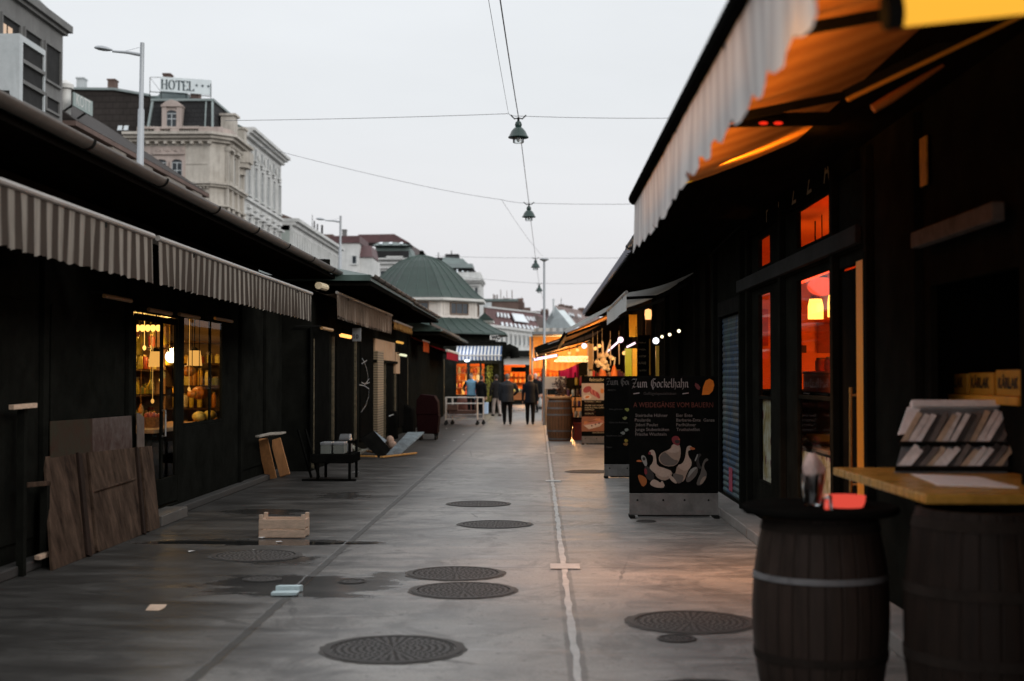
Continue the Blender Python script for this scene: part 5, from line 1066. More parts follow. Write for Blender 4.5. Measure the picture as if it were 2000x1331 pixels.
b2 = barrel("brown wine barrel cut by the frame's lower right corner", 2.03, 6.28, .36, .30, 1.05, ((.03, .05, m_hoopd), (.355, .05, m_hoopd), (.64, .05, m_hoopd), (.92, .05, m_hoopd)), None, stave_mat((.008, .006, .005), (.026, .017, .013), (.02, .015, .012)))  # darker stave copy: the corner's shadow is put into its colour
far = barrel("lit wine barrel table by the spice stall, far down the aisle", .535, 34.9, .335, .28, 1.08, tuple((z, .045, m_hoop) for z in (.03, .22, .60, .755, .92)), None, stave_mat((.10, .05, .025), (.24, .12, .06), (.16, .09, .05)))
tp = MB(); tp.lathe([(.002, 1.08), (.33, 1.08), (.335, 1.09), (.335, 1.13), (.002, 1.13)], (.535, 34.9, 0), 30); one(tp, "table_disc", MAT("pale_wood_disc", (.55, .34, .17), .6, .2, 6, .1), "pale round wooden top on the far barrel", "table top", base=(.535, 34.9, 1.08))
# counter board, paper and menu rack
P = [atY(1785, 968, 6.3), atY(1626, 914, 8.1)]
cz = 1.08; xL = 1.735
k = MB(); k.prism([(xL + .02, 6.25, cz - .012), (4.0, 6.25, cz - .012), (4.0, 8.1, cz - .012), (xL, 8.1, cz - .012)], (0, 0, .045)); one(k, "counter_board", MAT("amber_varnished_board", (.52, .28, .05), .3, .3, 3, .1, 0, stretch=(1, 5, 1)), "amber varnished counter board resting on the corner barrel", "table top", base=(2.4, 7.1, cz - .012), bevel=.006)
k = MB(); k.box(2.22, 2.38, 7.2, 7.36, 0, cz - .012); one(k, "counter_post", m_darkwood, "dark square post under the counter board", "post")
q = MB(); q.prism([(1.96, 6.75, cz + .034), (2.30, 6.6, cz + .034), (2.33, 7.3, cz + .034), (2.03, 7.5, cz + .034)], (0, 0, .004)); one(q, "paper_menu", MAT("bright_paper", (.90, .89, .87), .8, .05, 6, 0), "white paper sheet lying on the amber counter board", "paper", base=(2.15, 7.0, cz + .034))
mr = thing("menu_rack", "tilted white edged wire rack of slim goods behind the paper sheet", "rack", (2.2, 7.75, cz + .033))
zr = cz + .033; yk = 7.9
def rk(u, v, d=0.0): # u across (x), v up the tilted face
    return V((1.97 + .62 * u + .14 * v, 7.62 + .30 * v + d * -.6, zr + .36 * v + d * .6))
MB().prism([rk(0, 0), rk(1, 0), rk(1.0, 1), rk(.08, 1)], (0, .02, -.015)).build("back_plate", m_greymetal, mr)
MB().bar(rk(.05, 1.0, .02), rk(1.0, 1.0, .02), .05, .045, (0, .6, 1)).build("top_edge", MAT("bright_white_plastic", (.90, .91, .92), .5, .05, 4, 0), mr, bevel=.008); MB().prism([rk(-.02, .55, .01), rk(.08, .58, .01), rk(.16, 1.02, .01), rk(.03, .98, .01)], (0, .015, 0)).build("side_flap", bpy.data.materials["bright_white_plastic"], mr)
rd = random.Random(6); cols = [MAT("rack_item", c_, .5, .3, 10, 0) for c_ in ((.72, .71, .69), (.16, .15, .14), (.86, .85, .83), (.55, .45, .33), (.05, .05, .05))]
for row, (v0, v1) in enumerate(((.04, .34), (.40, .86))):
    for i in range(15):
        u = .05 + i * .062; a = rk(u - .02, v0, .015); b_ = rk(u + .10 + rd.uniform(-.02, .02), v1 + rd.uniform(-.05, .03), .02 + rd.uniform(0, .02)); MB().bar(a, b_, .030, .012, (0, -.6, .6)).build("slim_pack", cols[(i * 7 + row * 3) % 5], mr)
    MB().bar(rk(0.0, v0 - .015, .03), rk(1.0, v0 - .015, .03), .012, .03, (0, -.6, .6)).build("retaining_strip", m_darkmetal, mr)
for px in (1760, 1930):
    pass
k = MB(); k.box(2.06, 2.60, 7.66, 7.90, zr - .0, zr + .03); k.build("foot", m_darkmetal, mr)
# things on the black disc
c = V((1.42, 6.72, 1.01)); tr_ = MB()
o = thing("glowing_ashtray", "red ashtray with an added glow on the black barrel disc", "ashtray", c + V((.08, .02, 0))); cc = c + V((.08, .02, 0))
MB().lathe([(.085, 0), (.095, .02), (.10, .055), (.085, .055), (.075, .015), (.002, .012)], cc, 28).build("bowl", EMIT("ashtray_glow", (1, .10, .065), .72), o, smooth=True)  # glow added to the red ashtray
gc = c + V((-.07, .05, 0)); o = thing("glass_holder", "clear glass holding a crumpled pinkish napkin on the black disc", "glass", gc)
n_ = NT("clear_glass"); gb = n_.bsdf((.95, .97, .97), .03); gb.inputs["Transmission Weight"].default_value = 1.0; m_clear = n_.m
MB().lathe([(.035, 0), (.045, .01), (.055, .16), (.052, .16), (.042, .015), (.002, .013)], gc, 20).build("tumbler", m_clear, o, smooth=True)
k = MB(); rd = random.Random(3)
k.rings([[gc + V(((.035 + .012 * math.sin(3 * t + i) + rd.uniform(-.008, .008)) * f * math.cos(t), (.035 + .012 * math.cos(2 * t + i) + rd.uniform(-.008, .008)) * f * math.sin(t), z)) for t in [2 * PI * q_ / 14 for q_ in range(14)]] for i, (z, f) in enumerate(((.02, .8), (.08, 1.05), (.14, 1.2), (.19, 1.25), (.23, 1.0), (.26, .5)))]); k.build("napkin", MAT("pinkish_napkin", (.62, .48, .44), .8, .3, 14, .2), o, smooth=True)
cp = c + V((-.03, -.12, 0)); o = thing("salt_shaker", "small clear shaker beside the napkin glass", "shaker", cp); MB().lathe([(.018, 0), (.022, .01), (.018, .05), (.002, .05)], cp, 14).build("body", m_clear, o, smooth=True); MB().lathe([(.019, .05), (.019, .062), (.012, .07), (.002, .07)], cp, 14).build("cap", m_steel, o, smooth=True)
LAMP("neon_glow", 'POINT', (2.55, 11.9, 2.1), 3, (1, .2, .03), .1)
# ================================================================== BOARDS ON THE RIGHT
def stand(name, label, x0, x1, y, h, base_h, grp=None):
    o = thing(name, label, "menu board", ((x0 + x1) / 2, y, 0), grp)
    MB().box(x0, x1, y, y + .05, base_h, h).build("panel", m_black, o, bevel=.006)
    MB().box(x0, x1, y - .012, y + .062, .03, base_h - .002).build("base_plate", MAT("dull_galvanised", (.20, .19, .18), .5, .45, 3, .1, .4) if "dull_galvanised" not in bpy.data.materials else bpy.data.materials["dull_galvanised"], o, bevel=.006)
    for x in (x0 + .03, x1 - .03): MB().box(x - .03, x + .03, y - .13, y + .18, 0, .03).build("foot", m_darkmetal, o)
    MB().box(x0 + .1, x1 - .1, y - .005, y + .055, .012, .028).build("foot_rail", m_darkmetal, o)
    b = MB()
    for fx in (.1, .37, .62, .9): b.lathe([(.012, 0), (.012, .006), (.001, .006)], (0, 0, 0), 8)
    for i in range(len(b.v)): pass
    bb = MB()
    for fx in (.09, .38, .62, .89): bb.ell((x0 + (x1 - x0) * fx, y - .014, base_h * .72), (.012, .005, .012), 8, 5)
    bb.build("bolt", m_darkmetal, o)
    return o
def PM(name, c): return bpy.data.materials.get(name) or MAT(name, c, .6, .12, 9, 0)
m_print = PM("print_white", (.36, .32, .305)); m_printdim = PM("print_dim", (.20, .17, .155)); m_printred = PM("print_dark_red", (.13, .028, .016)); m_patchor = PM("patch_orange", (.85, .20, .01)); m_patchcr = PM("patch_crimson", (.16, .03, .03))
def on_board(PX, PY, y, d=.002): 
    p = atY(PX, PY, y); p.y = y - d; return p
y1_ = 16.0; xa, xb = atY(1229, 800, y1_).x, atY(1402, 800, y1_).x
pst = stand("menu_board", "big black poultry poster stand with geese, nearest of the black boards", xa, xb, y1_, 1.65, .285)
k = MB(); p = on_board(1234, 757, y1_); e = on_board(1345, 757, y1_); tw = e.x - p.x
units = sum(BL[ch][0] for ch in "Zum Gockelhahn"); nib_text(k, "Zum Gockelhahn", BL, p, (1, 0, 0), (0, 0, 1), tw / units, 42, .85, .25)
k.build("lettering", m_print, pst, recalc=False)
k = MB()
for a, b_ in ((1237, 1249), (1333, 1345)):
    p, q = on_board(a, 770.5, y1_), on_board(b_, 769, y1_); k.prism([p, q, q + V((0, 0, .012)), p + V((0, 0, .012))], (0, -.0005, 0))
k.build("dash", m_print, pst)
k = MB(); p = on_board(1257, 771.5, y1_); add_text(k, "Geflügelspezialitäten", p, (1, 0, 0), (0, 0, 1), width=.38); k.build("lettering", PM("print_faint", (.06, .05, .045)), pst, recalc=False)
k = MB(); p = on_board(1237, 796, y1_); add_text(k, "A WEIDEGÄNSE VOM BAUERN", p, (1, 0, 0), (0, 0, 1), width=.93, bold=.0, sy=1.25); k.build("lettering", m_printred, pst, recalc=False)
for i, t in enumerate(("Steirische Hühner", "Poularde", "Jidori Poulet", "Junge Stubenküken", "Frische Wachteln")): k = MB(); add_text(k, t, on_board(1241 - i % 2, 814.5 + 9.2 * i, y1_), (1, 0, 0), (0, 0, 1), size=.052, bold=.004); k.build("lettering", PM("print_mid", (.20, .165, .15)), pst, recalc=False)
for i, t in enumerate(("Eier Ente", "Barbarie-Ente  Ganze", "Perlhühner", "Truthahnfilet")): k = MB(); add_text(k, t, on_board(1321, 814.5 + 9.2 * i, y1_), (1, 0, 0), (0, 0, 1), size=.052, bold=.004); k.build("lettering", PM("print_mid", (.20, .165, .15)), pst, recalc=False)
k = MB()
def shape(pts, d): 
    P_ = [on_board(a, b_, y1_, d) for a, b_ in pts]; k.poly(P_)
def zc(pts): return [(1220 + a / 7.395, 840 + b_ / 7.395) for a, b_ in pts]
# drop shaped orange and crimson patches at the top right
shape([(1371, 772), (1373, 757), (1378, 744), (1386, 740), (1393, 744), (1395, 753), (1392, 764), (1385, 771)], .002); k.build("drop_patch", m_patchor, pst, recalc=False)
k = MB(); shape([(1358, 748), (1364, 751), (1368, 757), (1366, 762), (1361, 760), (1357, 754)], .002); k.build("drop_patch", m_patchcr, pst, recalc=False)
BIRD = MB()
mats = [PM("print_plumage", (0.331, 0.238, 0.180)), PM("print_plumage_light", (0.446, 0.338, 0.266)), PM("print_grey", (0.122, 0.101, 0.086)), PM("print_dark", (0.025, 0.022, 0.020)), PM("print_comb", (0.187, 0.018, 0.025)), PM("print_beak", (0.446, 0.122, 0.036)), PM("print_orange_feather", (0.360, 0.108, 0.022)), PM("print_whitegrey", (0.288, 0.274, 0.252))]
def bird(mi, pts, d):
    BIRD.k = mi
    # smooth the outline a little
    n = len(pts); out = []
    for i in range(n):
        a, b_, c_ = pts[i - 1], pts[i], pts[(i + 1) % n]
        out.append((b_[0] * .75 + a[0] * .25, b_[1] * .75 + a[1] * .25)); out.append((b_[0] * .75 + c_[0] * .25, b_[1] * .75 + c_[1] * .25))
    BIRD.poly([on_board(*q, y1_, d) for q in zc(out)])
# rooster at the back
bird(0, [(690, 200), (790, 200), (815, 300), (800, 420), (740, 520), (600, 530), (500, 470), (490, 380), (550, 320), (660, 280)], .0012)
bird(1, [(700, 210), (780, 215), (800, 300), (760, 330), (640, 330), (600, 300), (680, 270)], .0016); bird(2, [(500, 390), (560, 320), (600, 330), (700, 430), (780, 440), (740, 510), (600, 520), (520, 470)], .0016)
bird(4, [(675, 130), (700, 95), (750, 85), (790, 110), (800, 180), (780, 240), (700, 200)], .002); bird(3, [(720, 150), (780, 140), (800, 175), (770, 200), (730, 190)], .0023); bird(5, [(770, 125), (808, 135), (780, 145)], .0026)
# left goose
bird(1, [(350, 540), (410, 470), (415, 380), (370, 345), (350, 330), (365, 295), (410, 285), (440, 320), (455, 400), (465, 520), (600, 560), (690, 600), (650, 660), (560, 690), (450, 640), (390, 590)], .0028)
bird(0, [(440, 600), (600, 640), (700, 600), (660, 700), (560, 740), (450, 680)], .0026); bird(4, [(340, 330), (360, 310), (385, 330), (375, 355), (345, 358)], .0032)
bird(1, [(630, 640), (690, 670), (760, 760), (740, 780), (680, 740), (640, 690)], .0032)
# duck far left
bird(7, [(235, 380), (270, 362), (310, 400), (330, 510), (295, 530), (265, 470), (250, 450)], .002); bird(3, [(250, 400), (290, 390), (305, 430), (270, 450)], .0024); bird(5, [(165, 445), (215, 430), (255, 455), (240, 465), (180, 462)], .0026)
bird(3, [(280, 530), (340, 520), (420, 620), (430, 720), (350, 740), (290, 650)], .0018); bird(6, [(185, 650), (240, 650), (320, 700), (320, 780), (260, 830), (210, 740)], .002); bird(4, [(280, 560), (320, 560), (330, 640), (290, 650)], .0024)
# small duck at the bottom
bird(1, [(360, 770), (410, 710), (470, 730), (520, 770), (540, 720), (590, 830), (480, 840), (390, 810)], .0034)
# right goose
bird(1, [(870, 420), (885, 320), (895, 250), (930, 225), (975, 240), (960, 290), (910, 300), (920, 380), (970, 450), (960, 540), (880, 600), (790, 560), (760, 510), (830, 490)], .003)
bird(0, [(760, 510), (880, 540), (950, 530), (900, 620), (860, 740), (790, 760), (720, 680), (740, 590)], .0028); bird(2, [(700, 620), (780, 640), (860, 660), (830, 760), (760, 780), (700, 700)], .003); bird(5, [(960, 240), (1025, 270), (1000, 290), (940, 285), (940, 255)], .0034)
# two dim ducks on the right
bird(2, [(930, 590), (1010, 530), (1060, 540), (1050, 640), (960, 740), (900, 760), (880, 720)], .0024); bird(7, [(935, 590), (1000, 540), (1050, 545), (1010, 580), (950, 650), (910, 700)], .0027); bird(3, [(1030, 470), (1050, 350), (1100, 340), (1110, 370), (1070, 400), (1080, 500), (1120, 560), (1060, 560)], .0022); bird(7, [(1035, 380), (1050, 345), (1062, 360), (1040, 420), (1020, 460), (1010, 440)], .003)
bird(2, [(1100, 620), (1120, 500), (1150, 430), (1190, 405), (1215, 440), (1165, 460), (1140, 540), (1190, 620), (1180, 700), (1110, 800), (1030, 800), (1060, 700)], .002); bird(0, [(1110, 700), (1170, 660), (1180, 690), (1120, 780), (1080, 790)], .0026)
BIRD.build("poultry_picture", mats, pst, recalc=False)
# second board ----------------------------------------------------------------
y2_ = 22.2; xa2 = atY(1180, 800, y2_).x
pst2 = stand("menu_board", "black menu board standing half hidden behind the poultry poster", xa2, xa2 + .98, y2_, 1.65, .22)
k = MB(); p = on_board(1184, 752, y2_); un = (on_board(1227, 752, y2_).x - p.x) / sum(BL[ch][0] for ch in "Zum Go"); nib_text(k, "Zum Gockelhahn", BL, p, (1, 0, 0), (0, 0, 1), un, 42, .8, .22); k.build("lettering", m_printdim, pst2, recalc=False)
k = MB()
for i, (px, py, t) in enumerate(((1187, 764, "FRISCH"), (1190, 801, "Ente gebraten"), (1190, 827, "Gans mit Rotkraut"), (1184, 853, "Hendl vom Grill"), (1184, 875, "Suppe"))): add_text(k, t, on_board(px, py, y2_), (1, 0, 0), (0, 0, 1), size=.04)
k.build("lettering", PM("print_faint", (.06, .05, .045)), pst2, recalc=False)
for i, (px, py, c_) in enumerate(((1225, 800, (.30, .28, .06)), (1221, 817, (.28, .26, .10)), (1224, 840, (.25, .26, .22)), (1217, 846, (.22, .22, .20)), (1223, 861, (.34, .24, .03)), (1222, 868, (.26, .12, .03)))):
    k = MB(); c = on_board(px, py, y2_); rr = random.Random(i); k.poly([c + V(((.035 + rr.uniform(-.012, .012)) * math.cos(t), 0, (.024 + rr.uniform(-.009, .009)) * math.sin(t))) for t in [2 * PI * j / 11 for j in range(11)]]); k.build("printed_dish", PM("dish_print_%d" % i, c_), pst2, recalc=False)
# third board: delicatessen ------------------------------------------------------
y3_ = 33.0; xa3 = atY(1136, 800, y3_).x
pst3 = stand("menu_board", "delicatessen board with meat photographs between the far barrel and the black boards", xa3, xa3 + .95, y3_, 1.65, .20)
ex = (1, 0, 0); ez = (0, 0, 1)
def patch(px0, py0, px1, py1, y, d, mat, nm, parent): 
    a, b_ = on_board(px0, py1, y, d), on_board(px1, py0, y, d); k = MB(); k.poly([a, (b_.x, a.y, a.z), b_, (a.x, a.y, b_.z)]); return k.build(nm, mat, parent, recalc=False)
k = MB(); add_text(k, "feinschmecker", on_board(1151, 745, y3_, .004), ex, ez, size=.115, bold=.01); k.build("lettering", PM("print_cream", (.42, .36, .24)), pst3, recalc=False)
patch(1136, 749, 1196, 782, y3_, .002, PM("photo_pale", (.45, .38, .34)), "printed_photo", pst3)
k = MB(); rr = random.Random(2)
def blobp(px, py, rx, ry, d, rot=0, n=12):
    c = on_board(px, py, y3_, d); s_ = y3_ / FPX; 
    k.poly([c + V(((rx * math.cos(t) * math.cos(rot) - ry * math.sin(t) * math.sin(rot)) * s_, 0, (rx * math.cos(t) * math.sin(rot) + ry * math.sin(t) * math.cos(rot)) * s_)) for t in [2 * PI * j / n for j in range(n)]])
k.k = 0; blobp(1147, 761, 9, 6, .003, .5); 
for i in range(5): k.k = i % 2; blobp(1155 + i * 3.2, 765 + i * 1.8, 3.2, 7.5, .0035 + i * .0003, .45)
k.k = 2; blobp(1176, 764, 3.5, 5, .003); k.k = 3; blobp(1147, 776, 8, 4.5, .005); k.k = 2; blobp(1147, 776, 4.5, 2.4, .006, .3)
k.build("printed_meat", [PM("meat_red", (.30, .05, .06)), PM("meat_pink", (.48, .15, .14)), PM("egg_orange", (.55, .20, .06)), PM("plate_white", (.62, .56, .52))], pst3, recalc=False)
k = MB()
for i, (t, py) in enumerate((("SCHINKEN · SPECK", 786), ("SALAMI UND WURST", 793.5), ("KÄSE AUS DEN ALPEN", 798), ("ANTIPASTI", 802), ("OLIVENÖL", 809.5))): add_text(k, t, on_board(1142, py, y3_, .003), ex, ez, size=.047, bold=.012)
k.build("lettering", PM("print_cream", (.42, .36, .24)), pst3, recalc=False)
k = MB()
for py in (788, 805.5, 812.5): add_text(k, "und mehr vom Besten", on_board(1142, py, y3_, .003), ex, ez, size=.03)
k.build("lettering", m_printred, pst3, recalc=False)
patch(1136, 814, 1196, 843, y3_, .002, PM("photo_brown", (.30, .12, .06)), "printed_photo", pst3)
k = MB(); k.k = 0; k.poly([on_board(*q, y3_, .003) for q in ((1138, 829), (1165, 817), (1178, 821), (1180, 826), (1150, 838))]); k.k = 1; k.poly([on_board(*q, y3_, .0036) for q in ((1140, 831), (1178, 826), (1172, 833), (1150, 839))])
k.k = 2
for q in ((1156, 832), (1163, 829.5), (1170, 827)): blobp(*q, 1.6, 1.6, .0042)
k.k = 3
for i in range(3): k.poly([on_board(*q, y3_, .0046) for q in ((1140, 828 - i * 2), (1172, 817 + i * 2), (1173, 818 + i * 2), (1141, 829.5 - i * 2))])
k.build("printed_sandwich", [PM("ham_print", (.50, .20, .14)), PM("bread_print", (.60, .50, .42)), PM("olive_print", (.10, .04, .05)), PM("bacon_print", (.62, .25, .10))], pst3, recalc=False)
k = MB(); add_text(k, "www.feinschmecker", on_board(1157, 846.5, y3_, .003), ex, ez, size=.05, bold=.01); k.build("lettering", PM("print_cream", (.42, .36, .24)), pst3, recalc=False)
# ================================================================== SECOND RIGHT STALL AND SPICE STALL
m_brnwall = MAT("brown_stall_wall", (.009, .008, .006), .95, .3, 3, .1, spec=0)
sS = thing("market_stall", "second right stall with a white flap awning and green lit doorway", "market stall", (4, 26, 0))
w = MB(); w.box(2.35, 2.5, 19.3, 39, 0, 3.4); w.box(2.5, 6, 38.9, 39, 0, 3.4); w.box(5.9, 6, 19.3, 38.9, 0, 3.4); w.box(2.5, 5.9, 19.3, 19.4, 0, 3.4); w.box(1.86, 2.35, 38.85, 38.95, 0, 3.3)
for y in (20, 22.3, 24.6, 27.4, 30, 33.2, 36): w.box(2.27, 2.35, y - .05, y + .05, 0, 3.2)
w.build("wall", m_brnwall, sS)
MB().prism([(1.3, 19.25, 3.42), (1.3, 19.25, 3.49), (3.6, 19.25, 4.4), (6.2, 19.25, 3.5), (6.2, 19.25, 3.42), (3.6, 19.25, 4.28)], (0, 20, 0)).build("roof", m_edge, sS)
MB().box(1.32, 2.35, 19.3, 39.2, 3.36, 3.40).build("soffit", m_soffit, sS)
MB().grid(lambda u, v: (1.275 + .02 * math.cos(u * 110 * PI), 19.3 + 19.9 * u, 3.40 + .10 * v), 330, 1).build("corrugated_edge", MAT("lilac_grey_sheet", (.24, .24, .28), .5, .2, 3, 0, .3), sS, solid=.008)
m_pale = CLOTH("pale_flap_cloth", (.62, .62, .60), None, trans=.3, dirt=.2); m_glowcloth = CLOTH("lamp_glow_cloth", (.50, .25, .08), None, trans=.08, dirt=.3); m_dk = CLOTH("dark_brown_cloth", (.14, .10, .07), None, trans=.12, dirt=.5)  # middle cloth: beige with orange lamp glow put into its colour
awning(sS, 2.33, 3.2, 1.3, 2.88, 20.2, 26.0, .26, m_pale, per=5.8, scal=0)
aw3 = awning(sS, 2.33, 3.42, .54, 2.50, 27.2, 37.0, .12, m_glowcloth, per=.5, scal=.01, m_bar=m_darkmetal, bar_r=.04)
k = MB(); k.bar((.52, 27.15, 2.53), (1.45, 27.15, 3.03), .05, .07); k.build("white_side_rail", m_white, aw3)
aw4 = awning(sS, 2.33, 3.18, -.08, 2.32, 37.4, 47.5, .16, m_dk, per=.6, scal=.02, bar_r=.05)
k = MB(); k.bar((-.1, 37.35, 2.36), (2.3, 37.35, 3.2), .06, .16); k.build("side_rail", m_darkwood, aw4); k = MB(); k.bar((.25, 37.28, 2.52), (1.0, 37.28, 2.78), .02, .03); k.bar((1.05, 37.28, 2.8), (1.2, 37.28, 2.85), .02, .03); k.build("trim_strip", m_greymetal, aw4)
WHT = (1, .86, .95)
m_tubew = EMIT("white_tube_light", (1, .74, .84), 1.9); m_tubev = EMIT("violet_white_tube", (.82, .70, 1), 1.9)
TL = []
def tubeR(p, q, r, m, label, e, colr):
    tube_lamp(p, q, r, m, label, "tube lamp", None, hang=(0, 0, .35)); LAMP("tube_light", 'POINT', (V(p) + V(q)) / 2 + V((0, -.1, -.14)), e, colr, .12)
tubeR(atX(1184, 689, 1.72), atX(1211, 665, 1.80), .022, m_tubew, "bright pinkish white tube over the hanging garlic", 30, (1, .60, .28))
tubeR(atX(1225, 678, 2.05), atX(1243, 669, 2.10), .022, m_tubew, "bright tube over the green door panel", 22, (1, .62, .26))
tubeR(atY(1041, 703, 41.5), atY(1090, 694, 41.5), .036, m_tubev, "violet white tube under the dark brown awning's lower edge", 60, (1, .55, .25))
def globe(px, py, x, r, m, label, name="globe_lamp", e=0, colr=WHT, grp=None):
    c = atX(px, py, x); o = thing(name, label, "lamp", c, grp); MB().ell(c, r, 14, 9).build("globe", m, o, smooth=True); MB().tube([c + V((0, 0, r)), c + V((0, 0, r + .25))], .008, 6).build("stem", m_black, o); MB().lathe([(r * .3, r * .9), (r * .35, r * 1.3), (.01, r * 1.35)], c, 10).build("cap", m_black, o)
    if e: LAMP("globe_light", 'POINT', c + V((-.05, -.15, -.1)), e, colr, .08)
globe(1141, 676, 1.25, .075, m_tubew, "white bulb at the orange tarpaulin's upper corner", e=40, colr=(1, .55, .22))
globe(1281, 666, 2.15, .06, EMIT("cool_globe", (.93, .93, 1), 2), "round cool white globe lamp on the dark wall", e=7, colr=(1, .8, .6))
globe(1212, 664, 1.8, .065, m_tubew, "round white bulb at the near end of the garlic tube")
for px, py, lab in ((1293, 658, "tiny cream lamp just right of the cool globe"), (1308, 654, "cream oval lamp farther right along the dark wall"), (1326, 647, "tiny cream lamp farthest right along the dark wall")):
    globe(px, py, 2.2, .028, EMIT("cream_lamp", (1, .85, .55), 2.2) if "cream_lamp" not in bpy.data.materials else bpy.data.materials["cream_lamp"], lab, "small_lamp")
c = atX(1266, 615, 2.28); o = thing("wall_lantern", "glowing orange white lantern on a post above the slate menu", "lantern", c); MB().lathe([(.06, -.1), (.075, 0), (.065, .1), (.01, .12)], c, 12).build("glass", EMIT("lantern_glow", (1, .50, .18), 1.6), o, smooth=True); MB().box(c.x - .05, c.x + .05, c.y - .02, c.y + .03, c.z - .42, c.z - .11).build("stem", MAT("brown_post", (.16, .07, .02), .6, .2, 5, 0), o)
def slab(px0, py0, px1, py1, x, th, m, label, nm, cat, proud=.03):
    y0, y1 = atX(px0, 735, x).y, atX(px1, 735, x).y; z1, z0 = atX((px0 + px1) / 2, py0, x).z, atX((px0 + px1) / 2, py1, x).z
    k = MB(); k.box(x, x + th, min(y0, y1), max(y0, y1), z0, z1); f2 = .02
    k.box(x - proud, x, min(y0, y1), min(y0, y1) + .12, z0, z1); k.box(x - proud, x, max(y0, y1) - .12, max(y0, y1), z0, z1); return one(k, nm, m, label, cat, bevel=.004)
m_grn = MAT("lime_panel", (.30, .42, .03), .5, .2, 2, 0); m_yel = MAT("yellow_panel", (.65, .42, .04), .5, .25, 3, 0); m_dgrn = MAT("dark_green_panel", (.06, .13, .06), .5, .2, 3, 0)
def face_panel(px0, py0, px1, py1, y, m, label, nm="painted_panel", cat="panel"):
    a, b_ = atY(px0, py1, y), atY(px1, py0, y); k = MB(); k.box(a.x, b_.x, y, y + .04, a.z, b_.z); w_ = (b_.x - a.x) * .06; k.box(a.x, a.x + w_, y - .012, y, a.z, b_.z); k.box(b_.x - w_, b_.x, y - .012, y, a.z, b_.z); return one(k, nm, m, label, cat, bevel=.003)
face_panel(1221, 681, 1234, 748, 31.5, m_grn, "lime green lit door panel under the bright tube")
face_panel(1235, 681, 1244, 748, 31.4, m_yel, "yellow lit door panel beside the lime one")
face_panel(1229, 615, 1244, 658, 30.5, m_yel, "amber fabric strip hanging over the lime door panel", "fabric_strip", "fabric")
face_panel(1300, 664, 1311, 745, 25.4, m_dgrn, "dim dark green door panel right of the cool globe")
face_panel(1281, 676, 1287, 745, 26.4, m_yel, "narrow dim amber strip below the cool globe")
face_panel(1322, 664, 1326, 748, 23.4, m_dgrn, "thin greenish door edge farthest right of the globe")
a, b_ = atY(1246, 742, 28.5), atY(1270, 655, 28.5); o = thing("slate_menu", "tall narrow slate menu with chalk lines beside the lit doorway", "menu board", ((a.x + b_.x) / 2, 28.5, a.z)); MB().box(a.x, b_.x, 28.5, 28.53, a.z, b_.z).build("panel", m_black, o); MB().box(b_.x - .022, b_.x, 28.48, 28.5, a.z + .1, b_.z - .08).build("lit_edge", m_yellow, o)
k = MB()
for i, t in enumerate(("feinkost", "SPEZIAL", "ANTIP", "KÄSE", "OLIVEN")): add_text(k, t, (a.x + .02, 28.494, b_.z - .17 - .145 * i), ex, ez, width=.15)
k.build("lettering", PM("chalk", (.30, .24, .16)), o, recalc=False)
for (x0, z0), (x1, z1) in (((2.25, 2.9), (2.0, 2.8)),): pass
# spice counter with shelves facing the aisle end on
sc_ = thing("spice_counter", "spice counter with stepped shelves beside the far barrel", "counter", (1.4, 35.6, 0))
m_dcount = MAT("dark_red_counter", (.10, .03, .02), .6, .3, 4, 0)
MB().box(.88, 2.25, 35.4, 36.9, 0, .55).build("body", m_dcount, sc_); 
for i, z in enumerate((.55, .83, 1.10, 1.38)): MB().box(.55 + .12 * i, 2.25, 35.3 + .25 * i, 35.6 + .25 * i, z, z + .03).build("shelf_board", m_darkwood, sc_)
for x in (.95, 2.2): MB().box(x, x + .04, 36.3, 36.34, .55, 1.75).build("post", m_darkwood, sc_)
rd = random.Random(14)
SPM = [PM("spice_orange", (.80, .28, .02)), PM("spice_red", (.60, .05, .03)), PM("spice_yellow", (.85, .48, .05)), PM("spice_brown", (.20, .08, .03)), PM("spice_plum", (.12, .03, .06)), PM("spice_cream", (.7, .6, .42))]
for i, (z, yy, x0, choose, hh) in enumerate(((.581, 35.4, .62, (1, 1, 5, 1), .16), (.861, 35.65, .7, (3, 4, 3, 1), .19), (1.131, 35.9, .78, (4, 3, 4, 5), .20), (1.411, 36.15, 1.0, (2, 0, 1, 2, 5), .24))):
    x = x0
    while x < 2.15:
        jar((x, yy, z), .042, hh * rd.uniform(.8, 1.1), SPM[rd.choice(choose)], "small spice jar on the stepped shelves by the far barrel", "jar", "spice jars on the stepped counter", "spice_jar"); x += rd.uniform(.10, .14)
k = MB(); k.box(.92, 1.2, 35.2, 35.38, 0, .42); k.box(.9, 1.22, 35.18, 35.4, .42, .45); one(k, "red_crate", MAT("red_crate_plastic", (.40, .05, .02), .5, .2, 4, 0), "orange red crate between the far barrel and the delicatessen board", "crate", bevel=.01)
q = atY(1064, 760, 38.2); r_ = atY(1104, 736, 38.2); o = thing("shop_sign", "white spice sign reading GEWÜRZE behind the far barrel", "sign", ((q.x + r_.x) / 2, 38.2, q.z)); MB().box(q.x, r_.x, 38.2, 38.24, q.z, r_.z).build("panel", m_white, o, bevel=.004)
k = MB(); add_text(k, "GEWÜRZE", (q.x + .20, 38.195, q.z + .11), ex, ez, width=.38, bold=.04); k.bar((q.x + .2, 38.195, q.z + .07), (q.x + .58, 38.195, q.z + .07), .002, .012); k.build("lettering", m_ink, o, recalc=False)
for x in (q.x + .05, r_.x - .06): MB().box(x, x + .03, 38.24, 38.27, 0, q.z + .05).build("leg", m_greymetal, o)
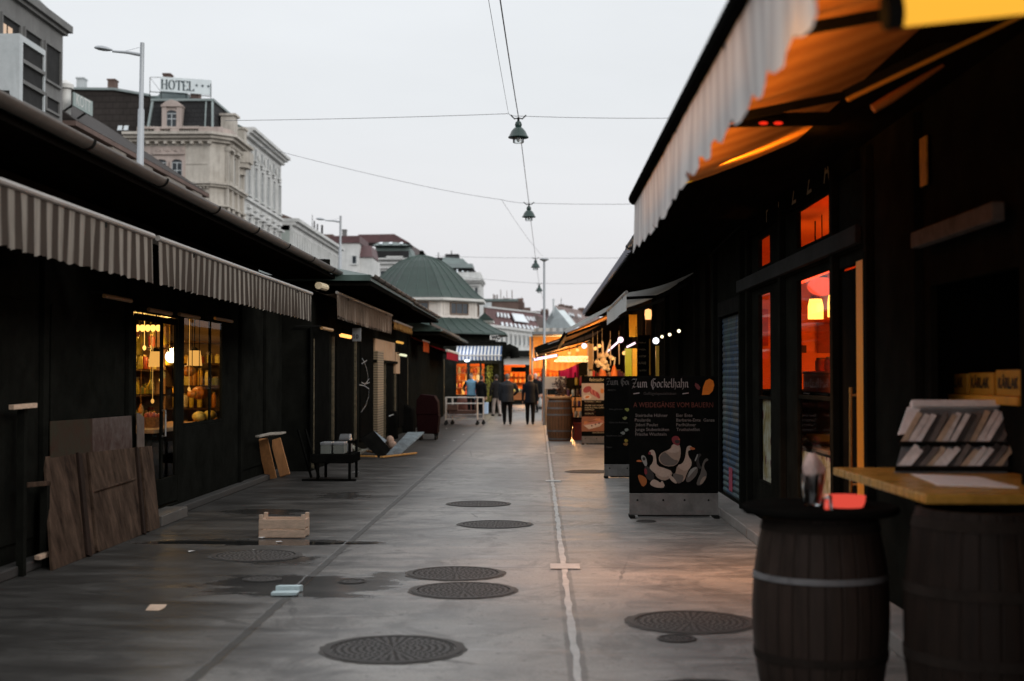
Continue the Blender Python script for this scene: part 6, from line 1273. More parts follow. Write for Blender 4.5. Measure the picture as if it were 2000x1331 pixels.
# dried herbs and dark clutter right of the sign
q = MB(); rd = random.Random(31)
for i in range(260):
    p = atY(rd.uniform(1086, 1106), rd.uniform(738, 785), 37.2); d1 = V((rd.uniform(-1, 1), rd.uniform(-1, 1), rd.uniform(-.3, 1))).normalized() * rd.uniform(.05, .13); d2 = d1.cross(V((rd.uniform(-1, 1), 1, rd.uniform(-1, 1)))).normalized() * .018
    q.poly([p, p + d1 * .5 + d2, p + d1, p + d1 * .5 - d2])
hp = thing("dried_herbs", "dark bundle of dried herbs in front of the spice sign", "herbs", atY(1096, 795, 37.2)); q.build("sprigs", MAT("dried_leaf", (.09, .06, .05), .8, .5, 9, 0), hp); c = atY(1096, 795, 37.2); MB().lathe([(.12, -.35), (.17, .05), (.16, .05), (.02, 0)], c, 14).build("pot", MAT("plum_pot", (.10, .03, .05), .5, .2, 4, 0), hp, smooth=True); MB().box(c.x - .2, c.x + .2, 37.05, 37.4, 0, c.z - .35).build("pedestal", m_darkwood, hp)
# goods hanging and standing over the delicatessen board
counter = thing("deli_counter", "dark counter behind the delicatessen board heaped with sweets", "counter", (1.9, 34, 0)); MB().box(1.28, 2.3, 33.3, 35.0, 0, 1.58).build("body", m_darkwood, counter); MB().box(1.22, 2.32, 33.25, 35.05, 1.58, 1.62).build("top", m_wood, counter, bevel=.01)
for i in range(16):
    x = 1.28 + i * .058 + rd.uniform(-.01, .01)
    jar((x, 33.4 + rd.uniform(0, .25), 1.62), .04, rd.uniform(.10, .2), SPM[rd.choice((3, 4, 5, 1, 4))], "dark sweets jar on the counter above the delicatessen board", "jar", "jars on the deli counter", "sweets_jar")
for px, py, hgt, lab in ((1199, 733, 30, "orange straw brush upright on the deli counter, right one"), (1176, 733, 22, "orange straw brush leaning on the deli counter, left one")):
    b_ = atY(px + 2, 736, 32.9); b_.z = max(b_.z, 1.62); k = MB(); k.lathe([(.10, 0), (.085, .08), (.05, .2), (.02, .28)], b_ + V((0, .35, 0)), 14); o = one(k, "straw_brush", PM("orange_straw", (.85, .22, .04)), lab, "brush", base=b_ + V((0, .35, 0))); t = MB(); bb = b_ + V((0, .35, .27)); t.tube([bb, bb + (V((.03, 0, .2)) if px > 1190 else V((.2, 0, .62)))], .018, 8); t.build("handle", m_cream, o)
for i, px in enumerate((1158, 1167, 1176, 1192, 1209)):
    p = atY(px, 672 - (6 if i == 2 else 0), 32.0); q_ = atY(px + .5, (712, 705, 700, 715, 712)[i], 32.0); k = MB(); k.tube([p, p.lerp(q_, .85), q_], [.014, .014, .006], 8); k.tube([p, p + V((0, 0, .3))], .004, 5)
    one(k, "hanging_stick", m_cream, "cream wooden stick hanging over the deli counter", "stick", group="wooden sticks over the deli counter")
gb_ = thing("garlic_bunch", "thick bunch of garlic bulbs hanging under the bright tube", "garlic", atY(1179, 700, 31.6)); rd = random.Random(77); k = MB()
for i in range(34):
    p = atY(rd.gauss(1178, 6), rd.uniform(692, 722), 31.6) + V((0, rd.uniform(-.1, .1), 0)); k.ell(p, (.05, .05, .045), 9, 6); k.tube([p + V((0, 0, .04)), p + V((0, 0, .08))], [.012, .006], 5)
k.build("bulbs", m_cream, gb_, smooth=True); MB().tube([atY(1177, 668, 31.6), atY(1178, 695, 31.6)], .02, 6).build("braid", m_cream, gb_)
globe(1123, 827, .96, .06, EMIT("low_warm_lamp", (1, .50, .15), 1.6), "little glowing lamp low between the far barrel and the delicatessen board", "shelf_lamp", 150, (1, .42, .14))
for i, (px, py, xx) in enumerate(((1112, 690, .9), (1128, 684, 1.1), (1163, 681, 1.5), (1171, 676, 1.6), (1196, 700, 1.9), (1219, 690, 2.1))): globe(px, py, xx, .05, bpy.data.materials['low_warm_lamp'], 'bare warm bulb strung under the awnings by the deli counter', 'bare_bulb', grp='bare bulbs under the awnings')
face_panel(1149, 672, 1158, 722, 34.0, PM("cream_board", (.75, .50, .22)), "cream lit upright board at the left of the hanging garlic")
LAMP('deli_light', 'POINT', (1.35, 30.4, 2.2), 45, (1, .58, .25), .1); LAMP('awning_glow', 'POINT', (1.35, 29.5, 2.25), 34, (1, .36, .06), .1)
# far tarpaulin stall ---------------------------------------------------------------
tS = thing("tarpaulin_stall", "far stall closed by a glowing orange tarpaulin with a white truss", "market stall", (1.2, 48, 0))
m_tarp = CLOTH("orange_tarpaulin", (.85, .42, .13), None, trans=.5, dirt=.1)
a, b_ = atY(1034, 690, 48.5), atY(1152, 655, 48.5)
def tarp(u, v):
    x = a.x + (b_.x - a.x) * u; top = 3.05; low = atY(1040, 722, 48.5).z + (.28 * u) + .06 * math.sin(u * 9) - .12 * math.sin(PI * u)
    return (x, 48.5 + .10 * math.sin(u * 34 + v * 2) * v + .05 * math.sin(v * 9 + u * 4), top + (low - top) * v)
MB().grid(tarp, 60, 14).build("tarpaulin", m_tarp, tS, smooth=True)
k = MB(); p0, p1 = atY(1082, 706, 47.6), atY(1150, 706, 47.6); q0, q1 = atY(1090, 698, 47.6), atY(1150, 697, 47.6); k.tube([p0, p1], .034, 6); k.tube([q0, q1], .034, 6)
nz = 9
for i in range(nz): k.tube([p0.lerp(p1, i / nz), q0.lerp(q1, (i + .5) / nz)], .026, 6); k.tube([q0.lerp(q1, (i + .5) / nz), p0.lerp(p1, (i + 1) / nz)], .026, 6)
k.build("truss", m_white, tS)
for x in (a.x + .1, b_.x - .05): MB().tube([(x, 48.4, 0), (x, 48.4, 3.05)], .035, 8).build("pole", m_greymetal, tS)
w = MB(); w.box(b_.x, b_.x + .12, 39.2, 52, 0, 3.2); w.box(.75, b_.x, 51.9, 52, 0, 3.0); w.build("wall", m_brnwall, tS); MB().box(a.x + .1, b_.x + 3, 47.5, 52.2, 3.1, 3.2).build("roof", MAT("grey_corrugated", (.22, .23, .23), .6, .3, 3, .1), tS)
MB().box(a.x + .45, b_.x, 50.2, 50.9, 0, .95).build("counter", m_wood, tS)
k = MB(); q = atY(1092, 738, 49.5); r_ = atY(1130, 712, 49.5); k.grid(lambda u, v: (q.x + (r_.x - q.x) * u, 49.5 + .06 * math.sin(u * 16), q.z + (r_.z - q.z) * v), 20, 2); k.build("magenta_cloth", CLOTH("magenta_cloth", (.20, .01, .08), None, trans=.4, dirt=.1), tS, smooth=True)
LAMP("tarpaulin_light", 'POINT', (1.0, 46.4, 2.35), 320, (1, .52, .2), .2); LAMP("tarpaulin_light", 'POINT', (.9, 50.0, 2.4), 200, (1, .55, .2), .2)
gr = MB(); q = atY(1043, 690, 54); gr.grid(lambda u, v: (q.x + 2.6 * u, 54 + .05 * math.sin(u * 60), 2.7 + .85 * v), 120, 1); one(gr, "corrugated_hut", MAT("pale_corrugated", (.34, .35, .35), .6, .2, 2, 0), "pale corrugated hut roof rising behind the orange tarpaulin", "hut", solid=.03)
# ================================================================== OVERHEAD CABLES, HANGING LAMPS, STREET LAMPS
m_cable = MAT("steel_cable", (.16, .16, .17), .5, .1, 5, 0, .3)
CH = EYE + 5.35
m_lampgreen = MAT("dark_green_enamel", (.012, .032, .027), .35, .25, 6, .05); m_lampglass = GLASS("lamp_glass", (.82, .84, .84), 1.0)
LPX = [(1012.5, 228), (1033, 397), (1046, 504), (1053, 554)]
LP = [atY(px, py, 2667 * 5.35 / (735 - py) ) for px, py in LPX]
def hang_lamp(label, c):
    o = thing("hanging_lamp", label, "hanging lamp", c, "green bell lamps over the aisle")
    k = .172
    MB().lathe([(.035, -.10), (.06, -.12), (.075, -.18), (.06, -.22), (.10, -.25), (.15, -.31), (.19, -.40), (.215, -.43), (.21, -.445), (.14, -.40), (.05, -.30)], c, 24, 0, False).build("lamp_shade", m_lampgreen, o, smooth=True)
    MB().lathe([(.115, -.42), (.115, -.54), (.09, -.555), (.002, -.56)], c, 18, 0, False).build("glass", m_lampglass, o, smooth=True); MB().ell(c + V((0, 0, -.47)), (.04, .04, .06), 10, 8).build("bulb", m_white, o, smooth=True)
    b = MB(); b.tube([c + V((0, 0, -.12)), c + V((0, 0, -.02))], .025, 8); b.tube([c + V((-.16, 0, .03)), c + V((-.08, 0, -.05)), c + V((0, 0, -.03)), c + V((.08, 0, -.05)), c + V((.16, 0, .03))], .014, 6); b.build("bracket", m_black, o)
for lab, c in zip(("largest green bell lamp hanging over the aisle, nearest the camera", "second green bell lamp along the overhead cable", "third green bell lamp along the overhead cable, beside the tall pole's top", "smallest green bell lamp, farthest along the overhead cable"), LP): hang_lamp(lab, c)
def cable(pts, r, label, sag=0):
    P = []
    for a, b in zip(pts, pts[1:]):
        for i in range(12): t = i / 12; P.append(a.lerp(b, t) - V((0, 0, sag * 4 * t * (1 - t))))
    P.append(pts[-1]); k = MB(); k.tube(P, r, 5); return one(k, "overhead_cable", m_cable, label, "cable", base=pts[0])
start = atY(968, -60, 15.5)
cable([start] + LP + [LP[-1] + V((.3, 20, .2))], .010, "overhead cable running along the aisle through all the bell lamps", .04)
cable([atY(944, -60, 14.5), atY(993, 222, LP[0].y - .1)], 0.0039, "thin slanting wire left of the main cable, top of the picture", .02)
cable([atY(440, 236, LP[0].y), atY(993, 222.5, LP[0].y), LP[0] + V((0, 0, .01)), atY(1330, 231, LP[0].y)], 0.0059, "cross cable carrying the largest bell lamp", .02)
cable([atY(500, 284, LP[1].y), atY(800, 358, LP[1].y), atY(980, 390.5, LP[1].y), LP[1], atY(1290, 398, LP[1].y)], 0.0065, "cross cable carrying the second bell lamp, rising to the left", .03)
cable([atY(980, 391, LP[1].y), atY(1060, 501, LP[2].y)], 0.0052, "slanting tie wire between the second and third cross cables", .1)
cable([atY(850, 500, LP[2].y), LP[2], atY(1250, 503, LP[2].y)], 0.0072, "cross cable carrying the third bell lamp", .03)
cable([atY(900, 541, LP[3].y), LP[3], atY(1200, 553, LP[3].y)], 0.0084, "cross cable carrying the smallest bell lamp", .03)
m_pole = MAT("grey_lamp_pole", (.34, .36, .38), .5, .12, 2, .03, .3)
def street_lamp(label, y, top, arm_end, base_px):
    t = atY(*top, y); e = atY(*arm_end, y); o = thing("street_lamp", label, "street lamp", (t.x, y, 0), "cobra head street lamps"); b = V((atY(base_px, 300, y).x, y, 0))
    f = lambda z: V((b.x + (t.x - b.x) * z / t.z, y, z))
    MB().tube([f(0), f(t.z * .52), f(t.z * .524), f(t.z * .83), f(t.z * .834), f(t.z)], [.15, .125, .10, .085, .06, .055], 14).build("pole", m_pole, o, smooth=True)
    a = f(t.z - .32); head0 = a.lerp(e, .62)
    MB().tube([a, a.lerp(e, .3) + V((0, 0, .02)), head0], [.05, .04, .03], 8).build("arm", m_pole, o, smooth=True); MB().tube([f(t.z - .1), a.lerp(e, .45)], .005, 4).build("stay", m_pole, o)
    d = (e - head0); MB().rings([[head0 + d * u + V((0, .13 * s2 * math.cos(q), s2 * (.085 * math.sin(q) if math.sin(q) > 0 else .05 * math.sin(q)) + .03)) for q in [2 * PI * j / 12 for j in range(12)]] for u, s2 in ((0, .25), (.1, .5), (.3, .85), (.55, 1), (.8, .8), (.95, .4), (1, .1))]).build("lamp_head", m_pole, o, smooth=True)
street_lamp("nearer grey street lamp standing in front of the hotel", 35.0, (278, 84), (184, 96), 268)
street_lamp("farther grey street lamp above the second stall's roof", 70.0, (665.5, 422), (617, 429), 661)
t = atY(1063, 508, 46.0); o = thing("pole_lamp", "tall thin pole lamp with a flat disc top in the aisle", "pole lamp", (t.x, 46, 0)); MB().tube([(t.x, 46, 0), (t.x, 46, 2.4), (t.x, 46, 2.42), (t.x, 46, t.z)], [.06, .055, .045, .035], 10).build("pole", m_pole, o, smooth=True); MB().lathe([(.03, -.06), (.15, .0), (.155, .03), (.05, .06), (.002, .065)], t, 18).build("lamp_head", m_pole, o, smooth=True)
# ================================================================== PEOPLE
def evaluated(mb, voxel, smooth_it=3):
    me = bpy.data.meshes.new("tmp"); me.from_pydata(mb.v, [], mb.f); ob = bpy.data.objects.new("tmp", me); COL.objects.link(ob)
    bm = bmesh.new(); bm.from_mesh(me); bmesh.ops.recalc_face_normals(bm, faces=bm.faces); bm.to_mesh(me); bm.free()
    r = ob.modifiers.new("r", 'REMESH'); r.mode = 'VOXEL'; r.voxel_size = voxel
    s = ob.modifiers.new("s", 'SMOOTH'); s.factor = .5; s.iterations = smooth_it
    dg = bpy.context.evaluated_depsgraph_get(); out = bpy.data.meshes.new_from_object(ob.evaluated_get(dg)); bpy.data.objects.remove(ob); return out
def person(label, loc, face, hgt, jacket, trouser, hair, coat_len=.80, hands=((-.30, .02, .80), (.30, .02, .80)), stride=.10, lean=0.0, bulk=1.0, head_turn=0.0, hair_len=.0, sleeve=None, skin=None):
    """built facing +y in metres for a 1.75 m figure, then scaled and turned; hands are target points"""
    mb = MB(); k = bulk
    def ring(z, rx, ry, y=0, x=0): return [V((x + rx * math.cos(t), y + ry * math.sin(t), z)) for t in [2 * PI * i / 20 for i in range(20)]]
    ly = lambda z: lean * max(0, z - .9)
    hem = coat_len
    mb.rings([ring(hem, .195 * k, .135 * k, 0), ring(.95, .185 * k, .13 * k, ly(.95)), ring(1.08, .175 * k, .12 * k, ly(1.08)), ring(1.22, .195 * k, .125 * k, ly(1.22)), ring(1.36, .215 * k, .125 * k, ly(1.36)), ring(1.43, .19 * k, .105, ly(1.43)), ring(1.485, .115, .085, ly(1.485)), ring(1.51, .07, .07, ly(1.5))])
    mb.rings([ring(.78, .165, .115), ring(.9, .175, .125), ring(1.0, .16, .11)])
    hx, hy = 0, ly(1.6) + .02
    mb.tube([(0, ly(1.48), 1.46), (0, hy - .01, 1.56)], [.062, .055], 12)
    hd = Matrix.Rotation(head_turn, 3, 'Z')
    hc = V((hx, hy + .01, 1.635))
    mb.rings([[hc + hd @ V((rx * math.cos(t), oy + ry * math.sin(t), z)) for t in [2 * PI * i / 16 for i in range(16)]] for z, rx, ry, oy in ((-.125, .03, .035, .045), (-.105, .052, .06, .03), (-.06, .066, .085, .012), (0, .076, .098, 0), (.05, .075, .096, -.004), (.09, .058, .076, -.008), (.112, .03, .04, -.008), (.117, .005, .006, -.008))])
    mb.rings([[hc + hd @ (V((0, .095, z)) + V((w_ * math.cos(t), d_ * math.sin(t), 0))) for t in [2 * PI * i / 8 for i in range(8)]] for z, w_, d_ in ((.02, .009, .008), (-.025, .017, .024), (-.034, .012, .012))])
    for s_ in (-1, 1): mb.ell(hc + hd @ V((s_ * .078, -.008, -.005)), (.012, .022, .032), 8, 6)
    legs = []
    for s_, fy in ((-1, stride), (1, -stride)):
        hip = V((s_ * .092, 0, .88)); kn = V((s_ * .098, fy * .55 + .03, .48)); an = V((s_ * .10, fy - (.02 if fy < 0 else 0), .09))
        mb.tube([hip, hip.lerp(kn, .4), kn, kn.lerp(an, .45), an], [.105, .092, .072, .068, .056], 14)
        mb.rings([[an + V((w_ * math.cos(t), y_ + 0, z_ + h_ * math.sin(t))) for t in [2 * PI * i / 12 for i in range(12)]] for y_, w_, z_, h_ in ((-.075, .02, -.05, .03), (-.065, .036, -.045, .042), (0, .042, -.03, .058), (.09, .046, -.052, .037), (.15, .04, -.058, .030), (.18, .015, -.062, .02))])
    hp = []
    for s_, tgt in zip((-1, 1), hands):
        sh = V((s_ * .185 * k, ly(1.42), 1.415)); tgt = V(tgt); d = tgt - sh; L_ = min(d.length, .585); wr = sh + d.normalized() * L_
        mid = (sh + wr) / 2; bend = math.sqrt(max(0, .295 ** 2 - (L_ / 2) ** 2)); out = V((s_ * .7, -.7, 0)).normalized(); out = (out - d.normalized() * out.dot(d.normalized())).normalized(); el = mid + out * bend
        mb.tube([sh, sh.lerp(el, .5), el, el.lerp(wr, .6), wr], [.075 * k, .062 * k, .055, .045, .036], 12)
        f = (wr - el).normalized(); side = f.cross(V((0, 1, 0)) if abs(f.y) < .8 else V((1, 0, 0))).normalized(); up = side.cross(f)
        pc = wr + f * .05
        rot = Matrix((side, up, f)).transposed() if False else Matrix(((side.x, up.x, f.x), (side.y, up.y, f.y), (side.z, up.z, f.z)))
        mb.ell(pc, (.016, .042, .055), 12, 8, rot)
        for i, ln in enumerate((.065, .078, .072, .055)):
            b_ = pc + up * (.03 - .02 * i) + f * .04; mb.tube([b_, b_ + f * ln * .5 - side * s_ * .004, b_ + f * ln * .85 - side * s_ * .022], [.0105, .010, .008], 7)
        b_ = pc + up * .036 - f * .015; mb.tube([b_, b_ + up * .025 + f * .03, b_ + up * .022 + f * .062], [.012, .0105, .008], 7); hp.append(pc + f * .06)
    me = evaluated(mb, .011, 2)
    sc = hgt / 1.75
    mats = [jacket, trouser, skin or m_skin, m_rubber, sleeve or jacket]
    for m in mats: me.materials.append(m)
    wrs = hp
    for p in me.polygons:
        c = p.center; p.use_smooth = True
        if c.z < .085: mi = 3
        elif c.z > 1.505: mi = 2
        elif min((c - w_).length for w_ in wrs) < .105: mi = 2
        elif c.z < hem + .02 and abs(c.x) < .21 and min((c - w_).length for w_ in wrs) > .12: mi = 1
        else: mi = 4 if abs(c.x) > .19 * k and c.z < 1.40 else 0
        p.material_index = mi
    o = bpy.data.objects.new("person", me); COL.objects.link(o); tag(o, label, "person")
    # hair and collar are children
    h = MB(); b0 = hair_len
    def hr(z, f, cut): return [hc + hd @ V((.083 * f * math.cos(t), -.008 + (.104 if math.sin(t) < 0 else .104 - cut) * f * math.sin(t), z)) for t in [2 * PI * i / 18 for i in range(18)]]
    h.rings([hr(-.06 - b0, .84, .09), hr(-.02, .98, .10), hr(.03, 1.03, .05), hr(.07, .98, .012), (hr(.105, .72, 0)), hr(.125, .38, 0), hr(.131, .05, 0)]); hh = h.build("hair", hair, None, smooth=True); hh.parent = o
    c = MB(); c.rings([ring(1.455, .125, .095, ly(1.455)), ring(1.52, .082, .082, ly(1.52) + .005), ring(1.525, .070, .070, ly(1.52) + .005), ring(1.46, .11, .08, ly(1.455))]); cc = c.build("collar", jacket, None, smooth=True); cc.parent = o
    j = MB(); j.rings([ring(hem - .012, .202 * k, .142 * k, 0), ring(hem + .035, .200 * k, .141 * k, 0), ring(hem + .035, .186 * k, .127 * k, 0), ring(hem - .012, .188 * k, .128 * k, 0)]); jj = j.build("jacket_hem", jacket, None, smooth=True); jj.parent = o
    o.location = loc; o.rotation_euler = (0, 0, face); o.scale = (sc, sc, sc)
    return [V(loc) + Matrix.Rotation(face, 3, 'Z') @ (p * sc) for p in hp]
def CL(name, c): return MAT(name, c, .8, .2, 6, .2, spec=.12)
m_jgrey = CL("grey_blue_leather", (.030, .036, .044)); m_blackc = CL("black_cloth", (.008, .008, .009)); m_navy = CL("navy_cloth", (.010, .014, .022)); m_trk = CL("black_trousers", (.007, .007, .008)); m_ltbl = CL("light_blue_vest", (.20, .42, .60)); m_lt = CL("pale_trousers", (.42, .38, .36)); m_dkbr = CL("dark_grey_coat", (.016, .016, .017))
m_hbr = MAT("brown_hair", (.035, .022, .016), .6, .4, 30, .4); m_hgr = MAT("greying_hair", (.13, .11, .10), .6, .4, 30, .4); m_hor = MAT("auburn_hair", (.20, .085, .03), .6, .4, 30, .4); m_hwh = MAT("white_hair", (.55, .53, .50), .6, .2, 30, .4)
g1 = G(991, 829.5)
person("man in a grey blue leather jacket walking away, left of his companion", (g1.x, g1.y, 0), .05, 1.72, m_jgrey, m_trk, m_hgr, .80, ((-.27, .06, .80), (.24, .28, 1.02)), .07, .02, 1.18)
g2 = G(1035.5, 829.5)
h2 = person("person with auburn hair in navy walking away beside the man in leather", (g2.x, g2.y, 0), -.05, 1.70, m_navy, m_trk, m_hor, .78, ((-.27, .05, .80), (.26, .05, .80)), .06, .0, 1.0, .7, .02)
g3 = G(932, 804)
person("bearded man in a light blue vest by the corner shop window, facing the aisle", (g3.x, 65.6 - 3.2 - 4.2, 0), PI - .2, 1.76, m_ltbl, m_trk, m_hbr, .84, ((-.26, .1, .82), (.22, .26, 1.0)), .05, .0, 1.02, 0, 0, m_blackc)
g4 = G(946, 807)
person("person in long black clothes standing right of the man in light blue", (g4.x, g4.y - 3.4, 0), -.6, 1.66, m_blackc, m_trk, m_hbr, .62, ((-.22, .12, .85), (.25, .05, .8)), .08, .0, 1.08)
g5 = G(970, 813)
person("person in a dark grey coat and pale trousers, behind the man in leather", (g5.x, g5.y, 0), .5, 1.70, m_dkbr, m_lt, m_hbr, .78, ((-.25, .1, .85), (.26, .08, .8)), .12, .02, 1.05)
g6 = G(1044, 806)
h6 = person("white haired person in black carrying a plastic bag beyond the navy walker", (g6.x + .05, g6.y, 0), 2.8, 1.76, m_blackc, m_trk, m_hwh, .66, ((-.25, .04, .74), (.25, .04, .8)), .08, .0, 1.08)
g7 = G(1055, 800)
person("slim person in black standing at the spice sign's left edge", (g7.x, g7.y, 0), 2.4, 1.62, m_blackc, m_trk, m_hbr, .6, ((-.23, .1, .85), (.23, .1, .85)), .06, .0, .95, 0, .08)
# plastic bag hanging from the white haired person's hand
hb = min(h6, key=lambda p: -p.x); q = MB(); rd = random.Random(4)
q.rings([[hb + V(((w_ + rd.uniform(-.012, .012)) * math.cos(t), (w_ * .55 + rd.uniform(-.01, .01)) * math.sin(t), z)) for t in [2 * PI * i / 14 for i in range(14)]] for z, w_ in ((-.02, .02), (-.10, .05), (-.2, .11), (-.32, .15), (-.42, .16), (-.46, .12), (-.47, .02))]); one(q, "plastic_bag", MAT("grey_plastic_bag", (.34, .34, .33), .4, .2, 12, .3), "bulging pale grey plastic bag in the white haired person's hand", "bag", smooth=True, base=hb)
# ================================================================== BUILDINGS BEHIND
def STONE(name, c, c2, streak=.35):
    n = NT(name); co = n.coord("Object"); a = n.noise(co, .6, 6, .65); s_ = n.noise(n.coord("Object", (2.2, 2.2, .16)), 1.6, 6, .7); f_ = n.noise(co, 7, 5, .7)
    base = n.mix(n.mr(a, .35, .65), c, c2); base = n.mix(n.mr(s_, .48, .75, 0, streak), base, tuple(x * .35 for x in c)); base = n.mix(n.mr(f_, .4, .7, 0, .2), base, tuple(x * .6 for x in c)); n.bsdf(base, .85, 0, f_, .25, .03, .2); return n.m
m_cream_s = STONE("aged_cream_stucco", (.37, .34, .30), (.52, .49, .445), .65); m_pink_s = STONE("pinkish_stucco", (.34, .285, .26), (.46, .39, .36), .6); m_white_s = STONE("white_grey_stucco", (.47, .48, .475), (.61, .615, .61), .35); m_grey_s = STONE("grey_concrete", (.135, .135, .133), (.18, .18, .177), .35); m_pale_s = STONE("pale_blue_concrete", (.42, .455, .47), (.50, .53, .545), .25); m_green_s = STONE("greenish_render", (.30, .34, .32), (.36, .40, .38), .2); m_brick_s = STONE("sooty_brick", (.10, .07, .06), (.15, .10, .085), .3)
def TILE(name, c, sc_=2.2, along=(0, 0, 1)):
    n = NT(name); co = n.coord("Object"); x, y, z = n.xyz(co); rows = n.math('FRACT', n.math('MULTIPLY', z, sc_)); cols = n.math('FRACT', n.math('ADD', n.math('MULTIPLY', n.math('ADD', x, y), sc_ * .9), n.math('MULTIPLY', n.math('FLOOR', n.math('MULTIPLY', z, sc_)), .5)))
    e = n.math('MAXIMUM', n.mr(rows, .82, .98), n.mr(cols, .9, 1)); a = n.noise(co, .5, 6, .7); base = n.mix(n.mr(a, .35, .65), tuple(v * .75 for v in c), tuple(v * 1.25 for v in c)); base = n.mix(n.math('MULTIPLY', e, .55), base, tuple(v * .35 for v in c)); n.bsdf(base, .8, 0, e, .4, .05, .2); return n.m
m_darktile = TILE("dark_brown_tiles", (.030, .025, .023)); m_slate = TILE("blackish_slate", (.018, .018, .019), 3); m_redtile = TILE("muted_red_tiles", (.12, .066, .066), 2.0); m_browntile = TILE("grey_brown_tiles", (.17, .125, .115), 2.0); m_zinc = MAT("zinc_sheet", (.22, .26, .26), .5, .2, .6, .05, .2); m_redsheet = MAT("oxide_red_sheet", (.085, .040, .042), .6, .3, 1.5, .05); m_mans = MAT("grey_green_sheet", (.11, .14, .135), .6, .25, .8, .05)
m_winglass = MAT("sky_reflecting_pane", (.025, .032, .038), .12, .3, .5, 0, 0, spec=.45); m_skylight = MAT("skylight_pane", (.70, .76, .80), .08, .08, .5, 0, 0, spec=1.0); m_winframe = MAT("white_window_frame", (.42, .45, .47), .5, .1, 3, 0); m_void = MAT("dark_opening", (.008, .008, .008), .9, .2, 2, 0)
def win(parent, fc, u, v0, v1, w, sur=None, mull=True, deep=.12, hood=False, glass=None, frame=None, arch=False, sill=True):
    """casement window: surround standing proud, recessed frame cross and pane"""
    t = .11; h_ = w / 2; s = MB()
    fc.box(s, u - h_ - t, u - h_, v0, v1, -.02, deep); fc.box(s, u + h_, u + h_ + t, v0, v1, -.02, deep)
    if arch:
        rr = [(h_ + t, 0)]; 
        pts = [fc.p(u + (h_ + t) * math.cos(a_), v1 + (h_ + t) * .55 * math.sin(a_), 0) for a_ in [PI * i / 10 for i in range(11)]] + [fc.p(u + h_ * math.cos(a_), v1 + h_ * .55 * math.sin(a_), 0) for a_ in [PI * (10 - i) / 10 for i in range(11)]]
        for i in range(10): s.prism([pts[i], pts[i + 1], pts[20 - i], pts[21 - i]], fc.n * deep)
    else: fc.box(s, u - h_ - t, u + h_ + t, v1, v1 + t, -.02, deep)
    if sill: fc.box(s, u - h_ - t - .06, u + h_ + t + .06, v0 - .12, v0, -.02, deep + .1)
    if hood: fc.box(s, u - h_ - t - .12, u + h_ + t + .12, v1 + t + .12, v1 + t + .26, -.02, deep + .28); fc.box(s, u - h_ - t, u + h_ + t, v1 + t, v1 + t + .12, -.02, deep - .02)
    wdw = s.build("window", sur or m_cream_s, parent)
    f = MB(); b_ = .055
    fc.box(f, u - h_, u - h_ + b_, v0, v1, 0, .05); fc.box(f, u + h_ - b_, u + h_, v0, v1, 0, .05); fc.box(f, u - h_ + b_, u + h_ - b_, v0, v0 + b_, 0, .05); fc.box(f, u - h_ + b_, u + h_ - b_, v1 - b_, v1, 0, .05)
    if mull: fc.box(f, u - b_ / 2, u + b_ / 2, v0 + b_, v1 - b_, 0, .055); fc.box(f, u - h_ + b_, u - b_ / 2, v0 + (v1 - v0) * .66, v0 + (v1 - v0) * .66 + b_, 0, .053); fc.box(f, u + b_ / 2, u + h_ - b_, v0 + (v1 - v0) * .66, v0 + (v1 - v0) * .66 + b_, 0, .053)
    f.build("frame", frame or m_winframe, wdw)
    g_ = MB(); pp = [fc.p(u - h_, v0, .012), fc.p(u + h_, v0, .012), fc.p(u + h_, v1, .012)]
    if arch: pp += [fc.p(u + h_ * math.cos(a_), v1 + h_ * .55 * math.sin(a_), .012) for a_ in [PI * i / 10 for i in range(1, 10)]]
    pp += [fc.p(u - h_, v1, .012)]; g_.poly(pp); g_.build("pane", glass or m_winglass, wdw, recalc=False)
    return wdw
def band(mb, fc, u0, u1, prof):
    """cornice along a facade: prof = (v0, v1, depth)"""
    for v0, v1, d in prof: fc.box(mb, u0, u1, v0, v1, -.05, d)
XB_ = -22.0
# ---- near grey office block ----------------------------------------------------
gb = thing("office_block", "grey concrete block with a loggia bay at the upper left", "building", (-27, 55, 0))
y0g, y1g = 44.0, atX(123, 60, XB_).y; zc_ = atX(122, 62, XB_).z
MB().box(-34, XB_, y0g, y1g, 0, zc_).build("wall", m_grey_s, gb)
fg = Face((XB_, 0, 0), (0, 1, 0), (1, 0, 0))
cm = MB(); cm.box(-34.2, XB_ + .35, y0g - .2, y1g + .35, zc_, zc_ + .32); cm.box(-34.2, XB_ + .18, y0g - .1, y1g + .18, zc_ - .16, zc_); cm.build("cornice", m_grey_s, gb)
MB().prism([(XB_ + .1, y0g, zc_ + .32), (XB_ + .1, y1g + .1, zc_ + .32), (-27, y1g - 2.6, zc_ + 5.5), (-27, y0g, zc_ + 5.5)], (-7, 0, 0)).build("roof", MAT("dark_grey_sheet", (.07, .07, .07), .6, .2, 1, .05), gb)
def opening(px0, py0, px1, py1):
    a_, b_ = atX(px0, py0, XB_), atX(px1, py1, XB_); ym, yM = a_.y, b_.y; zt_ = atX((px0 + px1) / 2, (py0 * .5 + py1 * .5) if False else py0, XB_).z
    return ym, yM
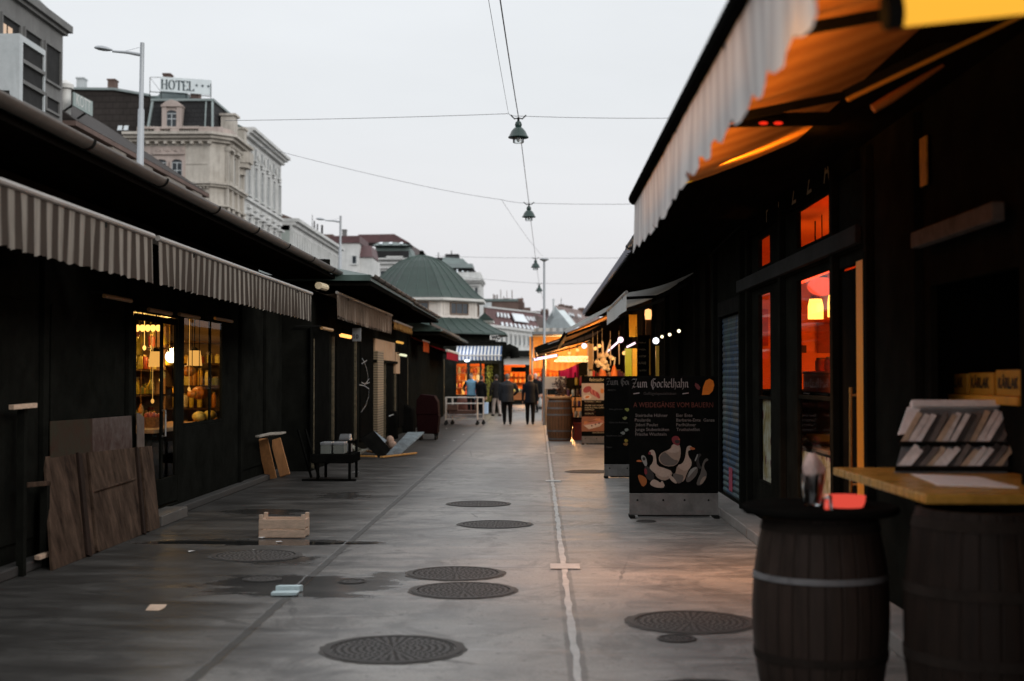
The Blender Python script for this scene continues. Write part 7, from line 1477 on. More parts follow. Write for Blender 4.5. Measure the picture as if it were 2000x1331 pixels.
for (pa, pb, ta, ba) in ((1.5, 36, 28, 66), (46.5, 78, 57, 95), (87, 116, 84, 168), (89, 114, 188, 226)):
    ya_, yb_ = atX(pa, 100, XB_).y, atX(pb, 100, XB_).y; zt_ = atX(pa, ta, XB_).z; zb_ = atX(pa, ba - (0 if ba < 100 else 14), XB_).z
    s = MB(); fg.box(s, ya_ - .1, ya_, zb_ - .1, zt_ + .1, -.02, .10); fg.box(s, yb_, yb_ + .1, zb_ - .1, zt_ + .1, -.02, .10); fg.box(s, ya_, yb_, zt_, zt_ + .1, -.02, .10); fg.box(s, ya_, yb_, zb_ - .1, zb_, -.02, .12); w_ = s.build("window", m_grey_s, gb)
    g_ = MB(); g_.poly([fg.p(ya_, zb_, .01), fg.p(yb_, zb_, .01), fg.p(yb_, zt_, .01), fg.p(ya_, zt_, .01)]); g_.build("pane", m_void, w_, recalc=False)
    if pa < 5:
        g_ = MB()
        for q0, q1 in ((.02, .28), (.36, .62)): g_.poly([fg.p(ya_ + (yb_ - ya_) * q0, zb_, .02), fg.p(ya_ + (yb_ - ya_) * q1, zb_, .02), fg.p(ya_ + (yb_ - ya_) * q1, zt_ - .3, .02), fg.p(ya_ + (yb_ - ya_) * q0, zt_ - .3, .02)])
        g_.build("lit_blind", EMIT("warm_lit_blind", (1, .72, .52), .75), w_, recalc=False)
xbay = -19.0; yb0, yb1 = atX(38, 100, xbay).y, atX(90, 100, xbay).y; zt_ = atX(60, 80, xbay).z
by = MB(); by.box(XB_ - .5, xbay, yb0, yb0 + .35, 0, zt_); by.box(XB_ - .5, xbay - .02, yb1 - .12, yb1, 0, zt_); by.box(XB_ - .5, xbay, yb0 + .35, yb1 - .12, zt_ - .22, zt_); by.box(XB_ - 9, XB_ - .5, yb0 - .0, yb0 + .35, 0, zt_)
ob_ = by.build("loggia_bay", m_pale_s, gb)
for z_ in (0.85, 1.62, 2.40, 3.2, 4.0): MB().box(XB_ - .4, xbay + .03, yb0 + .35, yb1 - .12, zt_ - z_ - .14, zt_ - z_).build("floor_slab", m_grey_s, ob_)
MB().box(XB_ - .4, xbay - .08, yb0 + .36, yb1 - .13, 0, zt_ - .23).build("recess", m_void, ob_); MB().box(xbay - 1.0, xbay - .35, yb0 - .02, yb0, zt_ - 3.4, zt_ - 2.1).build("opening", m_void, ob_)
# ---- low dark roofed house ------------------------------------------------------
lh = thing("tiled_house", "dark tiled house with a brown parapet between the office block and the hotel", "building", (-26, 74, 0))
ye0, ye1 = y1g + .4, 88.5
MB().box(-33, XB_, ye0, ye1, 0, 12.9).build("wall", STONE("brown_render", (.14, .125, .11), (.20, .18, .155), .4), lh)
MB().prism([(XB_ + .5, ye0, 13.55), (XB_ + .5, ye1, 13.55), (-27.5, ye1 - 2.5, 17.6), (-27.5, ye0, 17.6)], (-6.5, 0, -.2)).build("roof", m_darktile, lh)
MB().box(XB_ - .2, XB_ + .5, ye0, ye1, 13.3, 13.53).build("eaves", m_brick_s, lh)
for y_, dy in ((67.0, 2.2), (71, 3), (77, 4), (83, 2)): MB().box(XB_ - .1, XB_ + .9, y_, y_ + dy, 12.0, 13.0).build("parapet_block", STONE("brown_render_light", (.17, .15, .13), (.23, .20, .17), .4) if y_ == 67 else bpy.data.materials["brown_render_light"], lh)
bn_a, bn_b = atX(144, 200, -21.8), atX(181, 215, -21.8)
o = thing("roof_banner", "white lettered banner leaning over the dark tiled roof", "banner", bn_a); zt0, zb0 = atX(144, 180, -21.8).z, atX(144, 207, -21.8).z
P = [V((-21.8, bn_a.y, zb0)), V((-21.8, bn_b.y, atX(181, 228, -21.8).z)), V((-21.8, bn_b.y, atX(181, 199, -21.8).z)), V((-21.8, bn_a.y, zt0))]
MB().prism(P, (-.06, 0, 0)).build("panel", MAT("pale_green_sheet", (.25, .31, .30), .5, .12, 2, 0), o); k = MB(); add_text(k, "KOTT", P[0].lerp(P[3], .2) + (P[1] - P[0]) * .12 + V((.012, 0, 0)), P[1] - P[0], (0, 0, 1), width=(P[1] - P[0]).length * .75, bold=.0, sy=1.0); k.build("lettering", m_white, o, recalc=False)
for t in (.15, .85): p = P[0].lerp(P[1], t); MB().bar(p + V((-.06, 0, .2)), p + V((-1.2, 0, -.6)), .08, .08).build("strut", m_darkmetal, o)
p = atX(128, 195, -22.6); MB().lathe([(.25, -2), (.25, .5), (.38, .52), (.38, .72), (.05, .95)], p, 14).build("vent_pipe", m_white, lh, smooth=True)
# ---- hotel ------------------------------------------------------------------------
YH = 95.0
ht = thing("hotel_building", "cream corner hotel with balustrade, dormer and dark mansard roof", "building", (-25, YH, 0))
xl, xr = atY(246, 262, YH).x, -22.15
zcor = atY(300, 266, YH).z
yh1 = atX(478, 300, XB_).y
MB().prism([(xl, YH, 0), (xr - .9, YH, 0), (xr, YH + .9, 0), (xr, yh1, 0), (xl, yh1, 0)], (0, 0, zcor)).build("wall", m_cream_s, ht)
MB().box(xl, atY(362, 300, YH).x, YH - .08, YH - .002, 0, zcor - .75).build("pink_panel", m_pink_s, ht)
fh = Face((0, YH, 0), (1, 0, 0), (0, -1, 0)); fs_ = Face((xr, 0, 0), (0, 1, 0), (1, 0, 0))
cm = MB()
def hcorn(z0, z1, d): cm.prism([(xl - .05, YH - d, z0), (xr - .9 + d * .4, YH - d, z0), (xr + d, YH + .9 - d * .4, z0), (xr + d, yh1, z0), (xl - .05, yh1, z0)], (0, 0, z1 - z0))
hcorn(zcor, zcor + .18, .85); hcorn(zcor - .22, zcor, .6); hcorn(zcor - .42, zcor - .22, .3)
z2 = atY(400, 360, YH).z; hcorn(z2, z2 + .14, .42); hcorn(z2 - .16, z2, .26)
z3 = atY(430, 402, YH).z; hcorn(z3, z3 + .12, .3)
u_ = xl + .3
while u_ < xr - .9: fh.box(cm, u_, u_ + .2, zcor - .62, zcor - .43, 0, .48); u_ += .62
y_ = YH + 1.2
while y_ < yh1: fs_.box(cm, y_, y_ + .2, zcor - .62, zcor - .43, 0, .48); y_ += .62
u_ = xr - 3
while u_ < xr - .9: fh.box(cm, u_, u_ + .1, z2 - .3, z2 - .17, 0, .2); u_ += .24
cm.build("cornice", m_cream_s, ht)
rc = MB(); zr0 = zcor - 1.4
for i in range(7): rc.prism([fh.p(xr - 3.0, zcor - 2.0, 0)] * 1 + [fh.p(xr - 1.1, zcor - 2.0, 0), fh.p(xr - 1.1, zcor - 1.94, 0), fh.p(xr - 3.0, zcor - 1.94, 0)], (0, -.05, 0)) if i == 0 else None
for i in range(6): z_ = z2 - .5 - i * .55; fh.box(rc, xr - 2.6, xr - .95, z_ - .42, z_, 0, .07)
rc.build("rusticated_panel", m_cream_s, ht)
# balustrade
zb = zcor + .18; bl = MB(); bz1 = atY(300, 250, YH).z
for a_, b_ in ((270, 281), (304, 315), (335, 352), (390, 436)): fh.box(bl, atY(a_, 255, YH).x, atY(b_, 255, YH).x, zb, bz1, -.15, .32)
fh.box(bl, atY(270, 255, YH).x, xr - .9, bz1 - .12, bz1 + .02, -.16, .34); fh.box(bl, atY(270, 255, YH).x, xr - .9, zb, zb + .1, -.145, .31)
bl.prism([(xr - .9, YH + .16, zb), (xr - .9, YH - .33, zb), (xr + .35, YH + .75, zb), (xr + .35, YH + 3.2, zb), (xr - .1, YH + 3.2, zb)], (0, 0, bz1 - zb))
ba = bl.build("balustrade", m_pink_s, ht); bb = MB()
for a_, b_ in ((281, 304), (315, 335), (352, 390)):
    x0, x1 = atY(a_, 255, YH).x, atY(b_, 255, YH).x; n = int((x1 - x0) / .17)
    for i in range(n): bb.lathe([(.05, zb + .1), (.045, zb + .16), (.075, zb + .3), (.035, zb + .5), (.055, bz1 - .13)], (x0 + (i + .5) * (x1 - x0) / n, YH - .1, 0), 8)
bb.build("baluster", m_cream_s, ba, smooth=True)
# mansard, dormer
zm = atY(340, 192, YH).z; mx0, mx1 = atY(285, 250, YH).x, atY(413, 250, YH).x; tx0, tx1 = atY(290, 192, YH).x, atY(408, 192, YH).x
mb_ = MB(); A_ = [V((mx0, YH + .35, zb)), V((mx1, YH + .35, zb)), V((mx1, YH + 6.4, zb)), V((mx0, YH + 6.4, zb))]; B_ = [V((tx0, YH + 1.1, zm)), V((tx1, YH + 1.1, zm)), V((tx1, YH + 6.0, zm)), V((tx0, YH + 6.0, zm))]
mb_.rings([A_, B_]); mr_ = mb_.build("mansard_roof", m_slate, ht)
k = MB(); k.box(tx0 - .12, tx1 + .12, YH + .95, YH + 6.1, zm, zm + .16)
for p, q in ((A_[1], B_[1]), (A_[0], B_[0]), (A_[2], B_[2])): k.bar(p + V((0, -.03, 0)), q + V((0, -.03, 0)), .16, .16)
k.bar(A_[1] + V((-.55, -.04, 0)), B_[1] + V((-.45, -.04, 0)), .09, .06); k.build("zinc_trim", m_zinc, mr_)
dx0, dx1 = atY(315, 240, YH).x, atY(353, 240, YH).x; dz1 = atY(334, 208, YH).z; dxm = (dx0 + dx1) / 2
k = MB(); k.box(dx0, dx0 + .34, YH + .1, YH + 1.4, zb, dz1); k.box(dx1 - .34, dx1, YH + .1, YH + 1.4, zb, dz1); k.box(dx0 + .34, dx1 - .34, YH + .2, YH + 1.4, zb, dz1); k.box(dx0 - .06, dx1 + .06, YH + .02, YH + 1.4, dz1, dz1 + .1)
k.prism([(dx0 - .06, YH + .06, dz1 + .1), (dx1 + .06, YH + .06, dz1 + .1), (dx1 - .25, YH + .06, dz1 + .36), (dxm, YH + .06, dz1 + .5), (dx0 + .25, YH + .06, dz1 + .36)], (0, 1.3, 0)); dmr = k.build("dormer", m_pink_s, ht); win(dmr, Face((0, YH + .2, 0), (1, 0, 0), (0, -1, 0)), dxm, zb + .2, zb + 1.45, .78, m_pink_s, True, .08, False, None, None, True, False)
# paired arched windows and others on the front
zw1 = atY(330, 318, YH).z
for px in (316, 346.5): win(ht, Face((0, YH - .08, 0), (1, 0, 0), (0, -1, 0)), atY(px, 330, YH).x, zw1 - 1.75, zw1, .74, m_pink_s, True, .12, False, None, None, True)
k = MB(); fh.box(k, atY(300, 300, YH).x, atY(362, 300, YH).x, zw1 + .55, zw1 + .68, .08, .22)
for i in range(16): k.ell(fh.p(atY(308 + i * 3.2, 290, YH).x, zw1 + .82 + .12 * math.sin(i * 1.3), .1), (.14, .05, .10), 8, 5)
k.build("stucco_garland", m_pink_s, ht)
# side facade with pilasters, windows and oriel
for i, y_ in enumerate((YH + 1.5, YH + 3.3, YH + 5.1)):
    for v0, v1 in ((z2 + .35, z2 + 2.3), (z3 - 2.2, z3 - .3), (z3 - 5.6, z3 - 3.4)): win(ht, fs_, y_, v0, v1, .62, m_cream_s, True, .16, True)
for y_ in (YH + 1.0, YH + 2.4, YH + 4.2, YH + 6.0):
    k = MB(); fs_.box(k, y_ - .16, y_ + .16, z2 + .14, zcor - .64, 0, .22); fs_.box(k, y_ - .22, y_ + .22, zcor - .95, zcor - .64, 0, .30); fs_.box(k, y_ - .2, y_ + .2, z3 + .13, z2 - .17, 0, .2)
    for j in range(4): k.ell(fs_.p(y_, z3 - .25 - j * .42, .18), (.16, .17, .22), 8, 5)
    k.build("pilaster", m_cream_s, ht)
k = MB(); yo = YH + 5.4; k.prism([(xr + .003, yo - .9, zcor - 1.5), (xr + .75, yo - .55, zcor - 1.5), (xr + .75, yo + .55, zcor - 1.5), (xr + .003, yo + .9, zcor - 1.5)], (0, 0, .35)); k.prism([(xr + .003, yo - 1.0, zcor - 1.15), (xr + .9, yo - .62, zcor - 1.15), (xr + .9, yo + .62, zcor - 1.15), (xr + .003, yo + 1.0, zcor - 1.15)], (0, 0, .8)); k.prism([(xr + .003, yo - .5, zcor - 2.0), (xr + .4, yo - .3, zcor - 2.0), (xr + .4, yo + .3, zcor - 2.0), (xr + .003, yo + .5, zcor - 2.0)], (0, 0, .5)); k.build("oriel_balcony", m_cream_s, ht)
k = MB(); k.box(mx1 + .05, mx1 + 1.0, YH + 2.6, YH + 3.8, zb, zm - .75); k.box(mx1 - .05, mx1 + 1.15, YH + 2.45, YH + 3.95, zm - .75, zm - .6); k.box(mx1 + .6, mx1 + 1.2, YH + 5.0, YH + 6.0, zb, zm - 1.3); k.box(mx1 + .5, mx1 + 1.3, YH + 4.9, YH + 6.1, zm - 1.3, zm - 1.15); k.build("chimney_block", m_cream_s, ht)
k = MB(); k.prism([(xr - 1.2, YH + 3.9, zb), (xr + .1, YH + 3.9, zb), (xr - .25, YH + 4.2, zm - .9), (xr - 1.0, YH + 4.2, zm - .9)], (0, 1.2, 0)); k.build("side_roof", m_mans, ht)
# annexe with the big dark roof and chimneys
YA = YH + 2.0; rp = [atY(120, 270, YA), atY(292, 262, YA), atY(292, 189, YA), atY(224, 177, YA), atY(120, 176, YA)]
MB().prism(rp, (0, 5, 0)).build("annexe_roof", m_darktile, ht); k = MB()
for p, q in ((rp[4], rp[3]), (rp[3], rp[2])): k.bar(p + V((0, 2.4, .08)), q + V((0, 2.4, .08)), 5.2, .16)
k.build("roof_edge", m_zinc, ht)
def chim(px0, px1, py0, py1, y, m, parent, nm="chimney"):
    a_, b_ = atY(px0, py1, y), atY(px1, py0, y); k = MB(); k.box(a_.x, b_.x, y, y + .8, a_.z - .6, b_.z); w_ = (b_.x - a_.x) * .1; k.box(a_.x - w_, b_.x + w_, y - .06, y + .86, b_.z, b_.z + .1); return k.build(nm, m, parent)
chim(149, 163, 154, 178, YA + .3, m_pale_s, ht); chim(210, 224, 157, 178, YA + .3, m_brick_s, ht)
k = MB()
for px in (229, 241): 
    a_, b_ = atY(px, 255, YA), atY(px + 9, 246, YA); k.prism([(a_.x, YA - .03, a_.z), (a_.x + .34, YA - .03, a_.z), (b_.x + .06, YA - .03, b_.z), (b_.x - .24, YA - .03, b_.z)], (0, -.04, 0))
k.build("skylight", m_skylight, ht)
MB().box(xl - 4.2, xl + .9, YH + .3, YA, atY(260, 272, YH).z, atY(260, 266, YH).z).build("annexe_gutter", m_zinc, ht)
MB().box(xl - 4.2, xl, YA - .1, YA + 5, 0, atY(260, 268, YH).z).build("annexe_wall", m_pink_s, ht)
# hotel sign on its scaffold
YSg = YH + 1.6; o = thing("hotel_sign", "white rooftop HOTEL sign with three stars on a thin scaffold", "sign", atY(350, 190, YSg))
a_, b_ = atY(313, 178, YSg), atY(410.5, 155, YSg); az1 = atY(313, 150, YSg).z; bz0 = atY(410.5, 184, YSg).z
P = [V((a_.x, YSg, a_.z)), V((b_.x, YSg + .3, bz0)), V((b_.x, YSg + .3, b_.z)), V((a_.x, YSg, az1))]
MB().prism(P, (0, .12, 0)).build("panel", MAT("sign_white", (.62, .68, .70), .5, .06, 1, 0), o)
k = MB(); uu = (P[1] - P[0]); Lw = uu.length; uu = uu.normalized(); hgt_ = az1 - a_.z; org = P[0] + uu * .06 + V((0, -.03, hgt_ * .16)); un = Lw * .66 / sum(SER[c_][0] for c_ in "HOTEL")
nib_text(k, "HOTEL", SER, org, uu, (0, 0, 1), un, 3, .85, .32)
for i in range(3):
    cx = org + uu * (Lw * (.70 + .115 * i)) + V((0, 0, hgt_ * .42)); pts = []
    for j in range(10): rr = .13 if j % 2 == 0 else .052; pts.append(cx + uu * (rr * math.sin(j * PI / 5)) + V((0, 0, rr * math.cos(j * PI / 5))))
    k.poly(pts)
k.build("lettering", MAT("dark_teal_ink", (.012, .03, .04), .6, .1, 4, 0), o, recalc=False)
k = MB(); zl = zm + .1; zu = az1
c0 = atY(291, 150, YSg); 
for x_ in (c0.x, a_.x, (a_.x + b_.x) / 2, b_.x): k.tube([(x_, YSg + .25, zl), (x_, YSg + .25, zu if x_ < a_.x + .1 else bz0 + .8)], .025, 5)
k.tube([(c0.x, YSg + .25, zu), (a_.x, YSg + .25, zu)], .02, 5); k.tube([(c0.x, YSg + .25, zl + .75), (b_.x, YSg + .25, bz0 - .12)], .03, 5); k.tube([(c0.x, YSg + .25, zu), (a_.x, YSg + .25, zl + .7)], .012, 4); k.tube([(a_.x, YSg + .25, zl), (a_.x, YSg + 1.6, zl)], .02, 4); k.build("scaffold", m_darkmetal, o)
k = MB(); q = atY(325, 180, YSg + 1.5); k.prism([(q.x - .9, YSg + 1.2, zm + .17), (q.x + 1.9, YSg + 1.2, zm + .17), (q.x + 1.5, YSg + 1.2, zm + 1.0), (q.x - .3, YSg + 1.2, zm + 1.1)], (0, 1.8, 0)); k.build("roof_cap", m_zinc, ht)
chim(318, 332, 146, 190, YH + 4.2, m_brick_s, ht); chim(372, 388, 176, 192, YH + 3.5, m_brick_s, ht)
# ---- white neighbour ------------------------------------------------------------------
wb = thing("white_townhouse", "white townhouse with rows of tall windows and a deep cornice beside the hotel", "building", (-26, 109, 0))
yw0, yw1 = yh1 + .05, atX(549, 330, XB_).y; zt_ = 20.1
MB().box(-33, XB_, yw0, yw1, 0, zt_).build("wall", m_white_s, wb)
fw = Face((XB_, 0, 0), (0, 1, 0), (1, 0, 0)); cm = MB(); cm.box(-33, XB_ + .75, yw0, yw1 + .35, zt_, zt_ + .22); cm.box(-33, XB_ + .55, yw0, yw1 + .2, zt_ - .18, zt_); cm.box(-33, XB_ + .3, yw0, yw1 + .1, zt_ - .45, zt_ - .18); fw.box(cm, yw0, yw1, 14.9, 15.1, 0, .22); fw.box(cm, yw0, yw1, 11.0, 11.2, 0, .22); cm.build("cornice", m_white_s, wb)
k = MB(); k.prism([(XB_ - .1, yw0, zt_ + .22), (XB_ - .1, yw1, zt_ + .22), (-27, yw1 - 1, zt_ + 2.6), (-27, yw0, zt_ + 2.6)], (-6, 0, 0)); k.build("roof", m_mans, wb)
n = 6; st_ = (yw1 - yw0) / n; orn = MB()
for i in range(n):
    y_ = yw0 + st_ * (i + .5)
    win(wb, fw, y_, 18.35, 19.2, .62, m_white_s, False, .10, False); win(wb, fw, y_, 15.35, 17.75, .95, m_white_s, True, .16, False); win(wb, fw, y_, 11.7, 13.6, .95, m_white_s, True, .16, True); win(wb, fw, y_, 8.2, 10.2, .95, m_white_s, True, .16, True)
    fw.box(orn, y_ - st_ / 2 - .13, y_ - st_ / 2 + .13, 15.1, 18.2, 0, .12); orn.ell(fw.p(y_ - st_ / 2, 18.7, .1), (.12, .22, .35), 8, 6); orn.ell(fw.p(y_, 18.05, .15), (.12, .35, .14), 8, 5); fw.box(orn, y_ - .55, y_ + .55, 14.35, 14.6, 0, .25)
orn.build("stucco_ornament", m_white_s, wb)
# ---- long pilastered building --------------------------------------------------------
lb = thing("pilastered_building", "long pale building with narrow white pilasters and a green grey gable end", "building", (-26, 133, 0))
XL = -21.5; yl0, yl1 = atX(566, 430, XL).y, atX(658, 500, XL).y; zl_ = 15.0
MB().box(-31, XL, yl0, yl1, 0, zl_).build("wall", m_green_s, lb)
fl_ = Face((XL, 0, 0), (0, 1, 0), (1, 0, 0)); cm = MB(); cm.box(-31, XL + .8, yl0 - .1, yl1 + .3, zl_, zl_ + .28); cm.box(-31, XL + .5, yl0 - .05, yl1 + .2, zl_ - .3, zl_); cm.box(-31, XL + .22, yl0, yl1, zl_ - .75, zl_ - .3); cm.build("cornice", m_white_s, lb)
MB().prism([(-31, yl0, zl_ + .28), (-31, yl1, zl_ + .28), (-26, yl1, zl_ + 1.9), (-26, yl0, zl_ + 1.9)], (9.6, 0, 0)).build("attic", m_grey_s, lb) if False else MB().prism([(XL + .3, yl0, zl_ + .28), (-31, yl0, zl_ + .28), (-28, yl0, zl_ + 1.8), (-25, yl0, zl_ + 1.8)], (0, yl1 - yl0, 0)).build("roof", m_brick_s, lb)
n = 22; st_ = (yl1 - yl0) / n
for i in range(n):
    y_ = yl0 + st_ * (i + .5); k = MB(); fl_.box(k, y_ - st_ * .5, y_ - st_ * .5 + .42, 6, zl_ - .75, 0, .3); k.build("pilaster", m_white_s, lb); g_ = MB(); g_.poly([fl_.p(y_ - st_ * .5 + .42, 7, .02), fl_.p(y_ + st_ * .5, 7, .02), fl_.p(y_ + st_ * .5, zl_ - 1.3, .02), fl_.p(y_ - st_ * .5 + .42, zl_ - 1.3, .02)]); g_.build("window", MAT("pale_curtain_pane", (.36, .40, .41), .15, .15, 1, 0, 0, spec=.6) if i == 0 else bpy.data.materials["pale_curtain_pane"], lb, recalc=False)
for px, py0, py1, r in ((614, 432, 452, .07), (620, 438, 462, .07), (629, 440, 458, .1), (610, 420, 455, .03)): a_, b_ = atY(px, py1, 134), atY(px, py0, 134); MB().tube([a_ + V((0, 0, -1.5)), b_], r, 6).build("flue", m_darkmetal, lb)
# ---- far left group -----------------------------------------------------------------
def front_block(o, px0, px1, py0, py1, y, depth, mat, nm, z0=0):
    a_, b_ = atY(px0, py1, y), atY(px1, py0, y); k = MB(); k.box(a_.x, b_.x, y, y + depth, max(z0, a_.z) if z0 else 0, b_.z); return k.build(nm, mat, o)
rh_ = thing("red_roofed_house", "pale house with two oxide red roof blocks behind the farther street lamp", "building", (-23, 165, 0))
front_block(rh_, 650, 700.5, 475, 560, 165, 8, m_white_s, "wall"); front_block(rh_, 645, 702.5, 461, 475, 164.8, 8.5, m_redsheet, "roof", 1); front_block(rh_, 700.6, 727, 504, 560, 166, 8, m_white_s, "wall"); front_block(rh_, 626, 650, 458, 480, 166, 6, m_brick_s, "roof", 1)
a_, b_ = atY(700.6, 503, 166), atY(729, 478, 166); MB().prism([(a_.x, 165.8, a_.z), (b_.x, 165.8, a_.z), (b_.x - .5, 167.5, b_.z), (a_.x, 167.5, b_.z)], (0, 6, 0)).build("mansard_roof", m_redsheet, rh_)
chim(668, 676, 450, 462, 168, m_grey_s, rh_); k = MB(); f_ = Face((0, 165, 0), (1, 0, 0), (0, -1, 0)); win(rh_, f_, atY(692, 500, 165).x, atY(692, 516, 165).z, atY(692, 500, 165).z, .55, m_white_s, False, .08)
mh = thing("mansard_palace", "wide palace with a grey green mansard and dark red attic behind the dome", "building", (-20, 200, 0))
Yp = 200.0
front_block(mh, 722, 815, 508, 570, Yp, 10, m_white_s, "wall")
k = MB()
for py0, py1, d in ((505, 508, .8), (513, 516, .5), (523, 525, .4)): a_, b_ = atY(720, py1, Yp), atY(817, py0, Yp); k.box(a_.x, b_.x, Yp - d, Yp + .2, a_.z, b_.z)
k.build("cornice", m_white_s, mh)
a_, b_ = atY(728, 505, Yp), atY(808, 480, Yp); MB().prism([(a_.x, Yp + .2, a_.z), (atY(806, 505, Yp).x, Yp + .2, a_.z), (atY(797, 480, Yp).x, Yp + 2, b_.z), (atY(731, 480, Yp).x, Yp + 2, b_.z)], (0, 8, 0)).build("mansard_roof", m_mans, mh)
a_ = atY(731, 497, Yp); k = MB(); k.box(atY(733, 497, Yp).x, atY(798, 497, Yp).x, Yp + .25, Yp + .5, atY(733, 503, Yp).z, atY(733, 490, Yp).z); k.build("mansard_band", m_slate, mh)
MB().prism([(atY(727, 480, Yp).x, Yp + .8, atY(0, 480, Yp).z), (atY(800, 480, Yp).x, Yp + .8, atY(0, 480, Yp).z), (atY(770, 473, Yp).x, Yp + 3, atY(0, 471, Yp).z), (atY(735, 473, Yp).x, Yp + 3, atY(0, 471, Yp).z)], (0, 5, 0)).build("upper_roof", m_mans, mh)
MB().prism([(atY(690, 475, 207).x, 207, atY(0, 476, 207).z), (atY(800, 475, 207).x, 207, atY(0, 476, 207).z), (atY(770, 459, 207).x, 207, atY(0, 459, 207).z), (atY(700, 460, 207).x, 207, atY(0, 460, 207).z)], (0, 6, 0)).build("attic_roof", m_redsheet, mh)
MB().prism([(atY(770, 459, 209).x, 209, atY(0, 459, 209).z), (atY(832, 497, 222).x, 222, atY(0, 498, 222).z), (atY(828, 520, 222).x, 222, atY(0, 520, 222).z), (atY(770, 500, 209).x, 209, atY(0, 500, 209).z)], (-2, 6, 0)).build("side_roof", MAT("brown_sheet", (.10, .08, .08), .6, .2, 1, 0), mh)
k = MB()
for px in (738, 757, 778): a_, b_ = atY(px, 476, Yp), atY(px + 7, 472.5, Yp); k.prism([(a_.x, Yp + 1.2, a_.z), (a_.x + .5, Yp + 1.2, a_.z), (b_.x, Yp + 1.9, b_.z), (b_.x - .4, Yp + 1.9, b_.z)], (0, -.1, .1))
k.build("skylight", m_skylight, mh); f_ = Face((0, Yp, 0), (1, 0, 0), (0, -1, 0))
for px in (734, 748, 762): win(mh, f_, atY(px, 535, Yp).x, atY(px, 545, Yp).z, atY(px, 529, Yp).z, .8, m_white_s, False, .1)
a_ = atY(755, 505, Yp); k = MB(); k.box(a_.x, atY(787, 505, Yp).x, Yp - .5, Yp, atY(0, 505, Yp).z, atY(0, 502.5, Yp).z); k.build("roof_terrace", m_white_s, mh)
# white corner palace right of the dome
cp_ = thing("white_palace", "white corner palace with stepped dark mansard right of the dome", "building", (-13, 230, 0)); Yc = 230.0
front_block(cp_, 870, 938, 552, 640, Yc, 14, m_white_s, "wall"); k = MB()
for px1, py0, py1, d in ((944, 545, 549, 1.0), (941, 549, 553, .6), (938, 532, 546, .1)): a_, b_ = atY(866, py1, Yc), atY(px1, py0, Yc); k.box(a_.x, b_.x, Yc - d, Yc + 10, a_.z, b_.z)
k.build("cornice", m_white_s, cp_)
z_ = lambda py: atY(0, py, Yc).z; X_ = lambda px: atY(px, 600, Yc).x
MB().prism([(X_(868), Yc + .3, z_(533)), (X_(932), Yc + .3, z_(541)), (X_(924), Yc + 1.8, z_(524)), (X_(872), Yc + 1.8, z_(519))], (0, 8, 0)).build("mansard_roof", m_slate, cp_); k = MB(); k.box(X_(874), X_(922), Yc + .9, Yc + 8, z_(524), z_(516)); k.build("attic_band", m_zinc, cp_)
MB().prism([(X_(858), Yc + 1, z_(517)), (X_(921), Yc + 1, z_(523)), (X_(902), Yc + 3, z_(504)), (X_(864), Yc + 3, z_(501))], (0, 6, 0)).build("upper_roof", m_mans, cp_); k = MB(); k.box(X_(866), X_(893), Yc + 4, Yc + 7, z_(503), z_(494)); k.box(X_(834), X_(866), Yc + 5, Yc + 7, z_(520), z_(500)); k.build("roof_crown", m_slate, cp_)
for px, t in ((878, 486), (852, 490)): MB().tube([(X_(px), Yc + 5, z_(500)), (X_(px), Yc + 5, z_(t))], .08, 5).build("flue", m_darkmetal, cp_)
k = MB()
for px, py in ((893, 528), (904, 530.5), (914, 532)): k.prism([(X_(px), Yc + .2, z_(py + 9)), (X_(px + 2.4), Yc + .2, z_(py + 9)), (X_(px), Yc + 1.2, z_(py)), (X_(px - 2.4), Yc + 1.2, z_(py))], (0, -.2, .1))
k.build("skylight", m_skylight, cp_); f_ = Face((0, Yc, 0), (1, 0, 0), (0, -1, 0))
for px in (905, 917, 930):
    for py in (563, 588, 612): win(cp_, f_, X_(px), z_(py + 13), z_(py), .55, m_white_s, False, .12, py < 570)
# red roofed market block at the aisle end --------------------------------------------
rb_ = thing("red_tiled_block", "long white block with a muted red roof and rows of bright skylights", "building", (0, 270, 0))
ya_, yb_ = 250.0, 300.0
E0, E1 = atY(944, 636, ya_), atY(1098, 656, yb_); R0, R1 = atY(950, 601, ya_ + 8), atY(1040, 612.5, yb_ + 6)
E0b, R1b = V((E0.x, E0.y, 0)), None
ROOF = MB(); ROOF.poly([E0, E1, R1 + V((1.5, 0, 0)), R0]); ROOF.poly([E1, E1 + V((4, 25, 0)), R1 + V((1.5, 0, 0))]); ROOF.poly([R0, R1 + V((1.5, 0, 0)), E1 + V((4, 25, 0)), E0 + V((0, 25, 0))]); ROOF.poly([E0, R0, E0 + V((0, 25, 0))]); rr_ = ROOF.build("roof", m_redtile, rb_)
MB().prism([(E0.x, E0.y + .3, 0), (E1.x, E1.y + .3, 0), (E1.x + 4, E1.y + 24, 0), (E0.x, E0.y + 24, 0)], (0, 0, 1)).build("plinth", m_white_s, rb_)
W4 = MB(); W4.poly([(E0.x, E0.y + .3, 1), (E1.x, E1.y + .3, 1), E1 + V((0, .3, -.01)), E0 + V((0, .3, -.01))]); W4.poly([(E0.x, E0.y + .3, 1), E0 + V((0, .3, -.01)), E0 + V((0, 24, -.01)), (E0.x, E0.y + 24, 1)]); W4.build("wall", m_white_s, rb_)
du = (E1 - E0); fr_ = Face(V((E0.x, E0.y + .25, 0)), V((du.x, du.y, 0)), V((du.y, -du.x, 0))); Lb = V((du.x, du.y, 0)).length; slope = du.z / Lb
nr = (R0 - E0).cross(du).normalized(); nr = nr if nr.z > 0 else -nr
def rp_(u, v): return (E0.lerp(E1, u)).lerp(R0.lerp(R1 + V((1.5, 0, 0)), u), v)
k = MB(); rd = random.Random(12)
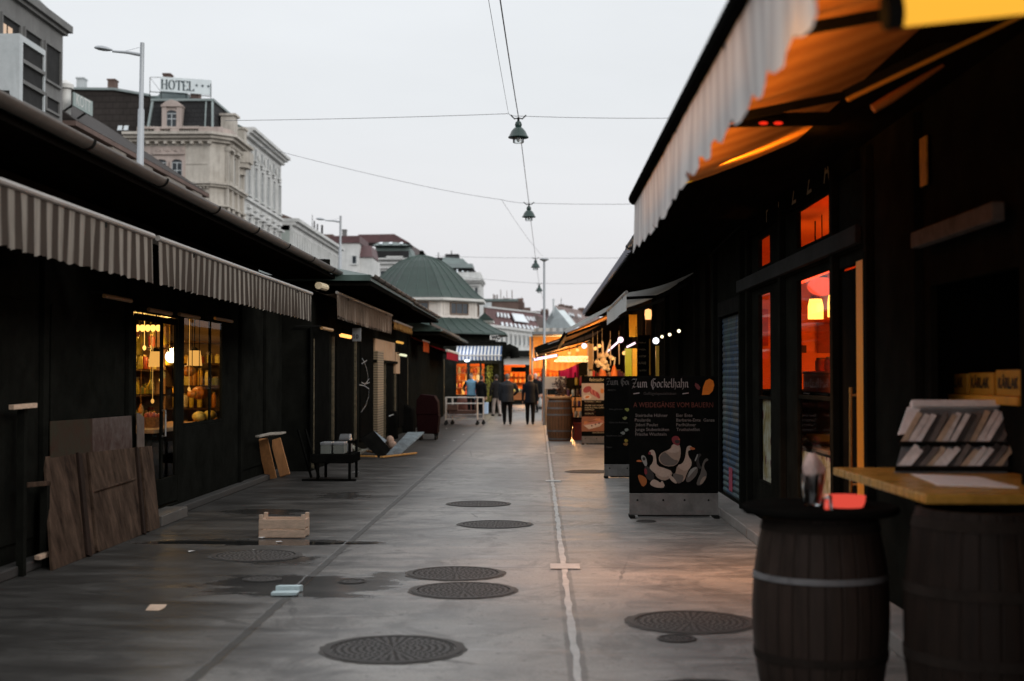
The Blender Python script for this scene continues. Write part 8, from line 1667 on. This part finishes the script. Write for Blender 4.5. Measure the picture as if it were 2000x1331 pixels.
def sky_l(u, v, w_, h_): p = [rp_(u, v), rp_(u + w_, v), rp_(u + w_, v + h_), rp_(u, v + h_)]; k.prism([q + nr * .05 for q in p], nr * .15)
for i in range(14): sky_l(.20 + i * .056, .10, .022, .18)
for i in range(4): sky_l(.16 + i * .052, .55, .020, .22)
for i in range(4): sky_l(.64 + i * .058, .55, .022, .2)
sky_l(.40, .42, .20, .40); k.build("skylight", m_skylight, rr_)
k = MB(); k.bar(E0 + V((0, -.3, .1)), E1 + V((0, -.3, .1)), .8, .5); k.bar(R0 + V((0, 0, .1)), R1 + V((1.5, 0, .1)), .5, .3); k.build("cornice", m_white_s, rb_)
for i in range(18):
    u = Lb * (i + .7) / 18.6; zt_ = E0.z + slope * u
    for dz_, hh in ((1.3, 1.7), (4.6, 1.7)): win(rb_, fr_, u, zt_ - dz_ - hh, zt_ - dz_, 1.0, m_white_s, False, .15, True)
k = MB(); fr_.box(k, 0, Lb, E0.z + slope * Lb / 2 - 4.0, E0.z + slope * Lb / 2 - 3.7, 0, .3); k.build("string_course", m_white_s, rb_)
# brick block with many flues behind
bb_ = thing("brick_roofscape", "reddish brick attic with thin flues and antennas beyond the red tiled block", "building", (-5, 320, 0)); Yk = 320.0
front_block(bb_, 942, 1012, 589, 640, Yk, 12, m_brick_s, "wall"); front_block(bb_, 942, 1012, 584, 589, Yk - .3, 13, m_mans, "roof_edge", 1); front_block(bb_, 1012, 1024, 591, 615, Yk + 2, 8, m_brick_s, "wall"); front_block(bb_, 1020, 1036, 601, 620, Yk + 1, 6, m_brick_s, "chimney", 1); front_block(bb_, 1036, 1072, 608, 640, Yk + 4, 6, STONE("dark_mauve_render", (.12, .09, .10), (.17, .13, .14), .2), "wall"); front_block(bb_, 1057, 1071, 604, 612, Yk + 3, 4, m_brick_s, "chimney", 1); front_block(bb_, 944, 960, 591, 600, Yk - .5, 3, m_pale_s, "dormer", 1)
for px, t, r in ((964, 575, .14), (967, 577, .12), (971, 576, .16), (978, 566, .08), (984, 579, .1), (990, 568, .06), (1000, 567, .10), (1019, 580, .06)): p, q = atY(px, 588, Yk + 3), atY(px, t, Yk + 3); MB().tube([p + V((0, 0, -1)), q], r, 6).build("flue", m_brick_s, bb_)
front_block(bb_, 983, 996, 583, 590, Yk + 2, 3, m_brick_s, "chimney", 1); front_block(bb_, 1010, 1022, 583, 592, Yk + 2, 3, m_brick_s, "chimney", 1)
# white gabled house on the right
gh = thing("gabled_house", "white firewall gable with a grey brown roof and chimneys at the right", "building", (8, 205, 0)); Yg = 205.0
q = lambda px, py, y=Yg: atY(px, py, y)
MB().prism([q(1066, 629, 216), q(1083, 599, 211), q(1101, 620, 206), q(1122, 647, 203), q(1128, 720, 203), q(1066, 720, 216)], (1.2, 3, 0)).build("firewall", MAT("pale_grey_firewall", (.50, .55, .56), .8, .12, 1, .05), gh)
MB().prism([q(1084, 597, 211.4), q(1170, 613, 230), q(1178, 660, 222), q(1122.5, 645, 203.4)], (0, 3, -.6)).build("roof", m_browntile, gh)
MB().prism([q(1040, 612, 236), q(1083, 632, 222), q(1112, 668, 212), q(1096, 690, 214), q(1064, 668, 224)], (1, 5, -.4)).build("roof", m_browntile, gh)
MB().prism([q(1066, 629, 216), q(1083, 645, 214), q(1083, 620, 212), q(1078, 612, 212)], (0, -1, 0)).build("dormer", m_pale_s, gh)
for px0, px1, py0, py1 in ((1091, 1101, 595, 603), (1103, 1109, 597, 603), (1110, 1118, 598, 604), (1130, 1141, 602, 608)): 
    a_, b_ = q(px0, py1, 222), q(px1, py0, 222); k = MB(); k.box(a_.x, b_.x, 221, 223, a_.z - 2.5, b_.z); k.box(a_.x - .1, b_.x + .1, 220.9, 223.1, b_.z - .3, b_.z - .1); k.build("chimney", m_brick_s, gh)
p = q(1081, 600, 210); MB().lathe([(.12, -1.5), (.12, 1.0), (.22, 1.1), (.05, 1.3)], p, 8).build("flue", m_pale_s, gh); p = q(1096, 595, 222); MB().tube([p, p + V((0, 0, 1.0))], .05, 5).build("flue", m_darkmetal, gh)
k = MB()
for px, py in ((1110, 613), (1114, 614), (1118, 615), (1128, 616), (1132, 617)):
    s0 = q(px, py, 214); s1 = q(px + 1.8, py + .4, 214); s2 = q(px + 3.6, py + 6, 211); s3 = q(px + 1.8, py + 5.6, 211); k.prism([s0, s1, s2, s3], (0, -.4, .2))
k.build("skylight", m_skylight, gh)
